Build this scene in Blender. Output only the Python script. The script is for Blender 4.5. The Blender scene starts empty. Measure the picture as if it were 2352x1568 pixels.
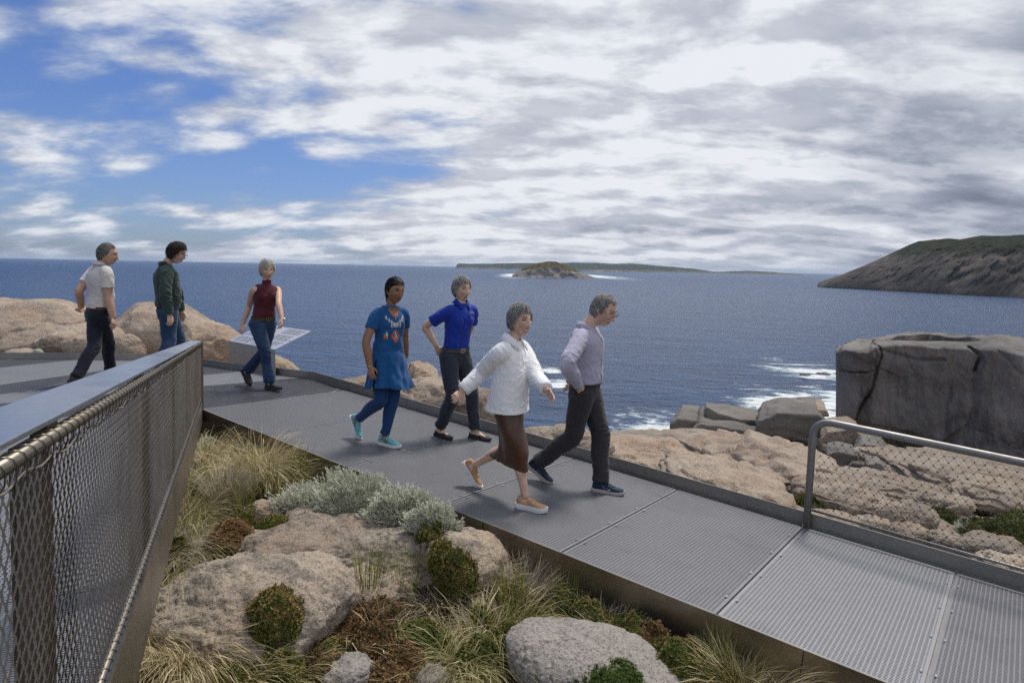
import bpy, bmesh, math, random
import numpy as np
from mathutils import Matrix, Vector
from mathutils.bvhtree import BVHTree
random.seed(7); RNG = np.random.default_rng(7)
SC = bpy.context.scene; COL = SC.collection
# ------------------------------------------------------------------ camera
IW, IH, FOC = 2352.0, 1568.0, 1568.0          # 24 mm lens on a 36 mm wide sensor
CAMZ = 2.0                                     # camera height above the world origin; the sea lies at SEA
SEA = -28.0
ROT = np.array([[0.99981955, 0.01899657, 0.0], [0.00205502, -0.10815898, 0.99413149], [0.01888509, -0.99395209, -0.1081785]])
cam = bpy.data.cameras.new('camera'); cam.lens = 24.0; cam.sensor_width = 36.0; cam.sensor_fit = 'HORIZONTAL'
cam.clip_start = 0.05; cam.clip_end = 300000.0
camo = bpy.data.objects.new('camera', cam); COL.objects.link(camo)
_r, _u, _b = ROT @ np.array([1, 0, 0]), ROT @ np.array([0, -1, 0]), ROT @ np.array([0, 0, -1])
camo.matrix_world = Matrix(((_r[0], _u[0], _b[0], 0), (_r[1], _u[1], _b[1], 0), (_r[2], _u[2], _b[2], CAMZ), (0, 0, 0, 1)))
SC.camera = camo
# ------------------------------------------------------------------ world: sky with broken cloud
SUN_EL, SUN_AZ = 64.0, 35.0                    # degrees; azimuth measured from +Y (view direction) towards +X
world = bpy.data.worlds.new('World'); SC.world = world; world.use_nodes = True
wn, wl = world.node_tree.nodes, world.node_tree.links; wn.clear()
class NT:
    """tiny node helper"""
    def __init__(s, tree): s.t = tree; s.n = tree.nodes; s.l = tree.links
    def new(s, kind, **kw):
        n = s.n.new(kind)
        for k, v in kw.items():
            if k.startswith('i_'):
                key = k[2:]; key = int(key) if key.isdigit() else key
                s.put(n.inputs[key], v)
            else: setattr(n, k, v)
        return n
    def put(s, sock, v):
        if hasattr(v, 'is_linked') or isinstance(v, bpy.types.NodeSocket): s.l.new(v, sock)
        elif isinstance(v, (tuple, list)) and len(v) == 3 and sock.type == 'RGBA': sock.default_value = (*v, 1)
        else: sock.default_value = v
    def math(s, op, a, b=0.0, c=0.0, clamp=False):
        n = s.n.new('ShaderNodeMath'); n.operation = op; n.use_clamp = clamp
        s.put(n.inputs[0], a); s.put(n.inputs[1], b)
        if len(n.inputs) > 2: s.put(n.inputs[2], c)
        return n.outputs[0]
    def mix(s, f, a, b, mode='MIX'):
        n = s.n.new('ShaderNodeMix'); n.data_type = 'RGBA'; n.blend_type = mode
        s.put(n.inputs[0], f); s.put(n.inputs[6], a); s.put(n.inputs[7], b); return n.outputs[2]
    def ramp(s, v, stops):
        n = s.n.new('ShaderNodeValToRGB'); e = n.color_ramp.elements
        while len(e) > 1: e.remove(e[-1])
        for i, (p, c) in enumerate(stops):
            q = e[0] if i == 0 else e.new(p); q.position = p
            q.color = (c, c, c, 1) if isinstance(c, (int, float)) else (*c, 1)
        s.put(n.inputs[0], v); return n.outputs[0]
    def rng(s, v, a, b, c=0.0, d=1.0, smooth=True):
        n = s.n.new('ShaderNodeMapRange'); n.interpolation_type = 'SMOOTHSTEP' if smooth else 'LINEAR'
        s.put(n.inputs[0], v)
        for i, q in enumerate((a, b, c, d)): s.put(n.inputs[i + 1], q)
        return n.outputs[0]
    def noise(s, vec, scale, detail=4.0, rough=0.5, dist=0.0, out=0):
        n = s.n.new('ShaderNodeTexNoise'); s.put(n.inputs['Vector'], vec); s.put(n.inputs['Scale'], scale)
        n.inputs['Detail'].default_value = detail; n.inputs['Roughness'].default_value = rough; n.inputs['Distortion'].default_value = dist
        return n.outputs[out]
    def voro(s, vec, scale, feature='F1', out=0, rnd=1.0):
        n = s.n.new('ShaderNodeTexVoronoi'); n.feature = feature; s.put(n.inputs['Vector'], vec); s.put(n.inputs['Scale'], scale)
        n.inputs['Randomness'].default_value = rnd; return n.outputs[out]
    def mapping(s, vec, scale=(1, 1, 1), rot=(0, 0, 0), loc=(0, 0, 0)):
        n = s.n.new('ShaderNodeMapping'); s.put(n.inputs['Vector'], vec)
        n.inputs['Scale'].default_value = scale; n.inputs['Rotation'].default_value = rot; n.inputs['Location'].default_value = loc
        return n.outputs[0]
W = NT(world.node_tree)
def build_sky():
    sky = W.new('ShaderNodeTexSky', sky_type='NISHITA'); sky.sun_disc = False
    sky.sun_elevation = math.radians(SUN_EL); sky.sun_rotation = math.radians(SUN_AZ)
    sky.air_density = 1.0; sky.dust_density = 0.6; sky.ozone_density = 2.5; sky.altitude = 0
    tc = W.new('ShaderNodeTexCoord').outputs['Generated']
    sep = W.new('ShaderNodeSeparateXYZ', i_0=tc); dx, dy, dz = sep.outputs
    zz = W.math('ADD', W.math('MAXIMUM', dz, 0.0), 0.27)
    ux, uy = W.math('DIVIDE', dx, zz), W.math('DIVIDE', dy, zz)
    uv = W.new('ShaderNodeCombineXYZ', i_0=ux, i_1=uy, i_2=0.0).outputs[0]
    # the cloud deck as a layer overhead: long soft rolls plus puffs
    warp = W.noise(W.mapping(uv, (1, 1, 1), loc=(2, 5, 1)), 1.1, 1.0, 0.55, out=1)
    wuv = W.new('ShaderNodeVectorMath', operation='ADD', i_0=uv, i_1=W.new('ShaderNodeVectorMath', operation='SCALE', i_0=warp, i_3=0.55).outputs[0]).outputs[0]
    def layer(loc): return W.noise(W.mapping(uv, (0.85, 1.35, 1), (0, 0, 0.30), loc), 1.75, 7.0, 0.56, 0.10)
    big = W.noise(W.mapping(uv, (0.30, 0.42, 1), (0, 0, 0.5), (3.1, 1.7, 0)), 1.0, 3.0, 0.5, 0.3)
    mid, mid2 = layer((1.3, 8.2, 0)), layer((1.335, 8.29, 0))
    cell = W.voro(W.mapping(wuv, (1.5, 2.3, 1), (0, 0, 0.3)), 2.2, 'F1')
    puff = W.noise(W.mapping(wuv, (2.2, 3.2, 1), (0, 0, 0.3), (4.0, 0.4, 2)), 2.4, 4.0, 0.62, 0.1)
    # cover grows from the open blue in one part of the sky to a closed deck in the other
    side = W.rng(W.math('ADD', dx, W.math('MULTIPLY', dz, 0.35)), -0.58, 0.36)
    f = W.math('ADD', W.math('MULTIPLY', mid, 0.85), W.math('MULTIPLY', big, 0.40))
    f = W.math('ADD', f, W.math('MULTIPLY', puff, 0.22))
    f = W.math('SUBTRACT', f, W.math('MULTIPLY', W.rng(cell, 0.0, 0.75), 0.15))
    cov = W.math('ADD', f, W.math('MULTIPLY', side, 0.34))
    low = W.rng(dz, 0.0, 0.13, 0.06, 0.0)            # layers seen edge-on close up towards the horizon
    cov = W.math('ADD', cov, low)
    alpha = W.rng(cov, 0.58, 0.80)
    thick = W.rng(cov, 0.80, 1.14)
    # grey bases where the deck is thick, bright crests towards the light
    g2 = W.noise(W.mapping(uv, (0.40, 1.0, 1), (0, 0, 0.25), (7.7, 2.2, 0)), 0.9, 4.0, 0.55, 0.2)
    rightdark = W.math('MULTIPLY', W.rng(dx, 0.26, 0.58), W.rng(dz, 0.46, 0.16))
    gd = W.math('ADD', W.rng(g2, 0.44, 0.74, 0.0, 0.75), W.math('MULTIPLY', rightdark, 0.48))
    shade = W.math('MULTIPLY', thick, gd)
    relief = W.rng(W.math('SUBTRACT', mid2, mid), -0.06, 0.06, -0.20, 0.20, False)
    shade = W.math('ADD', shade, W.math('ADD', relief, W.rng(puff, 0.3, 0.7, 0.19, 0.05)), clamp=True)
    ccol = W.ramp(shade, [(0.0, (8.3, 8.55, 9.0)), (0.25, (5.9, 6.2, 6.95)), (0.55, (3.4, 3.75, 4.6)), (1.0, (1.45, 1.68, 2.25))])
    thin = W.rng(cov, 0.58, 0.84)
    ccol = W.mix(thin, (3.2, 4.0, 5.6), ccol)
    skyc = W.mix(1.0, sky.outputs[0], (0.54, 0.66, 1.0), 'MULTIPLY')
    col = W.mix(alpha, skyc, ccol)
    bg = W.new('ShaderNodeBackground', i_0=col, i_1=0.1)
    out = W.new('ShaderNodeOutputWorld', i_0=bg.outputs[0])
build_sky()
sun = bpy.data.lights.new('sun', 'SUN'); sun.energy = 3.0; sun.angle = math.radians(12.0); sun.color = (1.0, 0.95, 0.87)
suno = bpy.data.objects.new('sun', sun); COL.objects.link(suno)
_el, _az = math.radians(SUN_EL), math.radians(SUN_AZ)
_sd = Vector((math.sin(_az) * math.cos(_el), math.cos(_az) * math.cos(_el), math.sin(_el)))
suno.rotation_euler = (-_sd).to_track_quat('-Z', 'Y').to_euler()
SC.view_settings.view_transform = 'Standard'; SC.view_settings.look = 'None'
SC.view_settings.exposure = 0.0; SC.view_settings.gamma = 1.0; SC.view_settings.use_curve_mapping = False
SC.render.engine = 'CYCLES'
SC.cycles.max_bounces = 6; SC.cycles.transparent_max_bounces = 8; SC.cycles.volume_bounces = 0
SC.cycles.use_denoising = False; SC.cycles.sample_clamp_indirect = 2.0; SC.cycles.sample_clamp_direct = 8.0
# ------------------------------------------------------------------ picture -> place
def ray(px, py):
    return ROT @ np.array([px - IW / 2, py - IH / 2, FOC])
def at(px, py, y):
    d = ray(px, py); return d * (y / d[1]) + np.array([0, 0, CAMZ])
def atz(px, py, z):
    d = ray(px, py); return d * ((z - CAMZ) / d[2]) + np.array([0, 0, CAMZ])
NRM = np.array([0.07314701, -0.02042261, 0.99711205])       # the ramp's plane
def atr(px, py, lift=0.0):
    d = ray(px, py); return d * ((-2.0 + lift) / (NRM @ d)) + np.array([0, 0, CAMZ])
# ------------------------------------------------------------------ numpy noise
_perm = np.random.default_rng(3).permutation(256); _perm = np.concatenate([_perm, _perm, _perm])
_grad = np.random.default_rng(4).normal(size=(256, 3)); _grad /= np.linalg.norm(_grad, axis=1)[:, None]
def pnoise(p):
    p = np.asarray(p, float); i = np.floor(p).astype(int); f = p - i; u = f * f * f * (f * (f * 6 - 15) + 10)
    i &= 255; r = 0
    for a in (0, 1):
        for b in (0, 1):
            for c in (0, 1):
                h = _perm[_perm[_perm[(i[:, 0] + a) & 255] + ((i[:, 1] + b) & 255)] + ((i[:, 2] + c) & 255)]
                g = _grad[h & 255]; d = f - np.array([a, b, c])
                w = (u[:, 0] if a else 1 - u[:, 0]) * (u[:, 1] if b else 1 - u[:, 1]) * (u[:, 2] if c else 1 - u[:, 2])
                r = r + w * np.einsum('ij,ij->i', g, d)
    return r
def fbm(p, octaves=4, gain=0.5, lac=2.03):
    p = np.asarray(p, float); s = 0; a = 1.0
    for k in range(octaves): s = s + a * pnoise(p * lac ** k + 17.3 * k); a *= gain
    return s
def ridged(p, octaves=4, gain=0.5):
    p = np.asarray(p, float); s = 0; a = 1.0
    for k in range(octaves): s = s + a * (1 - 2 * np.abs(pnoise(p * 2.07 ** k + 9.1 * k))); a *= gain
    return s
def sstep(a, b, x):
    t = np.clip((x - a) / (b - a), 0, 1); return t * t * (3 - 2 * t)
def unit(v):
    v = np.asarray(v, float); return v / (np.linalg.norm(v) + 1e-12)
# ------------------------------------------------------------------ object helpers
def tag(o, label=None, cat=None, group=None, kind=None):
    if label: o['label'] = label
    if cat:
        o['category'] = cat
        if not kind: kind = 'thing'
    if group: o['group'] = group
    if kind: o['kind'] = kind
    return o
def empty(name, loc=(0, 0, 0), label=None, cat=None, group=None):
    o = bpy.data.objects.new(name, None); COL.objects.link(o); o.location = loc; o.empty_display_size = 0.2
    return tag(o, label, cat, group)
def link(name, me, parent=None):
    o = bpy.data.objects.new(name, me); COL.objects.link(o)
    if parent is not None:
        o.parent = parent; o.matrix_parent_inverse = Matrix.Translation(-Vector(parent.location)) if parent.type == 'EMPTY' else Matrix.Identity(4)
    return o
class MB:
    """collects shapes; build() makes ONE mesh object (all in world space)"""
    def __init__(s): s.v = []; s.f = []; s.n = 0
    def add(s, v, f):
        v = np.asarray(v, float).reshape(-1, 3); s.v.append(v); s.f.extend([tuple(int(i) + s.n for i in q) for q in f]); s.n += len(v); return s
    def box(s, c, ax, ay, az):
        c, ax, ay, az = (np.asarray(q, float) for q in (c, ax, ay, az))
        v = [c + i * ax + j * ay + k * az for i in (-1, 1) for j in (-1, 1) for k in (-1, 1)]
        f = [(0, 1, 3, 2), (4, 6, 7, 5), (0, 4, 5, 1), (2, 3, 7, 6), (0, 2, 6, 4), (1, 5, 7, 3)]
        if np.dot(np.cross(ax, ay), az) < 0: f = [q[::-1] for q in f]
        return s.add(v, f)
    def prism(s, poly, d):
        """closed polygon (n,3) extruded by vector d"""
        p = np.asarray(poly, float); n = len(p); v = np.vstack([p, p + np.asarray(d, float)])
        f = [tuple(range(n))[::-1], tuple(range(n, 2 * n))] + [(i, (i + 1) % n, n + (i + 1) % n, n + i) for i in range(n)]
        return s.add(v, f)
    def tube(s, pts, r, n=8, cap=True, up=None, flat=1.0, closed=False):
        pts = np.asarray(pts, float); m = len(pts); r = np.broadcast_to(np.asarray(r, float), (m,))
        t = np.gradient(pts, axis=0) if not closed else np.roll(pts, -1, 0) - np.roll(pts, 1, 0)
        t /= np.linalg.norm(t, axis=1)[:, None] + 1e-12
        a = np.asarray(up if up is not None else ((0, 0, 1) if abs(t[0][2]) < 0.9 else (1, 0, 0)), float)
        V = []
        for i in range(m):
            x = a - t[i] * np.dot(a, t[i]); x = unit(x); y = np.cross(t[i], x); a = x if up is None else a
            for k in range(n):
                q = 2 * math.pi * k / n; V.append(pts[i] + r[i] * (math.cos(q) * x * flat + math.sin(q) * y))
        F = []
        for i in range(m if closed else m - 1):
            j = (i + 1) % m
            for k in range(n): F.append((i * n + k, i * n + (k + 1) % n, j * n + (k + 1) % n, j * n + k))
        if cap and not closed: F += [tuple(range(n))[::-1], tuple(range((m - 1) * n, m * n))]
        return s.add(V, F)
    def mesh(s, name):
        me = bpy.data.meshes.new(name); v = np.vstack(s.v) if s.v else np.zeros((0, 3))
        me.from_pydata(v.tolist(), [], s.f); me.update(); return me
    def build(s, name, mat, parent=None, smooth=False, bevel=0.0):
        me = s.mesh(name)
        if bevel:
            b = bmesh.new(); b.from_mesh(me); bmesh.ops.bevel(b, geom=b.edges[:], offset=bevel, segments=2, affect='EDGES', profile=0.5, clamp_overlap=True); b.to_mesh(me); b.free()
        if mat is not None: me.materials.append(mat)
        if smooth: shade(me)
        return link(name, me, parent)
def shade(me, ang=None):
    me.polygons.foreach_set('use_smooth', np.ones(len(me.polygons), bool))
    if ang is not None:
        try: me.set_sharp_from_angle(angle=math.radians(ang))
        except Exception: pass
def arr_mesh(name, v, f, mat, parent=None, smooth=True):
    """fast path: v (n,3), f (m,k) arrays"""
    v = np.asarray(v, np.float32); f = np.asarray(f, np.int32); me = bpy.data.meshes.new(name)
    me.vertices.add(len(v)); me.vertices.foreach_set('co', v.ravel())
    k = f.shape[1]; me.loops.add(f.size); me.loops.foreach_set('vertex_index', f.ravel())
    me.polygons.add(len(f)); me.polygons.foreach_set('loop_start', np.arange(0, f.size, k, dtype=np.int32))
    try: me.polygons.foreach_set('loop_total', np.full(len(f), k, np.int32))
    except Exception: pass
    if smooth: me.polygons.foreach_set('use_smooth', np.ones(len(f), bool))
    me.update(calc_edges=True); me.validate()
    if mat is not None: me.materials.append(mat)
    return link(name, me, parent)
def add_attr(me, name, data):
    a = me.attributes.new(name, 'FLOAT', 'POINT'); a.data.foreach_set('value', np.asarray(data, np.float32)); return a
# ------------------------------------------------------------------ materials
MATS = {}
def material(name, fn):
    if name in MATS: return MATS[name]
    m = bpy.data.materials.new(name); m.use_nodes = True; T = NT(m.node_tree); T.n.clear()
    b = T.new('ShaderNodeBsdfPrincipled'); o = T.new('ShaderNodeOutputMaterial', i_0=b.outputs[0]); fn(T, b); MATS[name] = m; return m
def bump(T, b, h, strength=0.4, dist=0.01, normal=None):
    n = T.new('ShaderNodeBump', i_Height=h); n.inputs['Strength'].default_value = strength; n.inputs['Distance'].default_value = dist
    if normal is not None: T.put(n.inputs['Normal'], normal)
    T.put(b.inputs['Normal'], n.outputs[0]); return n.outputs[0]
def obj_co(T): return T.new('ShaderNodeTexCoord').outputs['Object']
def pos(T): return T.new('ShaderNodeNewGeometry').outputs['Position']
def mat_plain(name, col, rough=0.6, metal=0.0, var=0.12, scale=6.0, spec=0.5, bmp=0.0, bscale=120.0):
    def fn(T, b):
        p = pos(T); n = T.noise(p, scale, 5, 0.6)
        c = T.mix(T.rng(n, 0.3, 0.7), tuple(q * (1 - var) for q in col), tuple(min(1, q * (1 + var)) for q in col))
        T.put(b.inputs['Base Color'], c); b.inputs['Metallic'].default_value = metal; b.inputs['Specular IOR Level'].default_value = spec
        T.put(b.inputs['Roughness'], T.rng(T.noise(p, scale * 3, 4, 0.6), 0.2, 0.8, rough * 0.85, min(1, rough * 1.15)))
        if bmp: bump(T, b, T.noise(p, bscale, 3, 0.5), bmp, 0.002)
    return material(name, fn)
def mat_granite(name, warm=(0.36, 0.285, 0.215), pale=(0.43, 0.375, 0.31), grey=(0.20, 0.185, 0.17), dark=(0.045, 0.043, 0.042), lichen=0.5, rust=0.35, scale=1.0, streak=False, crystal=1.0, patch=0.0):
    def fn(T, b):
        p = pos(T); ps = T.mapping(p, (scale,) * 3)
        big = T.noise(ps, 0.9, 4, 0.55, 0.6); mid = T.noise(ps, 3.1, 6, 0.62, 0.4); fine = T.noise(ps, 22, 5, 0.7)
        c = T.mix(T.rng(big, 0.36, 0.62), warm, pale)
        c = T.mix(T.math('MULTIPLY', T.rng(T.noise(ps, 1.7, 5, 0.6, 1.0), 0.55, 0.72), rust), c, (0.36, 0.19, 0.10))
        c = T.mix(T.math('MULTIPLY', T.rng(mid, 0.52, 0.70), 0.7), c, grey)
        lic = T.math('MULTIPLY', T.rng(T.math('ADD', T.math('MULTIPLY', T.noise(ps, 2.3, 7, 0.72, 0.8), 0.7), T.math('MULTIPLY', fine, 0.4)), 0.60, 0.70), lichen)
        c = T.mix(lic, c, dark)
        if streak:
            st = T.noise(T.mapping(p, (1.3, 1.3, 0.12)), 1.6, 6, 0.65, 0.3)
            c = T.mix(T.math('MULTIPLY', T.rng(st, 0.45, 0.68), 0.65), c, dark)
        if patch: c = T.mix(T.math('MULTIPLY', T.rng(T.noise(T.mapping(p, (1, 1, 1.6)), 1.5, 6, 0.68, 1.4), 0.50, 0.62), patch), c, (0.085, 0.082, 0.08))
        # crystals
        sp = T.voro(p, 95 * min(1.0, scale), 'F1', 1); spv = T.new('ShaderNodeSeparateColor', i_0=sp).outputs[0]
        c = T.mix(T.math('MULTIPLY', T.rng(spv, 0.72, 0.95, smooth=False), 0.45 * crystal), c, (0.55, 0.50, 0.45))
        c = T.mix(T.math('MULTIPLY', T.rng(spv, 0.25, 0.05, smooth=False), 0.55 * crystal), c, (0.06, 0.055, 0.05))
        rv = T.new('ShaderNodeObjectInfo').outputs['Random']; c = T.mix(1.0, c, T.ramp(rv, [(0.0, (0.80, 0.79, 0.79)), (0.5, (1.0, 0.97, 0.95)), (1.0, (1.08, 1.02, 0.96))]), 'MULTIPLY')
        T.put(b.inputs['Base Color'], c); b.inputs['Roughness'].default_value = 0.88; b.inputs['Specular IOR Level'].default_value = 0.25
        h = T.math('ADD', T.math('MULTIPLY', T.noise(ps, 9, 8, 0.7), 0.06), T.math('MULTIPLY', T.noise(p, 60, 4, 0.7), 0.010))
        h = T.math('ADD', h, T.math('MULTIPLY', spv, 0.0025))
        bump(T, b, h, 0.9, 1.0)
    return material(name, fn)
# ------------------------------------------------------------------ sea
def mat_sea():
    def fn(T, b):
        p = pos(T)
        pm = T.mapping(p, (1, 1, 0), (0, 0, 0.22))
        sw = T.noise(T.mapping(pm, (0.020, 0.055, 1)), 1.0, 3, 0.5, 0.3)
        w1 = T.noise(T.mapping(pm, (0.15, 0.26, 1)), 1.0, 6, 0.60, 0.4)
        w2 = T.noise(T.mapping(pm, (0.85, 1.35, 1)), 1.0, 4, 0.60, 0.3)
        dist = T.new('ShaderNodeVectorMath', operation='LENGTH', i_0=p).outputs['Value']
        # white water where the swell breaks on the rocks
        foam = None; ragged = T.math('MULTIPLY', T.math('SUBTRACT', T.noise(T.mapping(pm, (0.05, 0.09, 1)), 1.0, 6, 0.65, 0.6), 0.5), 4.2)
        for (cx, cy, rx, ry, a) in FOAM:
            q = T.mapping(T.new('ShaderNodeVectorMath', operation='SUBTRACT', i_0=p, i_1=(cx, cy, 0)).outputs[0], (1, 1, 0), (0, 0, -a))
            q = T.new('ShaderNodeVectorMath', operation='DIVIDE', i_0=q, i_1=(rx, ry, 1)).outputs[0]
            l = T.new('ShaderNodeVectorMath', operation='LENGTH', i_0=q).outputs['Value']
            m = T.rng(T.math('ADD', l, ragged), 0.25, 1.15, 1.0, 0.0)
            foam = m if foam is None else T.math('MAXIMUM', foam, m)
        lace = T.noise(T.mapping(pm, (0.22, 0.40, 1)), 1.0, 9, 0.68, 1.2)
        lace2 = T.math('ABSOLUTE', T.math('SUBTRACT', T.noise(T.mapping(pm, (0.35, 0.6, 1)), 1.0, 6, 0.65, 0.8), 0.5))
        fm = T.rng(T.math('ADD', T.math('MULTIPLY', lace, 1.0), T.math('MULTIPLY', foam, 0.50)), 0.70, 0.92)
        fm = T.math('MULTIPLY', fm, T.rng(foam, 0.02, 0.25))
        fm = T.math('MAXIMUM', fm, T.math('MULTIPLY', T.math('MULTIPLY', T.rng(lace2, 0.05, 0.0), T.rng(foam, 0.0, 0.4)), 0.7))
        caps = T.math('MULTIPLY', T.rng(T.noise(T.mapping(pm, (0.16, 0.42, 1), loc=(5, 3, 0)), 1.0, 4, 0.6, 0.6), 0.735, 0.80), T.rng(dist, 60, 420, 0.75, 0.0))
        fm = T.math('MAXIMUM', fm, caps)
        base = T.mix(T.rng(sw, 0.35, 0.65), (0.005, 0.038, 0.118), (0.010, 0.054, 0.152))
        base = T.mix(T.rng(foam, 0.1, 0.9), base, (0.05, 0.20, 0.24))
        T.put(b.inputs['Base Color'], T.mix(fm, base, (0.80, 0.84, 0.86)))
        far_ = T.rng(dist, 80, 2500, 0.27, 0.38); T.put(b.inputs['Roughness'], T.mix(fm, far_, (0.8, 0.8, 0.8))); b.inputs['IOR'].default_value = 1.33; b.inputs['Specular IOR Level'].default_value = 0.42
        h = T.math('ADD', T.math('MULTIPLY', w1, 3.6), T.math('ADD', T.math('MULTIPLY', w2, 0.75), T.math('MULTIPLY', sw, 5.0)))
        bump(T, b, h, 1.0, 1.0)
    return material('sea_water', fn)
def haze():
    def fn(T, b):
        v = T.new('ShaderNodeVolumePrincipled'); v.inputs['Color'].default_value = (0.66, 0.80, 1.0, 1); v.inputs['Density'].default_value = 2.8e-5; v.inputs['Anisotropy'].default_value = 0.2
        for n in list(T.n):
            if n.type == 'OUTPUT_MATERIAL':
                for l in list(n.inputs[0].links): T.l.remove(l)
                T.l.new(v.outputs[0], n.inputs['Volume'])
        T.n.remove(b)
    m = MB(); m.box((0, 0, (SEA - 8 + 150) / 2), (45000, 0, 0), (0, 45000, 0), (0, 0, (150 - SEA + 8) / 2)); o = m.build('haze', material('haze_air', fn)); tag(o, kind='stuff')
haze()
def s_at(px, py): return atz(px, py, SEA)
def foam_px(x0, x1, y0, y1):
    a, b, c, d = s_at(x0, (y0 + y1) / 2), s_at(x1, (y0 + y1) / 2), s_at((x0 + x1) / 2, y0), s_at((x0 + x1) / 2, y1)
    m = (c + d) / 2
    return (float(m[0]), float(m[1]), float(np.linalg.norm(b - a) / 2), float(np.linalg.norm(c - d) / 2), 0.0)
FOAM = [foam_px(1410, 1650, 945, 1045), foam_px(1670, 1980, 900, 978), foam_px(1790, 1960, 835, 880), foam_px(1230, 1300, 842, 862), foam_px(1240, 1330, 870, 900),
        foam_px(1160, 1195, 628, 638), foam_px(1330, 1385, 630, 640), foam_px(1500, 1690, 1000, 1060), foam_px(1880, 2010, 890, 960)]
def sea():
    rings = np.concatenate([np.linspace(2, 40, 8), np.geomspace(50, 40000, 66)]); na = 180
    v = [(0, 0, SEA)]; f = []
    for r in rings:
        for k in range(na): q = 2 * math.pi * k / na; v.append((r * math.cos(q), r * math.sin(q), SEA))
    for k in range(na): f.append((0, 1 + k, 1 + (k + 1) % na))
    for i in range(len(rings) - 1):
        for k in range(na): f.append((1 + i * na + k, 1 + (i + 1) * na + k, 1 + (i + 1) * na + (k + 1) % na, 1 + i * na + (k + 1) % na))
    m = MB(); m.add(v, f); o = m.build('sea', mat_sea()); tag(o, 'dark blue sea running out to the horizon', kind='structure')
sea()
# ------------------------------------------------------------------ far coast, island, headland
def mat_land(name, rock, rock2, green, zlo, zhi, sc):
    def fn(T, b):
        p = pos(T); z = T.new('ShaderNodeSeparateXYZ', i_0=p).outputs[2]
        nz = T.new('ShaderNodeSeparateXYZ', i_0=T.new('ShaderNodeNewGeometry').outputs['Normal']).outputs[2]
        n = T.noise(p, sc, 8, 0.65, 0.5); n2 = T.noise(T.mapping(p, (1, 1, 0.4)), sc * 3.3, 6, 0.65)
        c = T.mix(T.rng(n, 0.38, 0.62), rock, rock2)
        c = T.mix(T.math('MULTIPLY', T.rng(n2, 0.5, 0.68), 0.6), c, tuple(q * 0.4 for q in rock))
        g = T.math('ADD', T.rng(z, zlo, zhi), T.math('SUBTRACT', T.math('MULTIPLY', n2, 1.3), 0.65))
        g = T.math('ADD', g, T.rng(nz, 0.45, 0.85, -0.45, 0.35))
        c = T.mix(T.rng(g, 0.38, 0.72), c, T.mix(T.rng(n2, 0.4, 0.6), green, tuple(q * 0.55 for q in green)))
        T.put(b.inputs['Base Color'], c); b.inputs['Roughness'].default_value = 0.95; b.inputs['Specular IOR Level'].default_value = 0.1
        bump(T, b, T.noise(p, sc * 4, 8, 0.7), 1.0, 3.0 / (sc * 40))
    return material(name, fn)
def island():
    prof = np.array([(1176, 633), (1184, 628), (1200, 618), (1222, 610), (1240, 604), (1262, 601), (1280, 602), (1300, 609), (1322, 620), (1345, 629), (1362, 635), (1372, 638)], float)
    base = s_at(1270, 638.0); Y = base[1]; nx, ny = 150, 110
    X = np.array([at(q, 615, Y)[0] for q in prof[:, 0]]); Z = np.array([at(q, r, Y)[2] for q, r in prof])
    xs = np.linspace(X[0] - 12, X[-1] + 12, nx); top = np.interp(xs, X, Z, left=SEA - 4, right=SEA - 4)
    half = 90.0; ys = np.linspace(-1, 1, ny)
    x, y = np.meshgrid(xs, ys, indexing='ij'); t = np.repeat(top[:, None], ny, 1)
    cliff = sstep(-1.0, -0.72, y) * 0.62 + 0.38 * sstep(-0.75, -0.05, y); back = 1 - sstep(0.1, 1.0, y)
    n = ridged(np.stack([x.ravel() / 34, y.ravel() * half / 34, 0 * x.ravel()], 1), 5).reshape(x.shape)
    z = SEA - 3 + (t - SEA + 3) * cliff * back + n * 2.2 * np.clip((t - SEA) / 20, 0, 1) * (1 - sstep(-0.3, 0.1, y) * 0.7)
    yy = Y + 60 + y * half + fbm(np.stack([x.ravel() / 22, z.ravel() / 18, 0 * x.ravel() + 3], 1), 4).reshape(x.shape) * 12
    v = np.stack([x, yy, z], -1).reshape(-1, 3); f = grid_faces(nx, ny)
    o = arr_mesh('island', v, f, mat_land('island_land', (0.15, 0.14, 0.135), (0.27, 0.25, 0.225), (0.10, 0.085, 0.040), SEA + 10, SEA + 42, 0.02))
    tag(o, 'low domed rocky island with dry grass on top', 'island', kind='structure')
    # islet farther out
    p0 = s_at(1393, 624.5); m = MB(); xs = np.linspace(-1, 1, 24); v = []
    sc = (s_at(1420, 624.5)[0] - s_at(1372, 624.5)[0]) / 2
    ys = np.linspace(-1, 1, 10); X, Yg = np.meshgrid(xs, ys, indexing='ij'); R2 = X ** 2 + Yg ** 2
    zz = SEA - 2 + np.clip(1 - R2, 0, 1) ** 0.6 * (26 + 10 * X) + fbm(np.stack([X.ravel() * 3, Yg.ravel() * 3, 0 * X.ravel()], 1), 3).reshape(X.shape) * 6
    o = arr_mesh('islet', np.stack([p0[0] + X * sc, p0[1] + Yg * 60, zz], -1).reshape(-1, 3), grid_faces(24, 10), MATS['island_land'])
    tag(o, 'tiny flat islet beyond the domed island', 'island', kind='structure')
def grid_faces(nx, ny):
    i = np.arange(nx - 1)[:, None] * ny + np.arange(ny - 1)[None, :]
    return np.stack([i, i + ny, i + ny + 1, i + 1], -1).reshape(-1, 4)
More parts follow.
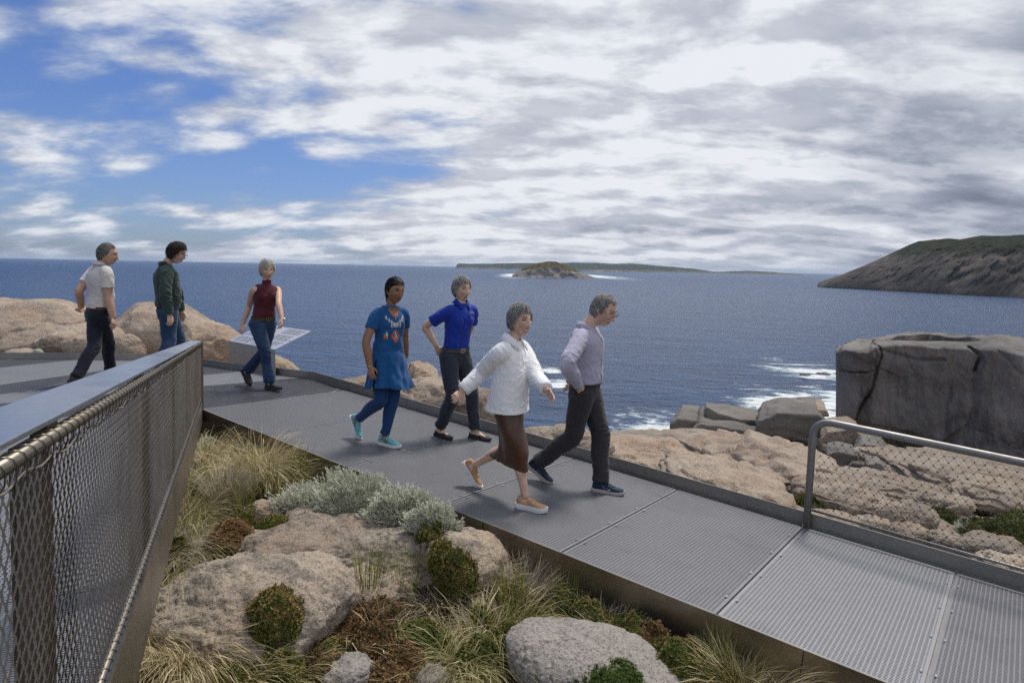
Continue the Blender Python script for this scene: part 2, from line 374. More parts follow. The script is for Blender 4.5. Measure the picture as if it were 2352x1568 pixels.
def headland():
    # skyline and shoreline in the picture; the shore runs towards the viewer on the right
    sk = np.array([(1878, 652), (1884, 648), (1900, 642), (1930, 632), (1980, 612), (2030, 590), (2080, 566), (2105, 556), (2170, 550), (2200, 552), (2250, 543), (2300, 544), (2352, 541), (2450, 535), (2600, 530), (2800, 528)], float)
    sh = np.array([(1878, 659.5), (1884, 660), (1960, 664), (2050, 669), (2150, 675), (2250, 680), (2352, 685), (2450, 691), (2600, 700), (2800, 712)], float)
    ns, nt = 330, 90
    cols = np.linspace(1878, 2800, ns); v = np.zeros((ns, nt, 3))
    shy = np.interp(cols, sh[:, 0], sh[:, 1]); sky = np.interp(cols, sk[:, 0], sk[:, 1])
    for i, c in enumerate(cols):
        b = s_at(c, shy[i]); back = 60 + 240 * sstep(1878, 2100, c)
        e = at(c, sky[i], b[1] + back)               # ridge point stands that far behind the shore
        v[i, 0] = b + np.array([0, 0, -4])
        for j in range(1, nt):
            t = j / (nt - 1) * 1.5
            if t <= 1:
                prof = 0.70 * (1 - (1 - min(t / 0.42, 1)) ** 1.5) + 0.30 * sstep(0.3, 1, t)
                v[i, j] = [b[0] + (e[0] - b[0]) * t, b[1] + (e[1] - b[1]) * t, SEA + (e[2] - SEA) * prof]
            else: v[i, j] = [e[0] + (e[0] - b[0]) * (t - 1), b[1] + back * t, e[2] - (t - 1) * 20]
    p = v.reshape(-1, 3); h = np.clip((p[:, 2] - SEA) / 30, 0, 1)
    w = np.clip(1.15 - np.tile(np.linspace(0, 1.5, nt), ns), 0.08, 1)
    n1 = ridged(p / np.array([60, 60, 90]), 5, 0.55); n2 = fbm(p / np.array([24, 24, 14]), 5, 0.55)
    p[:, 1] -= (n1 * 17 + n2 * 20) * h * w; p[:, 2] += (n1 * 5 + n2 * 6.0) * h * w * 0.8
    o = arr_mesh('headland', p, grid_faces(ns, nt), mat_land('headland_land', (0.062, 0.055, 0.050), (0.125, 0.108, 0.095), (0.028, 0.034, 0.017), SEA + 48, SEA + 105, 0.012))
    tag(o, 'dark cliffed headland with green scrub on its top', 'headland', kind='structure')
def coast():
    sk = np.array([(1049, 608), (1056, 606), (1080, 607), (1140, 606.5), (1200, 605), (1260, 606), (1315, 604), (1370, 605), (1400, 607), (1450, 606), (1500, 610), (1560, 615), (1600, 619), (1640, 626), (1680, 624), (1720, 623), (1770, 626), (1830, 631), (1890, 636), (1990, 640)], float)
    D = 9000.0; ns, nt = 260, 16; cols = np.linspace(1046, 2000, ns); v = np.zeros((ns, nt, 3))
    top = np.interp(cols, sk[:, 0], sk[:, 1])
    for i, c in enumerate(cols):
        base_y = 591 + 0.019 * c + 4.5
        for j in range(nt):
            t = j / (nt - 1); y = D * (0.9 + 0.35 * t); q = at(c, top[i] - 1.0, D * 1.1)
            pr = math.sin(min(t * 1.6, 1) * math.pi / 2) ** 0.7
            x = at(c, base_y, y)[0]
            v[i, j] = [x, y, SEA - 3 + max(0, q[2] - SEA + 3) * pr * (1 if c > 1049 else 0)]
    p = v.reshape(-1, 3); p[:, 2] += fbm(p / np.array([300, 300, 300]), 4) * 10 * (np.tile(np.arange(nt), ns) > 1)
    o = arr_mesh('far_coast', p, grid_faces(ns, nt), mat_land('coast_land', (0.09, 0.085, 0.07), (0.13, 0.12, 0.095), (0.035, 0.045, 0.024), SEA + 5, SEA + 60, 0.002))
    tag(o, 'low wooded far coast fading into blue haze', 'coast', kind='structure')
island(); headland(); coast()
# ------------------------------------------------------------------ terrain under the walkway and out to the cliff edge
E1 = np.array([-0.79486876, 0.60265384, 0.07065409]); E2 = np.array([0.60235634, 0.79774135, -0.02784903])
ORG = atr(462, 940)                                  # the corner where balustrade, platform and ramp meet
def rp(a, c, lift=0.0): return ORG - E1 * a + E2 * c + NRM * lift      # ramp coordinates: a metres down the ramp, c metres across
EDGE = np.array([(-40, 24), (-16, 17.5), (-10, 16.5), (-6, 15.5), (-4.6, 13.2), (-3.5, 11.3), (-2.55, 10.15), (-1.2, 9.7), (-0.2, 9.0), (0.45, 8.2), (1.15, 8.9), (2.0, 11.0), (3.6, 16.3), (5.2, 19.5), (9, 23.5), (14, 26), (24, 29), (45, 33)], float)
def edge_dist(x, y):
    best = np.full(x.shape, 1e9); sgn = np.ones(x.shape)
    for a, b in zip(EDGE[:-1], EDGE[1:]):
        d = b - a; L = d @ d; t = np.clip(((x - a[0]) * d[0] + (y - a[1]) * d[1]) / L, 0, 1)
        ex, ey = x - a[0] - t * d[0], y - a[1] - t * d[1]; q = np.hypot(ex, ey); cr = d[0] * ey - d[1] * ex
        m = q < best; best = np.where(m, q, best); sgn = np.where(m, np.sign(cr), sgn)
    return best * sgn                                # positive beyond the edge (seaward)
CTRL = np.array([(-3.4, 7.3, 0.02), (-1.3, 6.0, -0.10), (0.4, 4.5, -0.29), (1.3, 3.9, -0.37), (2.0, 3.3, -0.43), (3.5, 2.2, -0.55), (-1.8, 5.5, -0.05), (-1.4, 4.2, -0.15), (-0.8, 3.0, -0.35), (0.3, 3.0, -0.45), (0, 1.2, -0.5), (2, 1, -0.8), (-2, 2, -0.2), (-6, 4, 0.0),
                 (-2.6, 9.5, 0.0), (-1.0, 9.2, -0.05), (0.3, 7.8, -0.25), (-6, 11.5, 0.2), (-10, 12, 0.2), (-15, 14, 0.2), (-5, 12.5, 0.0), (-8, 8, 0), (2.4, 5.8, -0.45), (3.3, 5.2, -0.55), (4.5, 4.2, -0.7), (2.5, 8.5, -0.75), (4.2, 7.4, -0.95), (6, 6.5, -1.1),
                 (2.2, 11.5, -1.25), (4.5, 11, -1.4), (7, 10, -1.6), (11, 9, -1.6), (3.8, 16.3, -2.2), (6, 16, -2.6), (6, 19.5, -3.0), (9.5, 15, -3.0), (9.5, 20, -3.6), (14, 15, -3.2), (14, 20, -3.6), (20, 14, -3.0), (22, 24, -3.5), (30, 10, -2.5), (40, 20, -3), (-30, 10, 0.5), (-30, -5, 0.3), (0, -6, 0), (20, -5, -1.2), (40, -5, -1.5)], float)
def tps(c):
    n = len(c); d = np.hypot(c[:, None, 0] - c[None, :, 0], c[:, None, 1] - c[None, :, 1]); K = np.where(d > 0, d ** 2 * np.log(d + 1e-12), 0) + np.eye(n) * 0.3
    P = np.c_[np.ones(n), c[:, :2]]; A = np.block([[K, P], [P.T, np.zeros((3, 3))]]); w = np.linalg.solve(A, np.r_[c[:, 2], 0, 0, 0])
    def ev(x, y):
        r = w[n] + w[n + 1] * x + w[n + 2] * y
        for i in range(n):
            q = np.hypot(x - c[i, 0], y - c[i, 1]); r = r + w[i] * q ** 2 * np.log(q + 1e-9)
        return r
    return ev
GZ = tps(CTRL)
def ground_z(x, y, rough=True):
    x, y = np.asarray(x, float), np.asarray(y, float); z = GZ(x, y); sh = x.shape
    q = ((np.stack([x.ravel(), y.ravel()], 1) - ORG[:2]) @ np.array([E2[0], E2[1]])).reshape(sh)
    wild = sstep(2.3, 4.0, q) * sstep(-1.0, 2.0, x)                              # the bare granite beyond the ramp
    if rough:
        p = np.stack([x.ravel(), y.ravel(), 0 * x.ravel()], 1)
        lay = (ridged(p * np.array([0.35, 0.7, 1]) + 5, 4, 0.5)).reshape(sh); fine = fbm(p * 2.1, 5, 0.55).reshape(sh)
        z = z + wild * ((lay - 1.0) * 0.20 + fine * 0.14) + (1 - wild) * fine * 0.05
    e = edge_dist(x, y)
    z = z - np.clip(e + 0.35, 0, None) ** 1.25 * 1.9
    return np.maximum(z, SEA - 6)
def terrain():
    xs = np.unique(np.concatenate([np.linspace(-45, -8, 50), np.linspace(-8, 22, 300), np.linspace(22, 60, 50)]))
    ys = np.unique(np.concatenate([np.linspace(-8, 1.5, 24), np.linspace(1.5, 28, 270), np.linspace(28, 60, 40)]))
    x, y = np.meshgrid(xs, ys, indexing='ij'); z = ground_z(x, y)
    def fn(T, b):
        g = mat_granite('_tmp_g') if False else None
        p = pos(T)
        soil = T.new('ShaderNodeAttribute', attribute_name='soil').outputs['Fac']
        c1 = T.mix(T.rng(T.noise(p, 0.8, 5, 0.6, 0.5), 0.35, 0.65), (0.33, 0.26, 0.20), (0.40, 0.35, 0.29))
        c1 = T.mix(T.math('MULTIPLY', T.rng(T.noise(p, 2.4, 7, 0.7, 0.8), 0.52, 0.66), 0.75), c1, (0.12, 0.11, 0.105))
        c1 = T.mix(T.math('MULTIPLY', T.rng(T.noise(p, 40, 3, 0.7), 0.55, 0.75), 0.4), c1, (0.07, 0.065, 0.06))
        c2 = T.mix(T.rng(T.noise(p, 7, 6, 0.7), 0.4, 0.62), (0.035, 0.024, 0.014), (0.075, 0.060, 0.030))
        s = T.rng(T.math('ADD', soil, T.math('MULTIPLY', T.math('SUBTRACT', T.noise(p, 3, 5, 0.6), 0.5), 0.7)), 0.35, 0.6)
        T.put(b.inputs['Base Color'], T.mix(s, c1, c2)); b.inputs['Roughness'].default_value = 0.92; b.inputs['Specular IOR Level'].default_value = 0.2
        h = T.math('ADD', T.math('MULTIPLY', T.noise(p, 6, 8, 0.7), 0.10), T.math('MULTIPLY', T.noise(p, 45, 5, 0.7), 0.015))
        bump(T, b, h, 1.0, 1.0)
    o = arr_mesh('ground', np.stack([x, y, z], -1).reshape(-1, 3), grid_faces(len(xs), len(ys)), material('ground_granite_soil', fn))
    p = np.stack([x.ravel(), y.ravel()], 1) - ORG[:2]; c = p @ E2[:2]; a = -(p @ E1[:2])
    soil = np.clip(sstep(0.6, -0.2, c) + sstep(2.3, 2.6, c) * sstep(7.0, 4.4, c) * sstep(3.5, 7, a) * 0.75, 0, 1) * (edge_dist(x.ravel(), y.ravel()) < -0.5)
    add_attr(o.data, 'soil', soil); tag(o, 'granite ground with patches of dark soil', kind='structure')
terrain()
def gz1(x, y): return float(ground_z(np.array([x]), np.array([y]))[0])
# ------------------------------------------------------------------ steelwork
def mat_steel(name, col, rough, metal=0.85, dirt=0.25, dcol=(0.09, 0.07, 0.05), brushed=(1, 1, 1)):
    def fn(T, b):
        p = pos(T); n = T.noise(p, 2.2, 7, 0.65, 0.8); m = T.noise(T.mapping(p, brushed), 45, 4, 0.6)
        c = T.mix(T.rng(m, 0.3, 0.7), tuple(q * 0.9 for q in col), col)
        c = T.mix(T.math('MULTIPLY', T.rng(n, 0.45, 0.72), dirt), c, dcol); c = T.mix(T.math('MULTIPLY', T.rng(T.noise(p, 0.7, 5, 0.7, 0.5), 0.48, 0.66), dirt * 0.8), c, dcol)
        T.put(b.inputs['Base Color'], c); b.inputs['Metallic'].default_value = metal
        T.put(b.inputs['Roughness'], T.math('ADD', T.rng(n, 0.3, 0.75, rough * 0.85, rough * 1.25), T.math('MULTIPLY', m, 0.06)))
        bump(T, b, T.math('ADD', T.math('MULTIPLY', T.noise(p, 1.6, 2, 0.4), 0.02), T.math('MULTIPLY', m, 0.0004)), 0.5, 0.2)
    return material(name, fn)
M_GRATE = mat_steel('grating_steel', (0.27, 0.275, 0.29), 0.55, 0.5, 0.15, (0.2, 0.2, 0.21))
M_GRATE3 = mat_steel('grating_steel_mid', (0.205, 0.208, 0.224), 0.55, 0.5, 0.35, (0.15, 0.15, 0.155))
M_GRATE2 = mat_steel('grating_steel_dark', (0.22, 0.225, 0.245), 0.48, 0.7, 0.3, (0.13, 0.13, 0.14))  # darker copy: the dimmer look of turned bars put into the colour
M_FASCIA = mat_steel('fascia_steel', (0.30, 0.265, 0.22), 0.34, 0.9, 0.45, (0.075, 0.055, 0.035))
M_KERB = mat_steel('kerb_steel', (0.36, 0.345, 0.32), 0.36, 0.85, 0.3, (0.13, 0.115, 0.09))
M_PLATE = mat_steel('handrail_steel', (0.46, 0.47, 0.49), 0.30, 1.0, 0.12, (0.3, 0.3, 0.3))
M_TUBE = mat_steel('tube_steel', (0.27, 0.24, 0.20), 0.33, 0.95, 0.3, (0.15, 0.11, 0.07))
M_RAIL = mat_steel('guard_rail_steel', (0.36, 0.345, 0.33), 0.50, 0.95, 0.15, (0.2, 0.17, 0.14))
M_WIRE = mat_plain('wire_steel', (0.46, 0.41, 0.34), 0.38, 0.85)
M_WIRED = mat_plain('wire_steel_dark', (0.12, 0.11, 0.095), 0.5, 0.7)
M_POST = mat_steel('post_steel', (0.11, 0.098, 0.08), 0.4, 0.9, 0.45, (0.06, 0.048, 0.035))
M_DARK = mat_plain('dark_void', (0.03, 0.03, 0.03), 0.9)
M_CLIP = mat_plain('clip_steel', (0.50, 0.51, 0.52), 0.3, 0.9)
def clip_line(p, d, poly):
    """parameter range of line p+t*d inside a convex 2D polygon (ccw)"""
    t0, t1 = -1e9, 1e9
    for a, b in zip(poly, np.roll(poly, -1, 0)):
        n = np.array([-(b - a)[1], (b - a)[0]]); den = n @ d; num = n @ (a - p)
        if abs(den) < 1e-9:
            if num > 0: return None
            continue
        t = num / den
        if den > 0: t0 = max(t0, t)
        else: t1 = min(t1, t)
    return (t0, t1) if t1 - t0 > 0.01 else None
def grating(poly2, frame, ang, name, mat, parent, pitch=0.025, cpitch=0.0165, bw=0.0042, cw=0.0050, depth=0.03, rim=0.018):
    """pressed bar grating filling a convex polygon given in frame coordinates; frame maps (u,v,w)->world"""
    P = np.asarray(poly2, float)
    if np.sum(P[:, 0] * np.roll(P[:, 1], -1) - P[:, 1] * np.roll(P[:, 0], -1)) < 0: P = P[::-1]
    d = np.array([math.cos(ang), math.sin(ang)]); n = np.array([-d[1], d[0]]); V = []; F = []
    def bars(d, n, pitch, w, top, bot):
        s = P @ n; k = math.ceil(s.min() / pitch)
        while k * pitch < s.max():
            r = clip_line(n * k * pitch, d, P)
            if r:
                a, b = n * k * pitch + d * r[0], n * k * pitch + d * r[1]; i = len(V)
                for q in (a, b):
                    for sg, z in ((-1, top), (1, top), (1, bot), (-1, bot)): V.append((*(q + n * w * sg), z))
                F.extend([(i, i + 1, i + 5, i + 4), (i + 1, i + 2, i + 6, i + 5), (i + 3, i, i + 4, i + 7), (i + 2, i + 3, i + 7, i + 6)])
            k += 1
    bars(d, n, pitch, bw, 0.0, -depth); bars(-n, d, cpitch, cw, -0.0008, -0.010)
    for a, b in zip(P, np.roll(P, -1, 0)):           # edge flat
        t = unit(b - a); m = np.array([-t[1], t[0]]); i = len(V)
        for q, z in ((a, 0.0015), (b, 0.0015), (b + m * rim, 0.0015), (a + m * rim, 0.0015), (a, -depth), (b, -depth)): V.append((*q, z))
        F.extend([(i, i + 1, i + 2, i + 3), (i, i + 4, i + 5, i + 1)])
    V = np.array(V); w3 = frame(V); m = MB(); m.add(w3, F); return m.build(name, mat, parent)
def walkway():
    root = empty('walkway', tuple(ORG), 'steel grating ramp with low kerb sloping down past the boulders', 'walkway')
    fr = lambda V: ORG - V[:, :1] * E1 + V[:, 1:2] * E2 + V[:, 2:3] * NRM
    joints = [0.0, 1.20, 2.42, 3.58, 4.70, 5.80, 6.86, 7.95, 9.05, 10.15]
    skew0 = 0.0
    for i, (a, b) in enumerate(zip(joints[:-1], joints[1:])):
        g = 0.007
        # bars all run across; one panel's extra brightness is put into its steel colour
        ang = math.pi / 2
        o = grating([(a + g, 0.006), (b - g, 0.006), (b - g, 1.965), (a + g, 1.965)], fr, ang, 'deck_panel', M_GRATE if i == 5 else M_GRATE3, root)
        m = MB(); m.box(rp(b, 0.985, -0.045), -E1 * 0.012, E2 * 0.985, NRM * 0.03); m.build('bearer', M_KERB, root)
        for k in range(4):
            c = 0.28 + k * 0.47
            for sd in (-1, 1):
                m = MB(); m.box(rp(b + sd * 0.034, c, 0.004), E1 * 0.005, E2 * 0.016, NRM * 0.004); m.build('clip', M_CLIP, root)
    # fascia on the near side, kerb on the far side, in lengths
    fj = [-0.02, 1.72, 4.02, 6.3, 8.6, 10.15]
    for a, b in zip(fj[:-1], fj[1:]):
        m = MB(); m.box((rp(a + 0.004, -0.004, -0.155) + rp(b - 0.004, -0.004, -0.155)) / 2, E1 * (b - a - 0.008) / 2, E2 * 0.004, NRM * 0.165); m.build('fascia', M_FASCIA, root)
    kj = [-0.75, 1.1, 3.35, 5.78, 8.0, 10.15]
    for a, b in zip(kj[:-1], kj[1:]):
        m = MB(); m.box((rp(a + 0.003, 2.03, -0.04) + rp(b - 0.003, 2.03, -0.04)) / 2, E1 * (b - a - 0.006) / 2, E2 * 0.006, NRM * 0.155)
        m.box((rp(a + 0.003, 2.0, -0.02) + rp(b - 0.003, 2.0, -0.02)) / 2, E1 * (b - a - 0.006) / 2, E2 * 0.03, NRM * 0.008); m.build('kerb', M_KERB, root)
    m = MB(); m.box(rp(5.1, 1.0, -0.30), E1 * 5.1, E2 * 0.95, NRM * 0.01); m.build('under_deck_shade', M_DARK, root)  # near-black sheet added to stand for the shade below the grating
walkway()
PZ = 0.40                                            # platform level
RD = np.array([-0.38641036, 0.91799481, -0.08928919])          # direction of the balustrade, running away and downhill
RH = unit([RD[0], RD[1], 0]); RL = np.array([-RH[1], RH[0], 0])         # horizontal direction; left of it
RT0 = np.array([-3.366, 7.331, -0.890 + CAMZ]); RB0 = np.array([-3.381, 7.324, -1.497 + CAMZ])
def platform():
    root = empty('viewing_platform', (-5, 9, PZ), 'level steel grating platform where three people stand by the sign', 'platform')
    kb = [atz(*q, PZ + 0.09)[:2] for q in ((-500, 813), (92, 811), (346, 815), (464, 825), (526, 834), (735, 873))]
    kb[-1] = rp(-0.75, 2.03)[:2]
    def fr(V):                                        # the last strip dips to meet the ramp
        q = V[:, :2] - ORG[:2]; a = q @ E1[:2]; c = q @ E2[:2]; b = 1 - sstep(0.0, 0.9, a)
        return np.c_[V[:, 0], V[:, 1], PZ - 0.002 + V[:, 2] + b * (ORG[2] + E2[2] * c - PZ)]
    # panel boundaries fan across the platform
    L = lambda x0, y0, x1, y1: (atz(x0, y0, PZ)[:2], atz(x1, y1, PZ)[:2])
    cuts = [L(0, 844, 170, 826), L(0, 883, 266, 846), L(0, 905, 160, 890), L(465, 886, 640, 871)]
    Q = ORG[:2]; far = np.array(kb); start = rp(0.0, 0.0)[:2]; end = rp(-0.0, 2.0)[:2]
    left = Q + RL[:2] * 2.05; ll = left - RH[:2] * 1.2
    outline = [start, end] + [far[i] for i in range(len(far) - 1, -1, -1)] + [ll - np.array([12.0, -2.0]), left]
    poly = np.array(outline)
    def cut_poly(poly, a, b, keep):
        n = np.array([-(b - a)[1], (b - a)[0]]); out = []
        for p, q in zip(poly, np.roll(poly, -1, 0)):
            dp, dq = keep * (n @ (p - a)), keep * (n @ (q - a))
            if dp >= 0: out.append(p)
            if dp * dq < 0: out.append(p + (q - p) * dp / (dp - dq))
        return np.array(out)
    rest = poly; bands = []
    for i, (a, b) in enumerate(reversed(cuts)):
        bands.append(cut_poly(rest, a, b, -1)); rest = cut_poly(rest, a, b, 1)
    bands.append(rest)
    # each band in hull form is near-convex; split at the far corner so that every panel is convex
    for i, bnd in enumerate(bands):
        if len(bnd) < 3: continue
        pieces = [bnd]
        for xc in (-13.0, -8.6, -6.4, -4.55, -2.9):
            nxt = []
            for pc in pieces:
                a, b = np.array([xc, 0.0]), np.array([xc + 0.8, 12.0])
                for kp in (1, -1):
                    q = cut_poly(pc, a, b, kp)
                    if len(q) >= 3: nxt.append(q)
            pieces = nxt
        light = i % 2 == 1  # bands alternate in steel colour to carry the bright and dim bar directions
        for pc in pieces:
            if pc[:, 0].max() < -14: continue
            c = pc.mean(0); pc = c + (pc - c) * 0.997
            grating(hull(pc), fr, math.radians(8 if light else 62), 'deck_panel', M_GRATE if light else M_GRATE2, root, pitch=0.03, cpitch=0.03, bw=0.010 if light else 0.0045, cw=0.006 if light else 0.0025)
    for a, b in zip(kb[:-1], kb[1:]):
        t = unit(b - a); n = np.array([-t[1], t[0]]); L_ = np.linalg.norm(b - a)
        m = MB(); m.box((*((a + b) / 2), PZ - 0.01), (*(t * (L_ / 2 - 0.002)), 0), (*(n * 0.006), 0), (0, 0, 0.11)); m.build('kerb', M_KERB, root)
    m = MB(); m.prism([(*q, PZ - 0.25) for q in hull(poly)], (0, 0, -0.01)); m.build('under_deck_shade', M_DARK, root)  # dark sheet in place of the shade beneath the platform
    return kb
def hull(p):
    p = sorted(map(tuple, np.asarray(p).tolist())); lo = []; up = []
    cr = lambda o, a, b: (a[0] - o[0]) * (b[1] - o[1]) - (a[1] - o[1]) * (b[0] - o[0])
    for q in p:
        while len(lo) > 1 and cr(lo[-2], lo[-1], q) <= 0: lo.pop()
        lo.append(q)
    for q in reversed(p):
        while len(up) > 1 and cr(up[-2], up[-1], q) <= 0: up.pop()
        up.append(q)
    return np.array(lo[:-1] + up[:-1])
KB = platform()
def upper_ramp():
    """the descending ramp behind the balustrade"""
    root = empty('upper_ramp', tuple(RB0), 'steel grating ramp behind the wire mesh balustrade', 'walkway')
    up = unit(np.cross(RL, -RD)); up = up if up[2] > 0 else -up
    o = np.array([RB0[0], RB0[1], PZ]) + RL * 0.02
    fr = lambda V: o - V[:, :1] * RD + V[:, 1:2] * RL + V[:, 2:3] * up
    j = [0.02, 1.1, 2.2, 3.3, 4.4, 5.5, 6.6, 7.7, 8.8, 9.9]
    for i, (a, b) in enumerate(zip(j[:-1], j[1:])):
        grating([(a + 0.005, 0.0), (b - 0.005, 0.0), (b - 0.005, 2.0), (a + 0.005, 2.0)], fr, 0.0 if i % 2 else math.pi / 2, 'deck_panel', M_GRATE, root, pitch=0.03, cpitch=0.015)
    m = MB(); m.box(o - RD * 4.95 - up * 0.03 - RL * 0.03, RD * 4.97, RL * 0.004, up * 0.105); m.build('fascia', M_FASCIA, root)
    # kerb on its far side with a rounded end
    k = o + RL * 2.05; pts = []
    for q in np.linspace(0, 1, 9):
        an = q * math.pi * 0.62; pts.append(k + RD * (0.05 + 0.14 * math.sin(an)) + RL * (0.14 - 0.14 * math.cos(an)))
    pts = [k - RD * 9.9] + pts; m = MB()
    for a, b in zip(pts[:-1], pts[1:]):
        t = unit(b - a); L_ = np.linalg.norm(b - a); n = unit(np.cross(up, t)); m.box((a + b) / 2 + up * 0.055, t * (L_ / 2 + 0.002), n * 0.005, up * 0.085)
    m.build('kerb', M_KERB, root)
upper_ramp()
def balustrade():
    root = empty('balustrade', (RB0[0], RB0[1], PZ), 'long balustrade of woven wire mesh under a flat polished handrail', 'balustrade')
    T0, T1 = -9.2, 0.0
    top = lambda t: RT0 + RD * t
    bot = lambda t: RB0 + RD * t
    upv = unit(RT0 - RB0)
    # polished plate
    m = MB(); c0, c1 = top(T0) + upv * 0.032, top(0.03) + upv * 0.032
    wl, th = RL * 0.100, np.array([0, 0, 0.005])
    tilt = np.array([0, 0, 0.008])
    A = [c0 - RL * 0.004, c0 + wl + tilt, c1 + wl + tilt, c1 - RL * 0.004]
    m.prism(A, (0, 0, -0.009)); m.build('handrail_plate', M_PLATE, root, bevel=0.002)
    m = MB(); m.tube([top(T0), top(T1)], 0.0115, 12); m.build('top_tube', M_TUBE, root, smooth=True)
    m = MB(); m.tube([bot(T0), bot(T1)], 0.0105, 12); m.build('bottom_tube', M_TUBE, root, smooth=True)
    # end post and the broad flat posts
    m = MB(); b0 = RB0.copy(); b0[2] = PZ - 0.10; t0 = RT0 + upv * 0.030; mid = (b0 + t0) / 2 + RD * 0.008
    m.box(mid, RD * 0.007, RL * 0.024, (t0 - b0) / 2); m.build('end_post', M_TUBE, root, bevel=0.002)
    for k in range(-1, 6):
        s = -6.8 + 1.3 * k
        c = (top(s) + bot(s)) / 2 + RL * 0.035 - upv * 0.03
        m = MB(); m.box(c, RD * 0.115, RL * 0.004, upv * 0.33); m.build('post', M_POST, root, bevel=0.0015)
        m = MB(); m.box(top(s) + RL * 0.018 + upv * 0.001, RD * 0.035, RL * 0.012, upv * 0.018); m.build('bracket', M_POST, root)
    # woven wire: columns of zigzag cable that touch their neighbours
    pw, ph = 0.0165, 0.0245; H = np.linalg.norm(RT0 - RB0); nr = int(H / ph); n = int((T1 - T0) / pw)
    V = []; F = []; r = 0.00145
    rng = np.random.default_rng(5)
    for i in range(n):
        t = T1 - 0.012 - i * pw
        if t < T0: break
        sag = 0.004 * math.sin(t * 2.3) + 0.003 * math.sin(t * 5.1 + 1)
        pts = []
        for j in range(nr + 1):
            h = j * ph + 0.006; sg = 1 if (j + i) % 2 else -1
            pts.append(bot(t + sg * (pw / 2 - r) + sag * math.sin(math.pi * j / nr)) + upv * h - RL * (0.0 + 0.0015 * sg))
        pts = np.array(pts); base = len(V)
        for q, pp in enumerate(pts):
            for k in range(3):
                an = 2.1 * k; V.append(pp + r * (math.cos(an) * RH - math.sin(an) * RL))
        for q in range(len(pts) - 1):
            for k in range(3): F.append((base + q * 3 + k, base + q * 3 + (k + 1) % 3, base + q * 3 + 3 + (k + 1) % 3, base + q * 3 + 3 + k))
    o = arr_mesh('wire_mesh', np.array(V), np.array(F), M_WIRE, root); o['kind'] = 'stuff'
    # lacing that winds round both tubes
    for nm, fn, rr, hang in (('top_lacing', top, 0.0135, 0.020), ('bottom_lacing', bot, 0.0125, -0.004)):
        pts = []; pl = 3 * pw; N = int((T1 - T0) / pl) * 10
        for k in range(N):
            t = T1 - 0.01 - k / 10 * pl; q = 2 * math.pi * k / 10; drop = hang * max(0, -math.sin(q)) * (1 + 0.25 * math.sin(t * 31))
            pts.append(fn(t) + rr * (math.cos(q) * -RL + math.sin(q) * upv) - upv * drop)
        m = MB(); m.tube(pts, 0.0011, 4, up=RD); o = m.build(nm, M_TUBE, root, smooth=True)
    m = MB(); m.tube([top(t) - upv * (0.030 + 0.004 * math.sin(t * 37) + 0.003 * math.sin(t * 11)) - RL * 0.002 for t in np.arange(T0, T1 - 0.02, 0.03)], 0.0022, 5); m.build('edge_cable', M_WIRE, root, smooth=True)
balustrade()
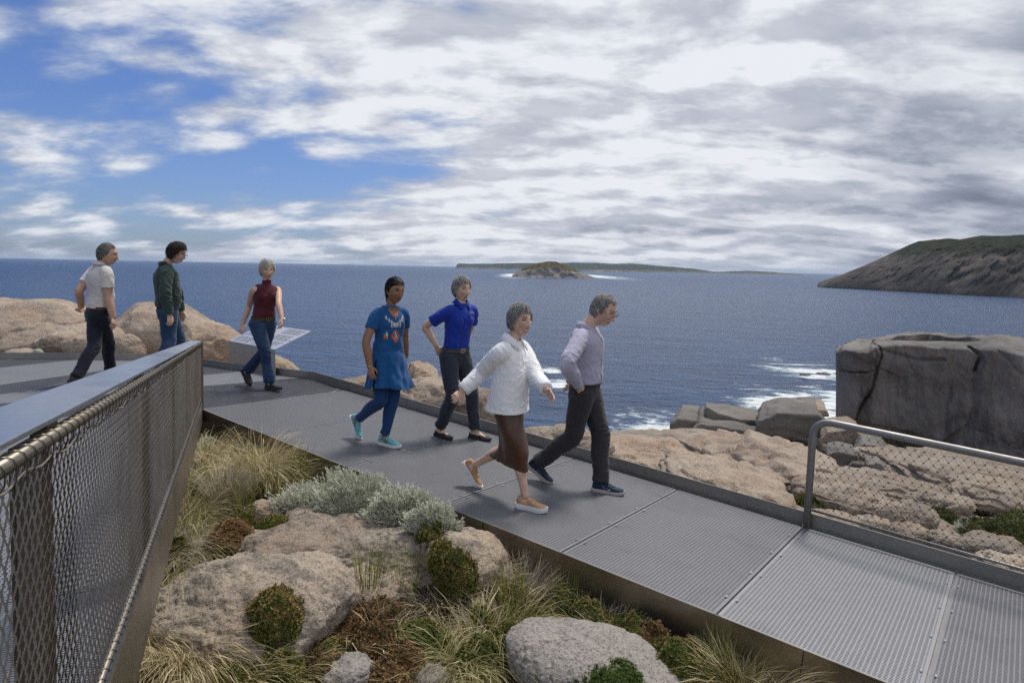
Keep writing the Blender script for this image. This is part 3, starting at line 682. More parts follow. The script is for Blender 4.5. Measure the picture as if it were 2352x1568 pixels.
def guard_rail():
    """bent tube frame with diamond netting on the far side of the ramp"""
    a0 = 5.82; base = rp(a0, 1.985); root = empty('guard_rail', tuple(base), 'bent tube guard rail with diamond wire netting beside the ramp', 'railing')
    up = np.array([0, 0, 1.0]); d = -E1
    ht = 0.90; top0 = base + up * ht
    lean = E2 * 0.0
    # frame: post, bend, sloping rail
    pts = [base - up * 0.02, base + up * (ht - 0.16)]
    c = base + up * (ht - 0.13) + d * 0.13
    for q in np.linspace(0, 1, 9)[1:]:
        an = q * (math.pi / 2 - 0.07); pts.append(c + (-d * math.cos(an) + up * math.sin(an)) * 0.13)
    pts.append(pts[-1] + unit(pts[-1] - pts[-2]) * 0.02)
    e = pts[-1]; pts += [e + d * s for s in (0.5, 1.5, 2.5, 3.5, 4.4)]
    m = MB(); m.tube(pts, 0.029, 14, flat=0.82, up=E2); m.build('rail_frame', M_RAIL, root, smooth=True)
    f2 = rp(a0 + 4.4, 1.985); m = MB(); m.tube([f2 - up * 0.02, f2 + up * ht], 0.026, 10); m.build('end_post', M_RAIL, root, smooth=True)
    lo = [rp(a0 + s, 2.0) + up * 0.155 for s in (0.03, 2.0, 4.4)]
    m = MB(); m.tube(lo, 0.0105, 10); m.build('bottom_rail', M_RAIL, root, smooth=True)
    pw, ph = 0.031, 0.040; n = int(4.3 / pw); V = []; F = []; r = 0.0013; ferr = MB()
    H = ht - 0.155 - 0.03; nr = int(H / ph)
    for i in range(n + 1):
        pts = []
        for j in range(nr + 1):
            sg = 1 if (j + i) % 2 else -1; s = 0.05 + i * pw + sg * (pw / 2 - 0.002)
            s = max(s, 0.035); slack = 0.010 * math.sin(3.1 * i * pw + j * 0.4)
            y0 = 0.155 + (j + 0.0) * H / nr
            if s < 0.14: y0 = min(y0, ht - 0.05 - 0.09 * (1 - s / 0.14))
            p = rp(a0 + s, 1.995) + up * y0 + E2 * slack * 0.3; pts.append(p)
            if sg == 1 and 0 < j < nr: ferr.box(rp(a0 + 0.05 + i * pw + pw / 2, 1.995) + up * y0, d * 0.0032, E2 * 0.0026, up * 0.0058)
        # curve the wire a little between knots
        q = []
        for u, w_ in zip(pts[:-1], pts[1:]): q += [u * 0.92 + w_ * 0.08, u * 0.5 + w_ * 0.5, u * 0.08 + w_ * 0.92]
        ferr_dummy = None; base_i = len(V)
        for pp in q:
            for k in range(3): an = 2.1 * k; V.append(pp + r * (math.cos(an) * d + math.sin(an) * E2))
        for k2 in range(len(q) - 1):
            for k in range(3): F.append((base_i + k2 * 3 + k, base_i + k2 * 3 + (k + 1) % 3, base_i + k2 * 3 + 3 + (k + 1) % 3, base_i + k2 * 3 + 3 + k))
    o = arr_mesh('wire_netting', np.array(V), np.array(F), M_WIRED, root); o['kind'] = 'stuff'
    o = ferr.build('ferrules', M_WIRED, root); o['kind'] = 'stuff'
    # side lacing and bottom lacing
    pts = []; N = int(4.3 / 0.030) * 6
    for k in range(N):
        s = 0.05 + k / 6 * 0.030; q = 2 * math.pi * k / 6; pts.append(rp(a0 + s, 2.0) + up * 0.155 + 0.012 * (math.cos(q) * E2 + math.sin(q) * up))
    m = MB(); m.tube(pts, 0.0012, 4, up=d); m.build('lacing', M_WIRE, root, smooth=True)
guard_rail()
def sign():
    # bent sheet: upright plate turned into a sloping reading panel
    A = atz(527, 836, PZ); B = atz(633, 862, PZ); t = unit(B - A); n = np.array([-t[1], t[0], 0]); up = np.array([0, 0, 1.0])
    root = empty('information_sign', tuple((A + B) / 2), 'bent steel information sign behind the woman in the maroon top', 'sign')
    hL = at(527, 783, A[1])[2] - PZ
    m = MB(); Lw = np.linalg.norm(B - A); m.box((A + B) / 2 + up * (hL / 2 - 0.01) , t * Lw / 2, n * 0.004, up * (hL / 2 + 0.01)); 
    m.build('stand', mat_steel('sign_steel', (0.50, 0.49, 0.47), 0.38, 0.8, 0.2, (0.3, 0.27, 0.22)), root)
    # sloping panel rises away from the reader
    sl = unit(n * 0.90 + up * 0.36); wd = 0.62
    p0 = A + up * (hL + 0.004) - t * 0.0; q = [p0, p0 + t * Lw, p0 + t * Lw + sl * wd, p0 + sl * wd]; nn = unit(np.cross(t, sl)); 
    m = MB(); m.prism(q, nn * 0.005); pm = mat_steel('sign_panel_steel', (0.66, 0.67, 0.69), 0.30, 0.6, 0.05, (0.4, 0.4, 0.4)); m.build('reading_panel', pm, root)
    ink = mat_plain('sign_ink', (0.07, 0.075, 0.08), 0.6); rng = random.Random(4)
    for col0, col1 in ((0.05, 0.44), (0.60, 0.95)):
        for r in range(17):
            if col0 < 0.1 and r < 0: continue
            y = 0.05 + r * 0.033; m = MB(); x = col0
            if r in (5, 11): continue
            end = col0 + (col1 - col0) * rng.uniform(0.75, 1.0)
            while x < end:
                wl_ = rng.uniform(0.02, 0.06); m.box(p0 + t * Lw * (x + wl_ / 2) + sl * y + nn * 0.0065, t * Lw * wl_ / 2, sl * 0.0045, nn * 0.0008); x += wl_ + 0.012
            m.build('text_line', ink, root)
    # a picture block low in the middle
    m = MB(); m.prism([p0 + t * Lw * u + sl * v + nn * 0.0055 for u, v in ((0.46, 0.02), (0.58, 0.02), (0.56, 0.22), (0.50, 0.22))], nn * 0.001); m.build('picture_block', mat_plain('sign_picture', (0.22, 0.25, 0.30), 0.5, var=0.4, scale=30), root)
sign()
# ------------------------------------------------------------------ rocks
M_GR_TAN = mat_granite('granite_tan', warm=(0.37, 0.285, 0.22), pale=(0.44, 0.375, 0.305), grey=(0.25, 0.225, 0.20), lichen=0.4, rust=0.4)
M_GR_NEAR = mat_granite('granite_lichened', warm=(0.42, 0.335, 0.26), pale=(0.49, 0.425, 0.345), grey=(0.27, 0.245, 0.215), lichen=0.85, rust=0.3, patch=0.62)
M_GR_PALE = mat_granite('granite_pale_grey', warm=(0.36, 0.335, 0.31), pale=(0.42, 0.40, 0.375), grey=(0.26, 0.25, 0.24), lichen=0.3, rust=0.1)
M_GR_SLAB = mat_granite('granite_slab', warm=(0.28, 0.225, 0.175), pale=(0.34, 0.295, 0.245), grey=(0.17, 0.16, 0.145), lichen=0.6, rust=0.3, scale=0.7, crystal=0.6, patch=0.35)
M_GR_DARK = mat_granite('granite_dark', warm=(0.155, 0.149, 0.142), pale=(0.215, 0.206, 0.195), grey=(0.10, 0.097, 0.093), lichen=0.4, rust=0.10, scale=0.5, crystal=0.25)
M_GR_BLOCK = mat_granite('granite_streaked', warm=(0.165, 0.162, 0.157), pale=(0.225, 0.22, 0.212), grey=(0.12, 0.119, 0.117), dark=(0.06, 0.061, 0.065), lichen=0.3, rust=0.12, scale=0.4, streak=True, crystal=0.1)
def remesh(mb, voxel, smooth=3, name='tmp'):
    """fuse overlapping closed shapes into one continuous skin"""
    me = mb.mesh(name); b = bmesh.new(); b.from_mesh(me); bmesh.ops.recalc_face_normals(b, faces=b.faces[:]); b.to_mesh(me); b.free()
    o = bpy.data.objects.new(name, me); COL.objects.link(o)
    m = o.modifiers.new('r', 'REMESH'); m.mode = 'VOXEL'; m.voxel_size = voxel; m.adaptivity = 0.0
    if smooth: s = o.modifiers.new('s', 'SMOOTH'); s.factor = 0.5; s.iterations = smooth
    dg = bpy.context.evaluated_depsgraph_get(); ev = o.evaluated_get(dg); q = bpy.data.meshes.new_from_object(ev)
    bpy.data.objects.remove(o); bpy.data.meshes.remove(me); return q
def mverts(me):
    v = np.empty(len(me.vertices) * 3, np.float32); me.vertices.foreach_get('co', v); n = np.empty_like(v); me.vertices.foreach_get('normal', n); return v.reshape(-1, 3).astype(float), n.reshape(-1, 3).astype(float)
def setverts(me, v): me.vertices.foreach_set('co', np.asarray(v, np.float32).ravel()); me.update()
_ICO = {}
def ico(sub):
    if sub not in _ICO:
        b = bmesh.new(); bmesh.ops.create_icosphere(b, subdivisions=sub, radius=1.0)
        _ICO[sub] = (np.array([v.co[:] for v in b.verts]), np.array([[v.index for v in f.verts] for f in b.faces])); b.free()
    return _ICO[sub]
def rock(name, label, c, size, mat, seed=0, e=0.85, amp=0.10, freq=1.6, cracks=3, cdep=0.05, rotz=0.0, tilt=0.0, sub=5, group=None, layers=0.0, rough=0.012, cat='rock', keep_below=-0.55, facet=0.75):
    d, f = ico(sub); r = np.random.default_rng(seed); p = np.sign(d) * np.abs(d) ** e
    p /= np.maximum(np.linalg.norm(p, axis=1)[:, None] ** 0.35, 0.5)
    for _ in range(9):                                # a few broad facets
        n_ = unit(r.normal(size=3) * np.array([1, 1, 0.9])); lim = r.uniform(0.74, 0.98); dd_ = p @ n_; ex_ = np.maximum(dd_ - lim, 0); p = p - np.outer(ex_ * facet, n_)
    s = np.asarray(size, float); m = s.mean(); off = r.uniform(-50, 50, 3)
    q = p * s
    w = q / m * freq + off
    h = fbm(w * 0.8, 3, 0.45) * amp * 1.4 + fbm(w * 2.2 + 7, 4, 0.5) * amp * 0.35
    if cracks:
        npt = 3 + 3 * cracks; seeds = r.uniform(-1, 1, (npt, 3)) * s / m; ws = np.array([1.0, 1.0, 1.5])
        wq = q / m + 0.16 * np.stack([fbm(w * 1.1 + 21, 3), fbm(w * 1.1 + 43, 3), fbm(w * 1.1 + 65, 3)], 1)
        D = np.linalg.norm((wq[:, None, :] - seeds[None]) * ws, axis=2); o2 = np.argsort(D, axis=1)[:, :2]; d1 = np.take_along_axis(D, o2[:, :1], 1)[:, 0]; d2 = np.take_along_axis(D, o2[:, 1:2], 1)[:, 0]
        open_ = r.uniform(0.15, 1.0, (npt, npt)); open_ = (open_ + open_.T) / 2; ed = d2 - d1
        h -= cdep * np.exp(-(ed / 0.042) ** 2) * open_[o2[:, 0], o2[:, 1]] * 1.6
        st = r.normal(0, 0.5 * cdep, npt); t_ = sstep(0.0, 0.10, ed) * 0.5; h += st[o2[:, 0]] * (0.5 + t_) + st[o2[:, 1]] * (0.5 - t_)
    if layers:
        z = q[:, 2] / m * 8.0 + 0.9 * q[:, 0] / m + fbm(w * 0.6 + 11, 3) * 1.5; fz = z % 1.0; h += layers * (0.75 - fz) * sstep(0.0, 0.10, fz) * (0.35 + 0.65 * sstep(-0.15, 0.25, fbm(w * 0.8 + 51, 2)))
    h += rough / m * fbm(w * (14 / freq), 3, 0.6)
    q = q + d * (h * m)[:, None]
    q[:, 2] = np.where(q[:, 2] < keep_below * s[2], keep_below * s[2] + (q[:, 2] - keep_below * s[2]) * 0.2, q[:, 2])
    ct, st = math.cos(tilt), math.sin(tilt); q = q @ np.array([[ct, 0, st], [0, 1, 0], [-st, 0, ct]]).T
    cz, sz = math.cos(rotz), math.sin(rotz); q = q @ np.array([[cz, -sz, 0], [sz, cz, 0], [0, 0, 1]]).T
    o = arr_mesh(name, q + np.asarray(c, float), f, mat)
    return tag(o, label, cat, group)
def gpix(px, py):
    """where the sight line of a picture point meets the ground"""
    d = ray(px, py); d = d / d[1]; ys = np.concatenate([np.linspace(1.0, 12, 600), np.linspace(12, 30, 300)])
    P = d[None, :] * ys[:, None] + np.array([0, 0, CAMZ]); g = ground_z(P[:, 0], P[:, 1], False)
    i = np.argmax(P[:, 2] < g); return P[i] if (P[:, 2] < g).any() else P[-1]
def clear_fascia(b, r=0.1):
    """plants of the strip stand in front of the ramp's fascia, not under the deck"""
    q = b - ORG; c = float(q @ E2); a = float(-(q @ E1))
    if -0.05 - r < c < 1.9 and -0.3 < a < 11:
        w = ORG - E1 * a + E2 * (-0.05 - r); return np.array([w[0], w[1], float(ground_z(np.array([w[0]]), np.array([w[1]]), False)[0])])
    return b
def rpx(name, label, x0, x1, yt, yb, mat, dr=0.8, zb=None, Y=None, lift=0.0, widen=1.0, **kw):
    """a rock that spans x0..x1 and yt..yb in the picture; dr = depth / width"""
    xc = (x0 + x1) / 2; hw_ = (x1 - x0) / 2 * widen; x0, x1 = xc - hw_, xc + hw_
    if Y is None:
        b = gpix(xc, yb) if zb is None else atz(xc, yb, zb); yf = b[1]; z0 = b[2] + lift
    else: yf = Y; z0 = at(xc, yb, Y)[2]
    w = (x1 - x0) / FOC * yf; Yc = yf + 0.42 * w * dr; w = (x1 - x0) / FOC * Yc
    cx = at(xc, yt, Yc)[0]; zt = at(xc, yt, Yc)[2]; h = max(zt - z0, 0.05)
    rz = h * 0.62; return rock(name, label, (cx, Yc, zt - rz * 0.98), (w / 2, w * dr / 2, rz), mat, **kw)
# boulders in the garden between balustrade and ramp
GB = 'boulders in the planted strip'
rpx('boulder', 'broad lichened granite boulder carrying the round green cushion shrub, nearest in the planted strip', 310, 830, 1284, 1560, M_GR_NEAR, dr=0.9, seed=11, e=1.0, amp=0.10, cracks=2, cdep=0.03, sub=6, group=GB, rough=0.02)
rpx('boulder', 'large humped granite boulder below the silver bush', 540, 1110, 1190, 1370, M_GR_NEAR, dr=0.75, seed=23, e=0.9, amp=0.12, cracks=4, cdep=0.05, sub=6, group=GB, rough=0.02)
rpx('boulder', 'granite boulder against the ramp fascia with the green shrub on its face', 930, 1180, 1222, 1400, M_GR_NEAR, dr=0.8, seed=5, e=0.85, amp=0.14, cracks=4, cdep=0.06, sub=5, group=GB, tilt=0.2, rough=0.02)
rpx('boulder', 'low pale boulder between the front boulder and the humped one', 700, 960, 1300, 1420, M_GR_NEAR, dr=0.8, seed=51, e=0.9, amp=0.12, cracks=2, cdep=0.04, sub=5, group=GB, rough=0.02)
rpx('boulder', 'flat pale grey boulder at the foot of the ramp fascia', 1130, 1640, 1462, 1690, M_GR_PALE, dr=0.7, seed=37, e=0.95, amp=0.08, cracks=2, cdep=0.03, sub=6, group=GB, tilt=0.34, rough=0.012)
rpx('boulder', 'small grey boulder half hidden in brown heath at the bottom edge', 728, 872, 1508, 1620, M_GR_PALE, dr=0.9, seed=41, e=0.8, amp=0.12, sub=5, group=GB)
rpx('boulder', 'small boulder under the blond grass at the bottom edge', 935, 1045, 1535, 1620, M_GR_PALE, dr=0.9, seed=43, e=0.8, amp=0.12, sub=4, group=GB)
rpx('boulder', 'small pale boulder left of the silver bush', 552, 640, 1150, 1205, M_GR_TAN, dr=0.8, seed=44, e=0.9, amp=0.08, sub=5, group=GB)
rpx('stone', 'small tan stone in long grass beneath the fascia', 528, 572, 1078, 1104, M_GR_TAN, dr=0.8, seed=45, e=0.7, amp=0.12, sub=4, group=GB)
rpx('stone', 'tan stone at the foot of the balustrade end', 424, 462, 1046, 1092, M_GR_TAN, dr=0.8, seed=46, e=0.8, amp=0.12, sub=4, group=GB)
rpx('stone', 'pale stone under the balustrade near the bottom edge', 268, 316, 1494, 1560, M_GR_NEAR, dr=0.9, seed=47, e=0.8, amp=0.12, sub=4, group=GB)
# sunlit domes behind the platform
GL = 'granite domes behind the platform'
def dome(label, x0, x1, yt, yb, Y, mat=M_GR_TAN, dr=0.7, **kw):
    kw.setdefault('cracks', 4); kw.setdefault('cdep', 0.03); kw.setdefault('amp', 0.09); kw.setdefault('sub', 6); kw.setdefault('e', 0.9)
    return rpx('boulder', label, x0, x1, yt, yb, mat, dr=dr, Y=Y, group=GL, **kw)
dome('long tan granite dome at the left picture edge behind the kerb', -190, 250, 687, 850, 12.2, seed=61, freq=1.4)
dome('reddish rounded boulder just behind the kerb, left of the man in the white polo', 82, 300, 744, 840, 11.3, seed=62, cracks=3)
dome('small rounded boulder at the kerb between the two men', 252, 338, 768, 840, 11.2, seed=63, sub=5)
dome('tall tan granite dome behind the man in the green shirt', 212, 520, 697, 850, 12.0, seed=64, dr=0.8, cracks=5, cdep=0.04)
dome('tan granite shoulder sloping down to the sign', 380, 560, 738, 870, 11.6, seed=65, dr=1.0, tilt=0.35)
dome('pale flat stone behind the kerb at the left edge', 12, 96, 800, 822, 11.2, seed=66, sub=4, cracks=1)
dome('tan granite toe running down beside the sign to the water', 560, 700, 822, 905, 11.2, seed=67, tilt=0.42, dr=0.8)
# rocks beyond the kerb in the middle
GM = 'granite rocks beyond the kerb'
def mid(label, x0, x1, yt, yb, Y=None, mat=M_GR_TAN, dr=0.7, **kw):
    kw.setdefault('cracks', 3); kw.setdefault('cdep', 0.05); kw.setdefault('amp', 0.09); kw.setdefault('sub', 5); kw.setdefault('e', 0.85)
    kw['cracks'] += 5; kw['cdep'] *= 1.5; kw['layers'] = kw.get('layers', 0.01) * 3.4; return rpx('boulder', label, x0, x1, yt, yb, mat, dr=dr * 1.5, Y=Y, group=GM, widen=1.12 if x0 < 1350 else 1.3, **kw)
mid('low reddish rock at the kerb behind the woman in the blue tunic', 762, 985, 868, 930, 9.6, seed=71, dr=0.4)
mid('rounded grey rock just behind the woman in the blue tunic', 915, 1010, 834, 905, 9.9, seed=72, layers=0.02, dr=0.7)
mid('broad tan slab at the kerb between the tunic and the blue polo', 905, 1130, 868, 985, 9.0, seed=73, dr=0.5, layers=0.025, cracks=4)
mid('tan rock at the kerb behind the blue polo woman', 1040, 1190, 890, 1010, 8.5, seed=74, dr=0.6)
mid('thin tan slab behind the woman in the white shirt', 1170, 1400, 984, 1070, 8.0, seed=75, dr=0.35, layers=0.02)
mid('cracked tan slab at the kerb right of the man in the lilac shirt', 1360, 1560, 1012, 1100, 8.6, seed=76, dr=0.6, layers=0.03, cracks=5)
mid('long tan slab at the kerb in front of the round dome', 1475, 1680, 1056, 1130, 8.0, seed=77, dr=0.7, layers=0.03, cracks=5)
mid('cracked tan slab dipping to the guard rail post', 1560, 1805, 1078, 1180, 7.4, seed=78, dr=0.7, layers=0.03, cracks=6, tilt=0.16)
mid('small round tan boulder on the slab', 1552, 1610, 1040, 1072, 8.9, seed=79, sub=4)
mid('large smooth tan dome left of the guard rail post', 1590, 1870, 1016, 1150, 9.2, seed=80, dr=0.8, layers=0.022, cracks=4, sub=6)
mid('flat grey tan slab behind the round dome', 1420, 1720, 1012, 1080, 10.5, seed=81, dr=0.6, layers=0.03, mat=M_GR_SLAB)
mid('smooth hump of granite behind the netting', 1850, 2010, 1104, 1190, 7.9, seed=82, dr=0.8, mat=M_GR_SLAB)
# slabs and blocks on the cliff edge
GE = 'grey blocks on the cliff edge'
def edge(label, x0, x1, yt, yb, Y, mat=M_GR_DARK, dr=0.6, **kw):
    kw.setdefault('cracks', 3); kw.setdefault('cdep', 0.05); kw.setdefault('amp', 0.06); kw.setdefault('sub', 5); kw.setdefault('e', 0.5)
    return rpx('rock_slab', label, x0, x1, yt, yb, mat, dr=dr, Y=Y, group=GE, facet=1.0, widen=1.06, **kw)
def slabpx(label, outline, Y, depth, mat=M_GR_DARK, seed=0, back=(0.25, 0.06), vox=0.045, amp=0.05, name='rock_slab'):
    """angular block: picture outline at its own distance, real thickness running back, worn and fractured"""
    n = len(outline); f = [at(x, y, Y) for x, y in outline]; cx = np.mean(f, 0); g = []
    for q in f: g.append(q + np.array([back[0] * depth + 0.3 * depth * (q[0] / Y), depth, back[1] * depth]) - (q - cx) * 0.12)
    mb = MB(); mb.add(f + g, [tuple(range(n)), tuple(range(n, 2 * n))[::-1]] + [(i, n + i, n + (i + 1) % n, (i + 1) % n) for i in range(n)]); me = remesh(mb, vox * 0.7, 1); v, nn = mverts(me); off = seed * 3.3
    h = fbm(v * 1.6 + off, 4) * amp + fbm(v * 7 + off, 3) * amp * 0.22; z = v[:, 2] * 3.2 + fbm(v * 0.8 + off, 2) * 1.2; fz = z % 1.0; h += amp * 0.5 * (0.75 - fz) * sstep(0, 0.1, fz)
    setverts(me, v + nn * h[:, None]); me.name = name; me.materials.clear(); me.materials.append(mat); shade(me); o = link(name, me); return tag(o, label, 'rock', GE)
slabpx('squarish dark grey block at the cliff edge above the white water', [(1538, 1045), (1541, 975), (1556, 962), (1600, 966), (1606, 1045)], 16.2, 1.6, seed=1)
slabpx('long grey slab between the square block and the balanced stones', [(1580, 1050), (1590, 986), (1606, 974), (1650, 978), (1720, 990), (1800, 1004), (1800, 1050)], 15.8, 2.2, M_GR_DARK, seed=2)
slabpx('pointed dark slab lying tilted on the cliff edge', [(1624, 986), (1620, 940), (1625, 933), (1650, 949), (1700, 962), (1750, 964), (1738, 990), (1690, 994)], 16.4, 1.0, seed=3, back=(0.1, -0.05), amp=0.03)
slabpx('wide flattened boulder balanced on the slab', [(1734, 986), (1742, 966), (1786, 951), (1880, 953), (1902, 976), (1890, 1006), (1800, 1006), (1752, 998)], 15.2, 1.8, M_GR_DARK, seed=4, amp=0.06)
slabpx('thin pale slab on top of the balanced boulder', [(1784, 952), (1800, 940), (1850, 937), (1900, 942), (1905, 956), (1840, 956)], 15.9, 1.2, M_GR_SLAB, seed=5)
slabpx('angular block with a bright end face behind the netting', [(1884, 1014), (1900, 992), (1958, 985), (1982, 1000), (1978, 1026), (1920, 1034)], 14.2, 1.2, M_GR_SLAB, seed=6, amp=0.03)
slabpx('flat broken slab right of the angular block', [(1962, 1040), (1980, 1020), (2020, 1022), (2046, 1044), (2040, 1066), (1980, 1062)], 13.6, 1.2, M_GR_DARK, seed=7)
slabpx('small dark block lying on the slab behind the netting', [(1898, 1072), (1900, 1044), (1925, 1037), (1970, 1046), (1972, 1074)], 12.2, 0.7, seed=8, vox=0.03, amp=0.03)
slabpx('small cube of dark rock behind the netting', [(1988, 1094), (1990, 1066), (2022, 1064), (2030, 1072), (2028, 1096)], 11.6, 0.45, seed=9, vox=0.025, amp=0.02)
edge('rubble block between the two small dark blocks', 1940, 1996, 1058, 1090, 12.0, seed=100, e=0.6)
edge('long grey ledge at the foot of the great block', 1760, 2100, 1010, 1090, 15.5, seed=101, dr=0.5, tilt=0.08, layers=0.04, mat=M_GR_SLAB, e=0.7)
edge('layered slab shelf under the great block', 2000, 2480, 1050, 1220, 14.0, seed=102, dr=0.6, tilt=0.16, layers=0.05, mat=M_GR_SLAB, e=0.75, sub=6)
# the great block
def great_block():
    Y = 19.0
    L = lambda px, py, dy=0.0: at(px, py, Y + dy)
    root = None
    # face outline left->right along the top and bottom
    top = [(1926, 800), (1935, 793), (1996, 795), (2006, 786), (2060, 781), (2150, 783), (2210, 785), (2300, 784), (2352, 796), (2420, 806), (2520, 815), (2700, 840)]
    bot = [(1922, 985), (1960, 1005), (2000, 1020), (2080, 1042), (2160, 1072), (2250, 1108), (2352, 1150), (2520, 1200), (2700, 1240)]
    tx, ty = np.array(top, float).T; bx, by = np.array(bot, float).T
    nu, nv, nd = 250, 120, 40
    cols = np.concatenate([np.linspace(1920, 2400, 210), np.linspace(2408, 2700, 40)])
    def surf(u, v):                                   # u column px, v 0..1 bottom->top on the face
        yt = np.interp(u, tx, ty); yb = np.interp(u, bx, by); return yb + (yt - yb) * v
    cols_ = list(cols); V = []
    def column(base_fn, inward):
        col = [base_fn(j / (nv - 1)) for j in range(nv)]; t0 = col[-1]
        for j in range(nd):
            t = (j + 1) / nd; col.append(t0 + inward * t + np.array([0, 0, 0.10 * math.sin(t * 2.5) - 1.2 * t ** 2.5]))
        return col
    def face(c):
        dy = -4.5 * (c - 1920) / 780                  # the face swings towards the viewer on the right
        er = math.exp(-(c - 1920) / 14.0)             # rounded left corner
        def fn(v):
            und = 0.55 * max(0, 0.20 - v) * 6; rnd = 0.5 * max(0, (v - 0.93) / 0.07) ** 2.0; return at(c, surf(c, v), Y + dy + 1.1 * er + und + rnd)
        return fn
    f0 = face(1920)
    for k in range(16, 0, -1):                        # flank running back from the corner
        sh = np.array([0.30 * k, 0.36 * k, -0.02 * k]); V.append(column(lambda v: f0(v) + sh, np.array([4.0, 1.5, 0.0])))
    for c in cols: V.append(column(face(c), np.array([4.2, 6.0, 0.0])))
    V = np.array(V); p = V.reshape(-1, 3)
    jj = np.tile(np.arange(nv + nd), V.shape[0]); n1 = fbm(p * 0.35, 4, 0.5); n2 = fbm(p * np.array([1.6, 1.6, 0.8]), 5, 0.55)
    face = (jj < nv)
    # jointing: irregular blocks set back by different amounts
    rb = np.random.default_rng(77); sd = np.stack([rb.uniform(9, 20, 26), rb.uniform(-3.6, 1.2, 26)], 1); q2 = np.stack([p[:, 0], p[:, 2]], 1) + 0.28 * np.stack([fbm(p * 0.6 + 4, 3), fbm(p * 0.6 + 14, 3)], 1)
    DD = np.linalg.norm((q2[:, None] - sd[None]) * np.array([1.0, 0.55]), axis=2); oo = np.argsort(DD, 1)[:, :2]; e_ = np.take_along_axis(DD, oo[:, 1:2], 1)[:, 0] - np.take_along_axis(DD, oo[:, :1], 1)[:, 0]
    stp = rb.normal(0, 0.035, 26); nb = stp[oo[:, 0]] * sstep(0, 0.06, e_) + 0.035 * np.exp(-(e_ / 0.03) ** 2) * (oo[:, 0] % 3 == 0) + ridged(p * np.array([2.2, 2.2, 1.1]), 4, 0.6) * 0.05
    dl_ = np.where(face, n1 * 0.30 + n2 * 0.10 + nb, 0); p[:, 1] += dl_; p[:, 0] += 0.5 * dl_; p[:, 2] += np.where(face, 0, n1 * 0.25 + n2 * 0.08) + n2 * 0.03
    # the long crack that splits the left column off, and a ledge line
    def crack(pts, wid, dep):
        best = np.full(len(p), 9.0); cp = [at(q[0], q[1], Y) for q in pts]
        for a, b in zip(cp[:-1], cp[1:]):
            a2, b2 = a[[0, 2]], b[[0, 2]]; d = b2 - a2; t = np.clip(((p[:, [0, 2]] - a2) @ d) / (d @ d), 0, 1)
            best = np.minimum(best, np.linalg.norm(p[:, [0, 2]] - a2 - t[:, None] * d, axis=1))
        dl_ = np.where(face, dep * (0.35 + 0.9 * np.clip(0.5 + fbm(p * 1.1 + 8, 2), 0, 1)) * np.exp(-((best + 0.02 * fbm(p * 5, 2)) / wid) ** 2), 0); p[:, 1] += dl_; p[:, 0] += 0.5 * dl_
    cz_ = np.array([at(a_, b_, Y)[[0, 2]] for a_, b_ in ((2002, 786), (2006, 815), (1998, 850), (1990, 890), (1975, 925), (1962, 960), (1950, 1040))])[::-1]; lx_ = np.interp(p[:, 2], cz_[:, 1], cz_[:, 0]) + 0.06 * fbm(p * 2.5, 2); st_ = np.where(face, -0.28 * sstep(0.05, -0.03, p[:, 0] - lx_ - 0.5 * (p[:, 1] - Y)), 0); p[:, 1] += st_; p[:, 0] += 0.5 * st_
    crack([(2002, 786), (2006, 815), (1998, 850), (1990, 890), (1975, 925), (1962, 960)], 0.026, 0.25)
    crack([(1924, 858), (1960, 850), (2000, 848)], 0.025, 0.16)
    crack([(2140, 783), (2150, 800), (2142, 830)], 0.03, 0.22); crack([(2142, 830), (2138, 930), (2128, 1030)], 0.05, 0.08)
    crack([(2340, 880), (2330, 930), (2352, 990)], 0.06, 0.25); crack([(2010, 800), (2060, 815), (2100, 812)], 0.04, 0.12)
    o = arr_mesh('great_rock', p, grid_faces(V.shape[0], nv + nd), M_GR_BLOCK)
    tag(o, 'huge dark streaked granite block standing above the slabs', 'rock')
great_block()
rock('rock_slab', 'orange tinted cap stone on top of the huge block', at(2062, 786, 20.2), (0.75, 0.5, 0.10), M_GR_TAN, seed=7, amp=0.1, e=0.8, sub=4, group=GE)
# rocks awash in the sea
for i, (x0, x1, y, lab) in enumerate(((1836, 1862, 862, 'short dark rock awash in the white water'), (1872, 1908, 860, 'long thin dark rock awash beside the huge block'))):
    c = s_at((x0 + x1) / 2, y); w = (x1 - x0) / FOC * c[1] / 2
    rock('sea_rock', lab, c, (w, w * 0.5, 0.8), M_GR_DARK, seed=120 + i, sub=4, amp=0.15, group='rocks awash')
# weathered boulders under the netting
GN = 'weathered boulders under the netting'
for i, (x0, x1, yt, yb, lab) in enumerate((
        (1985, 2066, 1150, 1222, 'rounded boulder with brown base behind the netting'), (2056, 2146, 1160, 1234, 'tall dark boulder right of the brown based one'),
        (1960, 2040, 1186, 1226, 'low pale boulder just above the bottom rail'), (2044, 2130, 1204, 1250, 'flat tan boulder touching the bottom rail line'),
        (2130, 2208, 1220, 1270, 'rounded boulder beside the grey tuft under the netting'), (2200, 2340, 1230, 1300, 'long boulder with flat top near the right picture edge'),
        (2250, 2380, 1276, 1340, 'half buried boulder at the right picture edge above the kerb'), (1840, 1960, 1182, 1216, 'flat pale stone at the guard rail post'),
        (2080, 2220, 1130, 1190, 'broad humped boulder in the middle of the netting'), (2140, 2260, 1290, 1330, 'low stone hard against the kerb'))):
    rpx('boulder', lab, x0, x1, yt, yb, M_GR_SLAB if i % 2 else M_GR_NEAR, dr=0.8, seed=130 + i, e=0.85, amp=0.13, cracks=3, cdep=0.05, sub=5, group=GN, rough=0.02, widen=1.22)
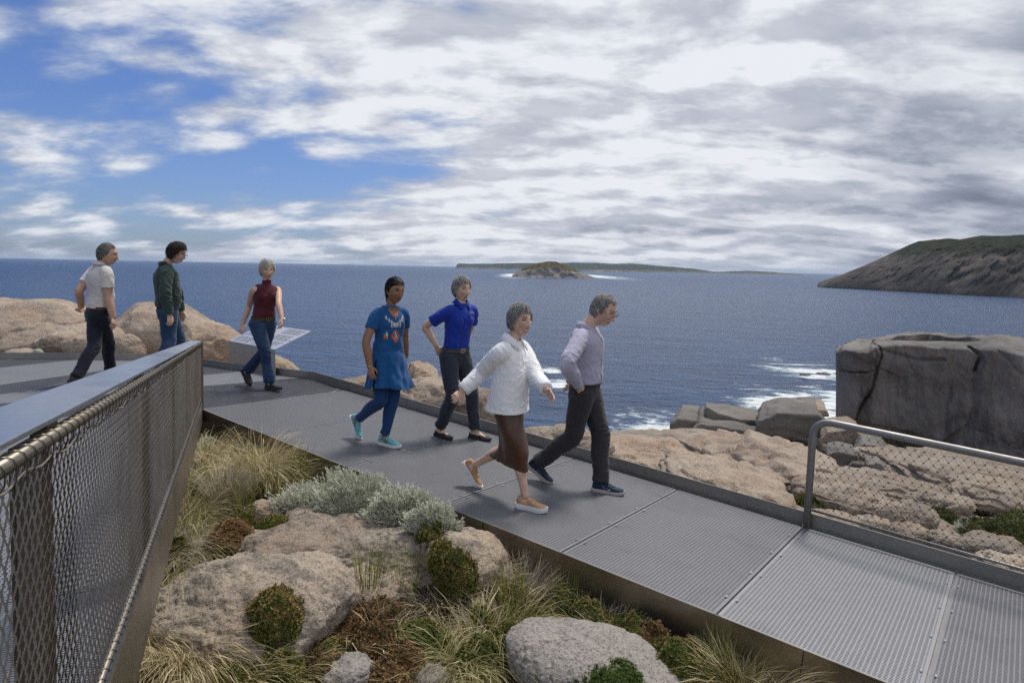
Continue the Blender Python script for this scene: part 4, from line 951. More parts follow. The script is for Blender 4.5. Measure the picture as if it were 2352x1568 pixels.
# long smooth granite slabs beyond them
for i, (x0, x1, yt, yb, Y, tl, lab) in enumerate((
        (1870, 2180, 1088, 1170, 9.6, 0.10, 'long smooth granite slab behind the netting, nearest layer'), (1950, 2500, 1056, 1180, 11.0, 0.13, 'long smooth granite slab behind the netting, middle layer'),
        (2180, 2560, 1110, 1230, 9.2, 0.10, 'smooth granite slab at the right picture edge behind the netting'), (1900, 2300, 1050, 1130, 11.8, 0.10, 'smooth granite slab below the broken blocks'))):
    rpx('rock_slab', lab, x0, x1, yt, yb, M_GR_SLAB, dr=0.7, Y=Y, seed=150 + i, e=0.9, amp=0.07, cracks=7, cdep=0.04, sub=6, layers=0.06, tilt=tl, group='smooth slabs behind the netting')
# ------------------------------------------------------------------ plants
def mat_leaf(name, c0, c1, c2, rough=0.7, trans=0.0):
    def fn(T, b):
        t = T.new('ShaderNodeAttribute', attribute_name='tone').outputs['Fac']
        T.put(b.inputs['Base Color'], T.ramp(t, [(0.0, c0), (0.5, c1), (1.0, c2)])); b.inputs['Roughness'].default_value = rough; b.inputs['Specular IOR Level'].default_value = 0.25
    return material(name, fn)
M_STRAW = mat_leaf('grass_straw', (0.211, 0.165, 0.066), (0.436, 0.350, 0.185), (0.686, 0.594, 0.383))
M_GRASSM = mat_leaf('grass_mixed', (0.092, 0.112, 0.026), (0.251, 0.224, 0.086), (0.554, 0.475, 0.264))
M_GRASSV = mat_leaf('grass_violet', (0.132, 0.112, 0.092), (0.317, 0.264, 0.211), (0.528, 0.462, 0.356))
M_REED = mat_leaf('reed_green', (0.073, 0.099, 0.016), (0.185, 0.205, 0.040), (0.396, 0.370, 0.119))
M_SILVER = mat_leaf('silver_leaf', (0.30, 0.32, 0.23), (0.58, 0.60, 0.48), (0.82, 0.83, 0.70))
M_HEATH = mat_leaf('heath_brown_green', (0.062, 0.088, 0.020), (0.163, 0.175, 0.044), (0.400, 0.225, 0.106))
M_HEATHB = mat_leaf('heath_brown', (0.075, 0.056, 0.022), (0.213, 0.131, 0.060), (0.413, 0.256, 0.138))
M_HEATHG = mat_leaf('heath_green', (0.04, 0.06, 0.014), (0.12, 0.13, 0.030), (0.30, 0.19, 0.075))
M_BRISTLE = mat_leaf('bristle_green', (0.030, 0.055, 0.009), (0.075, 0.115, 0.020), (0.15, 0.17, 0.04))
def blades(n, base, spread, length, lean, width, curl, rng, wind=(0.25, 0.0), seg=5, upright=0.0, heads=0.0):
    """curved grass blades as thin strips; returns verts, quads, tone"""
    a = rng.uniform(0, 2 * math.pi, n); rr = spread * np.sqrt(rng.uniform(size=n)); p = base + np.stack([np.cos(a) * rr, np.sin(a) * rr, np.full(n, -0.02)], 1)
    L = length * rng.uniform(0.45, 1.1, n); th = np.abs(rng.normal(lean, 0.35 * lean + 0.05, n)) * 0.35; az = a + rng.normal(0, 0.7, n)
    dh = np.stack([np.cos(az) + wind[0], np.sin(az) + wind[1], np.zeros(n)], 1); dh /= np.linalg.norm(dh, axis=1)[:, None] + 1e-9
    side = np.stack([-dh[:, 1], dh[:, 0], np.zeros(n)], 1); w = width * rng.uniform(0.6, 1.3, n); tw = rng.uniform(-0.6, 0.6, n)[:, None]
    sd = side * np.cos(tw) + np.array([0, 0, 1.0]) * np.sin(tw) * 0.6; c = curl * rng.uniform(0.5, 1.5, n); bright = np.clip(rng.normal(0.5, 0.26, n), 0, 1); hd = rng.uniform(size=n) < heads
    V = np.zeros((n, seg + 1, 2, 3)); T = np.zeros((n, seg + 1, 2))
    for s in range(seg + 1):
        ww = w * (1 - (s / seg) ** 1.6) + 0.0004
        if s >= seg - 1: ww = np.where(hd, w * 2.2 if s == seg - 1 else w * 0.8, ww)
        V[:, s, 0] = p - sd * ww[:, None]; V[:, s, 1] = p + sd * ww[:, None]; T[:, s] = np.clip(bright + 0.22 * (s / seg - 0.4), 0, 1)[:, None]
        th = np.minimum(th + c / seg * (1 + s * 0.35), 2.4); p = p + (dh * np.sin(th)[:, None] + np.array([0, 0, 1.0]) * np.cos(th)[:, None]) * (L / seg)[:, None]
    i = (np.arange(n) * (seg + 1) * 2)[:, None] + 2 * np.arange(seg)[None]; F = np.stack([i, i + 1, i + 3, i + 2], -1).reshape(-1, 4)
    return V.reshape(-1, 3), F, T.ravel()
_gs = [0]
def tussock(name, label, px, py, n, length, mat, spread=0.10, lean=0.55, width=0.0016, curl=0.9, group='tussocks of grass', heads=0.0, base=None, lift=0.0, wind=(0.25, 0.0), seg=5, cat='grass'):
    _gs[0] += 1; rng = np.random.default_rng(900 + _gs[0]); b = clear_fascia(gpix(px, py), spread) if base is None else np.asarray(base, float); b = b + np.array([0, 0, lift])
    V, F, Tn = blades(n, b, spread, length, lean, width, curl, rng, wind, seg, heads=heads)
    o = arr_mesh(name, V, F, mat, smooth=False); add_attr(o.data, 'tone', Tn); return tag(o, label, cat, group)
def surface_hits(px0, px1, py0, py1): pass
def cushion(label, x0, x1, yt, yb, mat, tuft=0.014, dens=12000, group='cushion shrubs', brown=0.5, dr=1.0, seed=0, Y=None, name='cushion_shrub', lobes=0.18, zoff=0.0, flatb=0.0):
    """low rounded shrub: dark core and thousands of small leaf sprigs"""
    xc = (x0 + x1) / 2; rng = np.random.default_rng(400 + seed)
    b = clear_fascia(gpix(xc, yb), (x1 - x0) / FOC * 4.0 * 0.8) if Y is None else at(xc, yb, Y)
    w = (x1 - x0) / FOC * b[1]; Yc = b[1] + 0.35 * w * dr; w = (x1 - x0) / FOC * Yc; zt = at(xc, yt, Yc)[2]; h = max(zt - b[2], 0.05)
    if Y is None: h = min(h, 0.70 * w); zt = b[2] + h
    c = np.array([at(xc, yt, Yc)[0], Yc, zt - h]); size = np.array([w / 2, w / 2 * dr, h]); off = rng.uniform(-9, 9, 3)
    def shape(d):
        return d * (1 + lobes * fbm(d * 2.2 + off, 3, 0.5) + 0.05 * fbm(d * 7 + off, 2))[:, None]
    d, f = ico(4); core = shape(d) * size * 0.90; core[:, 2] = np.maximum(core[:, 2], -0.25 * h)
    root = empty(name, tuple(c), label, 'shrub', group)
    o = arr_mesh('core', core + c, f, mat, root); add_attr(o.data, 'tone', np.full(len(d), 0.0) + 0.02)  # darkest tone: shade between the sprigs put into the core's colour
    area = 2 * math.pi * (size[0] * size[1] + size[0] * h + size[1] * h) / 3; n = int(min(9000, max(300, dens * area * 1.6)))
    d = rng.normal(size=(n, 3)); d[:, 2] = np.abs(d[:, 2]) * 1.0 - 0.22; d /= np.linalg.norm(d, axis=1)[:, None]
    P = shape(d) * size; N = d / size; N /= np.linalg.norm(N, axis=1)[:, None]; P = P * rng.uniform(0.90, 1.02, (n, 1))
    T1 = np.cross(N, rng.normal(size=(n, 3))); T1 /= np.linalg.norm(T1, axis=1)[:, None]; T2 = np.cross(N, T1)
    patch = fbm(d * 2.6 + off * 1.7, 3) * 0.7 + brown; V = []; Tn = []; k = 5
    L = tuft * rng.uniform(0.7, 1.4, n)
    for j in range(k):
        an = 2 * math.pi * j / k + rng.uniform(0, 1, n); rad = np.cos(an)[:, None] * T1 + np.sin(an)[:, None] * T2; out = N * 0.85 + rad * 0.62
        tip = P + out * L[:, None]; sdv = np.cross(N, rad) * (L * 0.20)[:, None]; m_ = P + out * (L * 0.55)[:, None]
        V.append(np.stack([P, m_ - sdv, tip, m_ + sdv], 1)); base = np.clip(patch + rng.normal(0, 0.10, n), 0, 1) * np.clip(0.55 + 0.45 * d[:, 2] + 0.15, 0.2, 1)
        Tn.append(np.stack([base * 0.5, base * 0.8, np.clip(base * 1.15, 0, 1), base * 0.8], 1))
    V = np.concatenate(V, 0).reshape(-1, 3); F = np.arange(len(V)).reshape(-1, 4); o = arr_mesh('foliage', V + c, F, mat, root, smooth=False); add_attr(o.data, 'tone', np.concatenate(Tn, 0).ravel())
    return root
def silver_bush(label, x0, x1, yt, yb, n=1500, seed=0, Y=None, group='silver bushes', dr=0.8, thick=0.0026):
    """cushion bush of pale forking twigs"""
    n = int(n * 1.6); xc = (x0 + x1) / 2; rng = np.random.default_rng(700 + seed); b = gpix(xc, yb) if Y is None else at(xc, yb, Y)
    w = (x1 - x0) / FOC * b[1]; Yc = b[1] + 0.35 * w * dr; w = (x1 - x0) / FOC * Yc; zt = at(xc, yt, Yc)[2]; h = max(zt - b[2], 0.06); c = np.array([at(xc, yt, Yc)[0], Yc, zt - h])
    off = rng.uniform(-9, 9, 3); d = rng.normal(size=(n, 3)) * np.array([1, 1, 0.8]) + np.array([0, 0, 0.45]); d /= np.linalg.norm(d, axis=1)[:, None]; d[:, 2] = np.abs(d[:, 2])
    s_ = 1 + 0.50 * fbm(d * 2.8 + off, 3); e = c + d * np.array([w / 2, w / 2 * dr, h]) * (s_ * rng.uniform(0.70, 1.05, n))[:, None]
    nrm_ = lambda q: q / (np.linalg.norm(q, axis=1)[:, None] + 1e-9)
    out = nrm_(d * np.array([1, 1, 1.2]) + rng.normal(size=(n, 3)) * 0.35 + np.array([0, 0, 0.5])); L = rng.uniform(0.03, 0.07, n)[:, None]; t = np.clip(rng.normal(0.55, 0.18, n), 0.1, 1)
    cc_ = (e - ORG) @ E2; kp_ = (cc_ < -0.05) | (cc_ > 2.1); e, out, L, t, d = e[kp_], out[kp_], L[kp_], t[kp_], d[kp_]; n = len(e)
    V, Tn = [], []
    def sticks(a, b, r0, r1, t0, t1):
        dd = nrm_(b - a); x = nrm_(np.cross(dd, (0.3, 0.5, 0.8))); y = np.cross(dd, x)
        ring = lambda q, r: np.stack([q + r * (math.cos(2.1 * j) * x + math.sin(2.1 * j) * y) for j in range(3)], 1)
        V.append(np.concatenate([ring(a, r0), ring(b, r1)], 1)); Tn.append(np.concatenate([np.repeat(t0[:, None], 3, 1), np.repeat(t1[:, None], 3, 1)], 1))
    sticks(e - out * L, e, thick, thick * 0.85, t * 0.55, t)
    for k in range(3):
        o2 = nrm_(out + rng.normal(size=(n, 3)) * 0.55); sticks(e - out * L * rng.uniform(0, 0.4, (n, 1)), e + o2 * rng.uniform(0.012, 0.03, (n, 1)), thick * 0.8, thick * 0.75, t * 0.85, np.minimum(1, t * 1.25))
    V = np.concatenate(V, 0); Tn = np.concatenate(Tn, 0).ravel(); i = (np.arange(len(V)) * 6)[:, None]; V = V.reshape(-1, 3)
    F = np.concatenate([np.concatenate([i + j, i + (j + 1) % 3, i + 3 + (j + 1) % 3, i + 3 + j], 1) for j in range(3)], 0)
    root = empty('silver_bush', tuple(c), label, 'shrub', group)
    d, f = ico(3); core = d * np.array([w / 2, w / 2 * dr, h]) * 0.72; core[:, 2] = np.maximum(core[:, 2], -0.02); o = arr_mesh('core', core + c, f, M_SILVER, root); add_attr(o.data, 'tone', np.full(len(d), 0.0))
    o = arr_mesh('twigs', np.array(V), np.array(F), M_SILVER, root, smooth=False); add_attr(o.data, 'tone', np.array(Tn))
silver_bush('silver cushion bush, left lobe beside the pale boulder', 600, 800, 1116, 1208, 1500, 1, dr=0.5, Y=5.2)
silver_bush('silver cushion bush, tallest lobe in the middle', 700, 930, 1086, 1208, 2300, 2, dr=0.42, Y=5.02)
silver_bush('silver cushion bush, lobe against the ramp fascia', 830, 1030, 1122, 1216, 2000, 3, dr=0.4, Y=4.78)
silver_bush('silver cushion bush, small lobe at the lower end', 930, 1050, 1160, 1222, 1100, 4, dr=0.4, Y=4.55)
silver_bush('small silver bush in shade under the balustrade end', 440, 500, 1005, 1050, 350, 5)
silver_bush('grey bush behind the netting beside the post', 1862, 1950, 1118, 1175, 500, 6)
silver_bush('grey bush among the boulders in the netting', 1930, 2000, 1135, 1190, 450, 7)
silver_bush('small grey bush at the round dome behind the kerb', 1680, 1735, 1076, 1112, 260, 8)
silver_bush('small grey tuft between boulders near the right edge', 2190, 2240, 1200, 1235, 220, 9)
silver_bush('tiny grey bush on rock by the left kerb', 70, 104, 795, 814, 200, 10, Y=11.0)
# cushions
cushion('rust brown cushion shrub left of the humped boulder', 468, 596, 1186, 1300, M_HEATHB, seed=1, brown=0.75)
cushion('low brown cushion on the shoulder of the humped boulder', 586, 672, 1188, 1226, M_HEATH, seed=2, Y=4.75)
cushion('thin brown mat trailing along the humped boulder', 664, 748, 1204, 1228, M_HEATHB, seed=3, Y=4.7)
cushion('round green cushion shrub growing on the front boulder', 566, 694, 1354, 1462, M_HEATH, seed=4, brown=0.72, lobes=0.28, Y=3.45)
cushion('green and brown shrub on the face of the boulder by the fascia', 1000, 1098, 1268, 1352, M_HEATHG, seed=5, brown=0.75, lobes=0.5, Y=4.12); cushion('small brown tipped lobe left of that shrub', 984, 1046, 1246, 1306, M_HEATH, seed=8, brown=0.7, lobes=0.5, Y=4.22)
cushion('smaller green shrub above it on the same boulder', 958, 1030, 1208, 1268, M_HEATHG, seed=6, brown=0.7, lobes=0.5, Y=4.45)
hp = [(790, 960, 1375, 1470, M_HEATHB, 'brown heath right of the front boulder, below the tall reeds'), (600, 800, 1440, 1540, M_HEATH, 'brown heath in front of the front boulder'), (780, 930, 1440, 1560, M_HEATHB, 'rusty heath in the middle of the bottom edge'), (700, 850, 1405, 1500, M_HEATHB, 'rusty heath hugging the right flank of the front boulder'), (850, 990, 1480, 1590, M_HEATHB, 'rusty heath right of the small grey boulder'),
      (880, 1040, 1430, 1540, M_HEATH, 'brown green heath under the arching straw grass'), (560, 720, 1490, 1620, M_HEATH, 'dark heath at the bottom edge left of the small grey boulder'), (820, 960, 1520, 1640, M_HEATHB, 'heath at the bottom edge beside the small grey boulder'),
      (1030, 1180, 1470, 1600, M_HEATH, 'heath at the bottom edge under the tangled grass'), (1225, 1330, 1345, 1440, M_HEATHG, 'green heath left end below the fascia'), (1300, 1410, 1350, 1440, M_HEATH, 'green brown heath behind the flat pale boulder'),
      (1385, 1520, 1362, 1475, M_HEATH, 'large brown green heath below the fascia seam'), (1480, 1640, 1420, 1560, M_HEATH, 'large brown green heath at the lower end of the fascia'), (1370, 1470, 1430, 1500, M_HEATH, 'heath behind the crest of the flat pale boulder'),
      (270, 410, 1545, 1640, M_HEATHB, 'brown heath in the bottom left corner below the balustrade'), (1100, 1230, 1440, 1540, M_HEATHG, 'green heath left of the flat pale boulder'), (1560, 1700, 1500, 1640, M_HEATH, 'heath at the bottom edge beside the blond tussock')]
hp += [(660, 800, 1500, 1600, M_HEATHB, 'brown heath between the front boulder and the small grey boulder'), (940, 1060, 1395, 1480, M_HEATHB, 'brown heath below the thinner reeds'), (1040, 1150, 1400, 1490, M_HEATH, 'green brown heath right of the humped boulder foot'),
       (470, 610, 1530, 1640, M_HEATH, 'heath at the bottom edge beside the blond grass'), (1120, 1240, 1350, 1440, M_HEATH, 'heath in the angle of boulder and fascia'), (1430, 1560, 1388, 1480, M_HEATHB, 'rusty heath against the lower fascia'), (1600, 1720, 1450, 1580, M_HEATHG, 'green heath at the foot of the lower fascia'), (1180, 1290, 1400, 1480, M_HEATH, 'heath at the left shoulder of the flat pale boulder'), (350, 450, 1240, 1320, M_HEATHG, 'green heath under the balustrade beyond the front boulder')]
for i, (a, b, c, d, m, lab) in enumerate(hp): cushion(lab, a, b, c, d, m, seed=20 + i, brown=0.5 + 0.12 * math.sin(i * 2.1), dens=9000, tuft=0.015, lobes=0.34, group='heath clumps', name='heath')
cushion('bristly bright green mat in front of the flat pale boulder', 1225, 1350, 1520, 1640, M_HEATHG, seed=50, brown=0.3, dens=3500, lobes=0.3, name='moss_mat', group='green mats')
cushion('smooth bright green mat on the flat pale boulder', 1290, 1480, 1530, 1600, M_BRISTLE, seed=51, brown=0.5, dens=5000, tuft=0.02, lobes=0.1, Y=3.25, name='moss_mat', group='green mats')
for i, (a, b, c, d, m, lab) in enumerate(((1826, 1900, 1136, 1182, M_HEATHG, 'green shrub at the foot of the guard rail post'), (1738, 1800, 1090, 1128, M_HEATHB, 'rust brown shrub in front of the smooth tan dome'),
        (1900, 1975, 1158, 1196, M_HEATHG, 'green patch behind the bottom rail near the post'), (2130, 2200, 1166, 1214, M_HEATHG, 'dark green shrub in the hollow between boulders'), (2210, 2330, 1196, 1250, M_HEATHG, 'green shrub spreading among the boulders at right'),
        (2280, 2420, 1180, 1270, M_HEATH, 'green brown shrub at the right picture edge'), (2000, 2060, 1128, 1156, M_HEATHB, 'dry brown shrub on the slab behind the netting'), (1960, 2040, 1206, 1226, M_HEATH, 'small green mat between kerb and bottom rail'), (2060, 2130, 1226, 1250, M_HEATHB, 'brown mat on the stone under the bottom rail'))):
    cushion(lab, a, b, c, d, m, seed=70 + i, brown=0.45, dens=3000, tuft=0.022, lobes=0.35, group='shrubs beyond the ramp')
# grasses: (x, y, blades, length, material, spread, lean, label)
GT = [(480, 1020, 300, 0.40, M_GRASSM, 0.10, 0.6, 'grass in the corner under the balustrade end'), (720, 1180, 220, 0.34, M_STRAW, 0.10, 0.6, 'straw grass in front of the silver bush'), (1100, 1380, 300, 0.42, M_STRAW, 0.12, 0.6, 'straw grass between the boulder and the fascia'), (1320, 1410, 240, 0.30, M_GRASSM, 0.12, 0.6, 'grass above the flat pale boulder'), (1460, 1420, 200, 0.30, M_GRASSV, 0.10, 0.5, 'thin grey grass in the large heath'), (640, 1580, 320, 0.36, M_GRASSM, 0.12, 0.7, 'green straw grass at the bottom edge in the dark heath'), (800, 1480, 160, 0.34, M_STRAW, 0.08, 0.8, 'loose straw blades over the rusty heath'), (1850, 1620, 300, 0.34, M_STRAW, 0.10, 0.7, 'blond grass at the bottom edge under the near panel'),
      (470, 1075, 420, 0.50, M_STRAW, 0.12, 0.6, 'tangled pale tussock below the balustrade end'), (520, 1130, 520, 0.52, M_GRASSM, 0.14, 0.6, 'shaggy green straw tussock next to the balustrade'), (590, 1110, 620, 0.62, M_STRAW, 0.12, 0.7, 'large straw tussock leaning under the fascia'),
      (640, 1130, 420, 0.55, M_GRASSM, 0.12, 0.6, 'straw green tussock left of the silver bush'), (520, 1180, 420, 0.45, M_GRASSV, 0.10, 0.35, 'upright violet grey tussock behind the rust cushion'), (430, 1160, 460, 0.50, M_GRASSM, 0.12, 0.55, 'green tussock along the balustrade foot, far one'),
      (410, 1235, 460, 0.48, M_GRASSM, 0.12, 0.55, 'green tussock along the balustrade foot, middle one'), (450, 1290, 380, 0.40, M_GRASSM, 0.10, 0.6, 'low green tussock below the rust cushion'), (365, 1310, 420, 0.46, M_GRASSV, 0.10, 0.6, 'wispy grey tussock along the balustrade foot'),
      (340, 1400, 420, 0.44, M_GRASSM, 0.10, 0.6, 'green straw tussock at the left flank of the front boulder'), (430, 1540, 1300, 0.52, M_STRAW, 0.13, 0.8, 'big blond tussock sweeping over the front boulder'), (330, 1510, 700, 0.46, M_STRAW, 0.10, 0.7, 'blond tussock under the balustrade at lower left'),
      (520, 1590, 480, 0.40, M_STRAW, 0.12, 0.75, 'blond grass at the bottom edge left of the heath'), (1080, 1540, 720, 0.46, M_GRASSM, 0.16, 0.8, 'tangled straw grass in the middle of the bottom edge'), (1150, 1480, 520, 0.44, M_STRAW, 0.13, 0.7, 'straw tussock right of the tangled grass'),
      (1010, 1420, 360, 0.40, M_GRASSV, 0.12, 0.6, 'greyish grass behind the straw tussock'), (1190, 1400, 360, 0.38, M_GRASSV, 0.12, 0.5, 'wispy grass at the foot of the fascia seam'), (1245, 1370, 300, 0.36, M_STRAW, 0.10, 0.6, 'small straw tuft against the fascia'), (1410, 1385, 220, 0.30, M_STRAW, 0.08, 0.6, 'small straw tuft above the large heath'),
      (1750, 1575, 1200, 0.46, M_STRAW, 0.11, 0.75, 'big blond tussock against the fascia at the bottom edge'), (1690, 1560, 260, 0.36, M_GRASSM, 0.08, 0.45, 'green grass beside the big blond tussock'), (1560, 1560, 200, 0.30, M_GRASSM, 0.10, 0.6, 'thin grass in the heath near the lower fascia'), (890, 1500, 160, 0.34, M_STRAW, 0.06, 0.9, 'arching straw tuft over the brown heath'), (700, 1060, 160, 0.45, M_STRAW, 0.06, 0.8, 'seeding grass leaning over the fascia edge'),
      (980, 1590, 420, 0.40, M_GRASSM, 0.14, 0.75, 'green straw grass at the bottom edge between small boulders'), (1200, 1590, 420, 0.40, M_GRASSM, 0.12, 0.7, 'green straw grass at the bottom edge beside the green mat')]
for (x, y, n, L, m, sp, ln, lab) in GT: tussock('tussock_grass', lab, x, y, int(n * 1.7), L, m, spread=sp * 1.15, width=0.0012, lean=ln, curl=1.0 if ln > 0.5 else 0.4, heads=0.12)
for (x, y, n, L, lab) in ((850, 1400, 130, 0.42, 'tall clump of green reeds right of the front boulder'), (930, 1390, 90, 0.36, 'thinner clump of reeds on the humped boulder foot'), (690, 1120, 60, 0.42, 'green reeds in front of the fascia beyond the silver bush'), (1170, 1430, 120, 0.40, 'green reeds left of the flat pale boulder'),
        (1330, 1380, 80, 0.30, 'short reeds against the fascia'), (1665, 1540, 110, 0.34, 'green reeds at the lower end of the fascia'), (560, 1210, 60, 0.34, 'brown reeds above the rust cushion'), (1190, 1500, 100, 0.34, 'reeds beside the crest of the flat pale boulder')):
    tussock('reeds', lab, x, y, n * 2, L * 1.1, M_REED, spread=0.08, lean=0.14, curl=0.15, width=0.0021, group='clumps of reeds', wind=(0.1, 0.0), cat='reeds')
for (x, y, n, L, lab) in ((1800, 1120, 160, 0.28, 'dry grass in the crack of the tan slab'), (1590, 1082, 120, 0.26, 'thin dry grass beside the small round boulder'), (1700, 1090, 120, 0.26, 'dry grass at the foot of the smooth dome'), (2060, 1150, 160, 0.30, 'dry grass on the slabs behind the netting'), (2060, 1222, 120, 0.22, 'dry tuft against the tall dark boulder'), (1880, 1200, 120, 0.22, 'dry grass hanging over the kerb by the post'), (1780, 1155, 120, 0.24, 'dry grass at the kerb left of the post'), (1470, 1085, 100, 0.22, 'dry grass at the kerb by the cracked slab')):
    tussock('tussock_grass', lab, x, y, n, L, M_GRASSV, spread=0.14, lean=0.4, curl=0.6, width=0.0022, group='dry grass beyond the kerb')

# low growth covering the soil of the strip: too dense to count
def ground_cover():
    rng = np.random.default_rng(321); n = 36000
    ab = np.stack([rng.uniform(-0.3, 9.5, n), -rng.uniform(0.02, 3.6, n)], 1); P0 = ORG[:2] - ab[:, :1] * E1[:2] + ab[:, 1:] * E2[:2]
    d = (P0 - RB0[:2]) @ np.array([-RL[0], -RL[1]]); ok = (d > 0.04) & (P0[:, 1] > 1.2); dens = fbm(np.c_[P0 * 1.7, np.zeros(n)], 3); ok &= rng.uniform(size=n) < np.clip(0.45 + dens * 1.1, 0.10, 1); P0 = P0[ok]
    z = ground_z(P0[:, 0], P0[:, 1]); base = np.c_[P0, z]; n = len(base)
    V, F, T = blades(n, base, 0.01, 0.17, 0.7, 0.0011, 1.1, rng, seg=4, heads=0.05)
    T = np.clip(T * 0.8 + np.repeat(fbm(np.c_[P0 * 1.1 + 9, np.zeros(n)], 2), 10) * 0.6 - 0.05, 0, 1)
    o = arr_mesh('ground_cover', V, F, M_GRASSM, smooth=False); add_attr(o.data, 'tone', T); tag(o, 'short dry grass covering the soil of the planted strip', kind='stuff')
ground_cover()
# ------------------------------------------------------------------ people
UP = np.array([0, 0, 1.0])
def azv(deg): a = math.radians(deg); return np.array([math.sin(a), math.cos(a), 0.0])
def rightof(f): return np.array([f[1], -f[0], 0.0])
def spline(P, n):
    P = np.asarray(P, float); m = len(P)
    if m < 3: return np.array([P[0] + (P[-1] - P[0]) * t for t in np.linspace(0, 1, n)])
    Q = np.vstack([2 * P[0] - P[1], P, 2 * P[-1] - P[-2]]); out = []
    for t in np.linspace(0, m - 1, n):
        i = min(int(t), m - 2); u = t - i; a, b, c, d = Q[i], Q[i + 1], Q[i + 2], Q[i + 3]
        out.append(0.5 * (2 * b + (c - a) * u + (2 * a - 5 * b + 4 * c - d) * u * u + (3 * b - a - 3 * c + d) * u ** 3))
    return np.array(out)
def limb(mb, P, R, n=None, sides=16):
    """tapered limb through joints P with radii R"""
    A = np.c_[np.asarray(P, float), np.asarray(R, float)]; n = n or len(P) * 5; S = spline(A, n); mb.tube(S[:, :3], np.maximum(S[:, 3], 0.004), sides)
def loft(mb, rings, n=28, m=None, ex=2.3):
    """rings: (centre, half-width vector, half-depth vector)"""
    A = np.array([np.r_[c, a, b] for c, a, b in rings]); S = spline(A, m or len(rings) * 6); V = []
    th = np.linspace(0, 2 * math.pi, n, endpoint=False); ct, st = np.cos(th), np.sin(th)
    cx, sx = np.sign(ct) * np.abs(ct) ** (2 / ex), np.sign(st) * np.abs(st) ** (2 / ex)
    for r in S: V.append(r[:3] + cx[:, None] * r[3:6] + sx[:, None] * r[6:9])
    V = np.array(V).reshape(-1, 3); k = len(S); F = [(i * n + j, i * n + (j + 1) % n, (i + 1) * n + (j + 1) % n, (i + 1) * n + j) for i in range(k - 1) for j in range(n)]
    F += [tuple(range(n))[::-1], tuple(range((k - 1) * n, k * n))]
    e1, e2 = V[n] - V[0], V[1] - V[0]
    mb.add(V, F)
def blob(mb, c, ax, ay, az, sub=3):
    d, f = ico(sub); mb.add(np.asarray(c) + d[:, :1] * ax + d[:, 1:2] * ay + d[:, 2:3] * az, f)
def wrinkle(me, amp, freq, seed, axis=None, squash=0.45, mask=None):
    v, n = mverts(me); p = v.copy()
    w = p * freq + seed * 7.7
    if axis is not None: ax = unit(axis); w = w - np.outer((w @ ax), ax) * (1 - squash)
    warp = np.stack([fbm(p * freq * 0.5 + 31 + seed, 2), fbm(p * freq * 0.5 + 57 + seed, 2), fbm(p * freq * 0.5 + 83 + seed, 2)], 1)
    a = np.abs(pnoise(w + warp * 1.3)); b = np.abs(pnoise(w * 2.1 + warp * 1.6 + 40)); h = (np.exp(-(a / 0.10)) * 1.25 + np.exp(-(b / 0.10)) * 0.55 - 0.45) + fbm(w * 0.5 + 5, 2) * 0.5
    h = h * amp
    if mask is not None: h = h * mask(v)
    setverts(me, v + n * h[:, None])
def finish(me, name, mat, parent):
    me.name = name; me.materials.clear(); me.materials.append(mat); shade(me); return link(name, me, parent)
def mat_cloth(name, col, rough=0.85, weave=900.0, var=0.06, sheen=0.15, fade=None, wr=0.35, pattern=None):
    def fn(T, b):
        p = pos(T); n = T.noise(p, 7, 5, 0.6, 0.4)
        c = T.mix(T.rng(n, 0.3, 0.7), tuple(q * (1 - var) for q in col), tuple(min(1, q * (1 + var)) for q in col))
        if fade is not None: c = T.mix(T.math('MULTIPLY', T.rng(T.noise(p, 3.2, 5, 0.6, 0.3), 0.50, 0.68), 0.75), c, fade)
        if pattern: c = pattern(T, p, c)
        T.put(b.inputs['Base Color'], c); b.inputs['Roughness'].default_value = rough; b.inputs['Specular IOR Level'].default_value = 0.25
        b.inputs['Sheen Weight'].default_value = sheen; b.inputs['Sheen Roughness'].default_value = 0.5
        h = T.math('ADD', T.math('MULTIPLY', T.noise(T.mapping(p, (1, 1, 0.6)), 22, 4, 0.55, 1.2), 0.0055), T.math('MULTIPLY', T.noise(p, weave, 2, 0.5), 0.0003))
        bump(T, b, h, wr, 1.0)
    return material(name, fn)
def mat_skin(name, col):
    def fn(T, b):
        p = pos(T); c = T.mix(T.rng(T.noise(p, 18, 5, 0.6), 0.3, 0.7), tuple(q * 0.86 for q in col), tuple(q * 1.10 for q in col))
        c = T.mix(T.math('MULTIPLY', T.rng(T.noise(p, 45, 4, 0.6), 0.52, 0.7), 0.35), c, (col[0] * 0.95, col[1] * 0.62, col[2] * 0.52))
        T.put(b.inputs['Base Color'], c); b.inputs['Roughness'].default_value = 0.52; b.inputs['Specular IOR Level'].default_value = 0.35
        b.inputs['Subsurface Weight'].default_value = 0.08; b.inputs['Subsurface Radius'].default_value = (0.012, 0.005, 0.003)
        bump(T, b, T.noise(p, 160, 3, 0.6), 0.15, 0.002)
    return material(name, fn)
def mat_hair(name, c0, c1, c2):
    def fn(T, b):
        t = T.new('ShaderNodeAttribute', attribute_name='tone').outputs['Fac']; p = pos(T)
        c = T.ramp(t, [(0.0, c0), (0.5, c1), (1.0, c2)]); c = T.mix(T.math('MULTIPLY', T.rng(T.noise(p, 130, 3, 0.6), 0.45, 0.7), 0.3), c, c0)
        T.put(b.inputs['Base Color'], c); b.inputs['Roughness'].default_value = 0.45; b.inputs['Specular IOR Level'].default_value = 0.4
        bump(T, b, T.noise(p, 220, 3, 0.6), 0.6, 0.004)
    return material(name, fn)
M_EYEW = mat_plain('eye_white', (0.36, 0.31, 0.28), 0.4); M_EYED = mat_plain('eye_dark', (0.02, 0.016, 0.013), 0.2); M_TEETH = mat_plain('teeth', (0.78, 0.74, 0.67), 0.3)
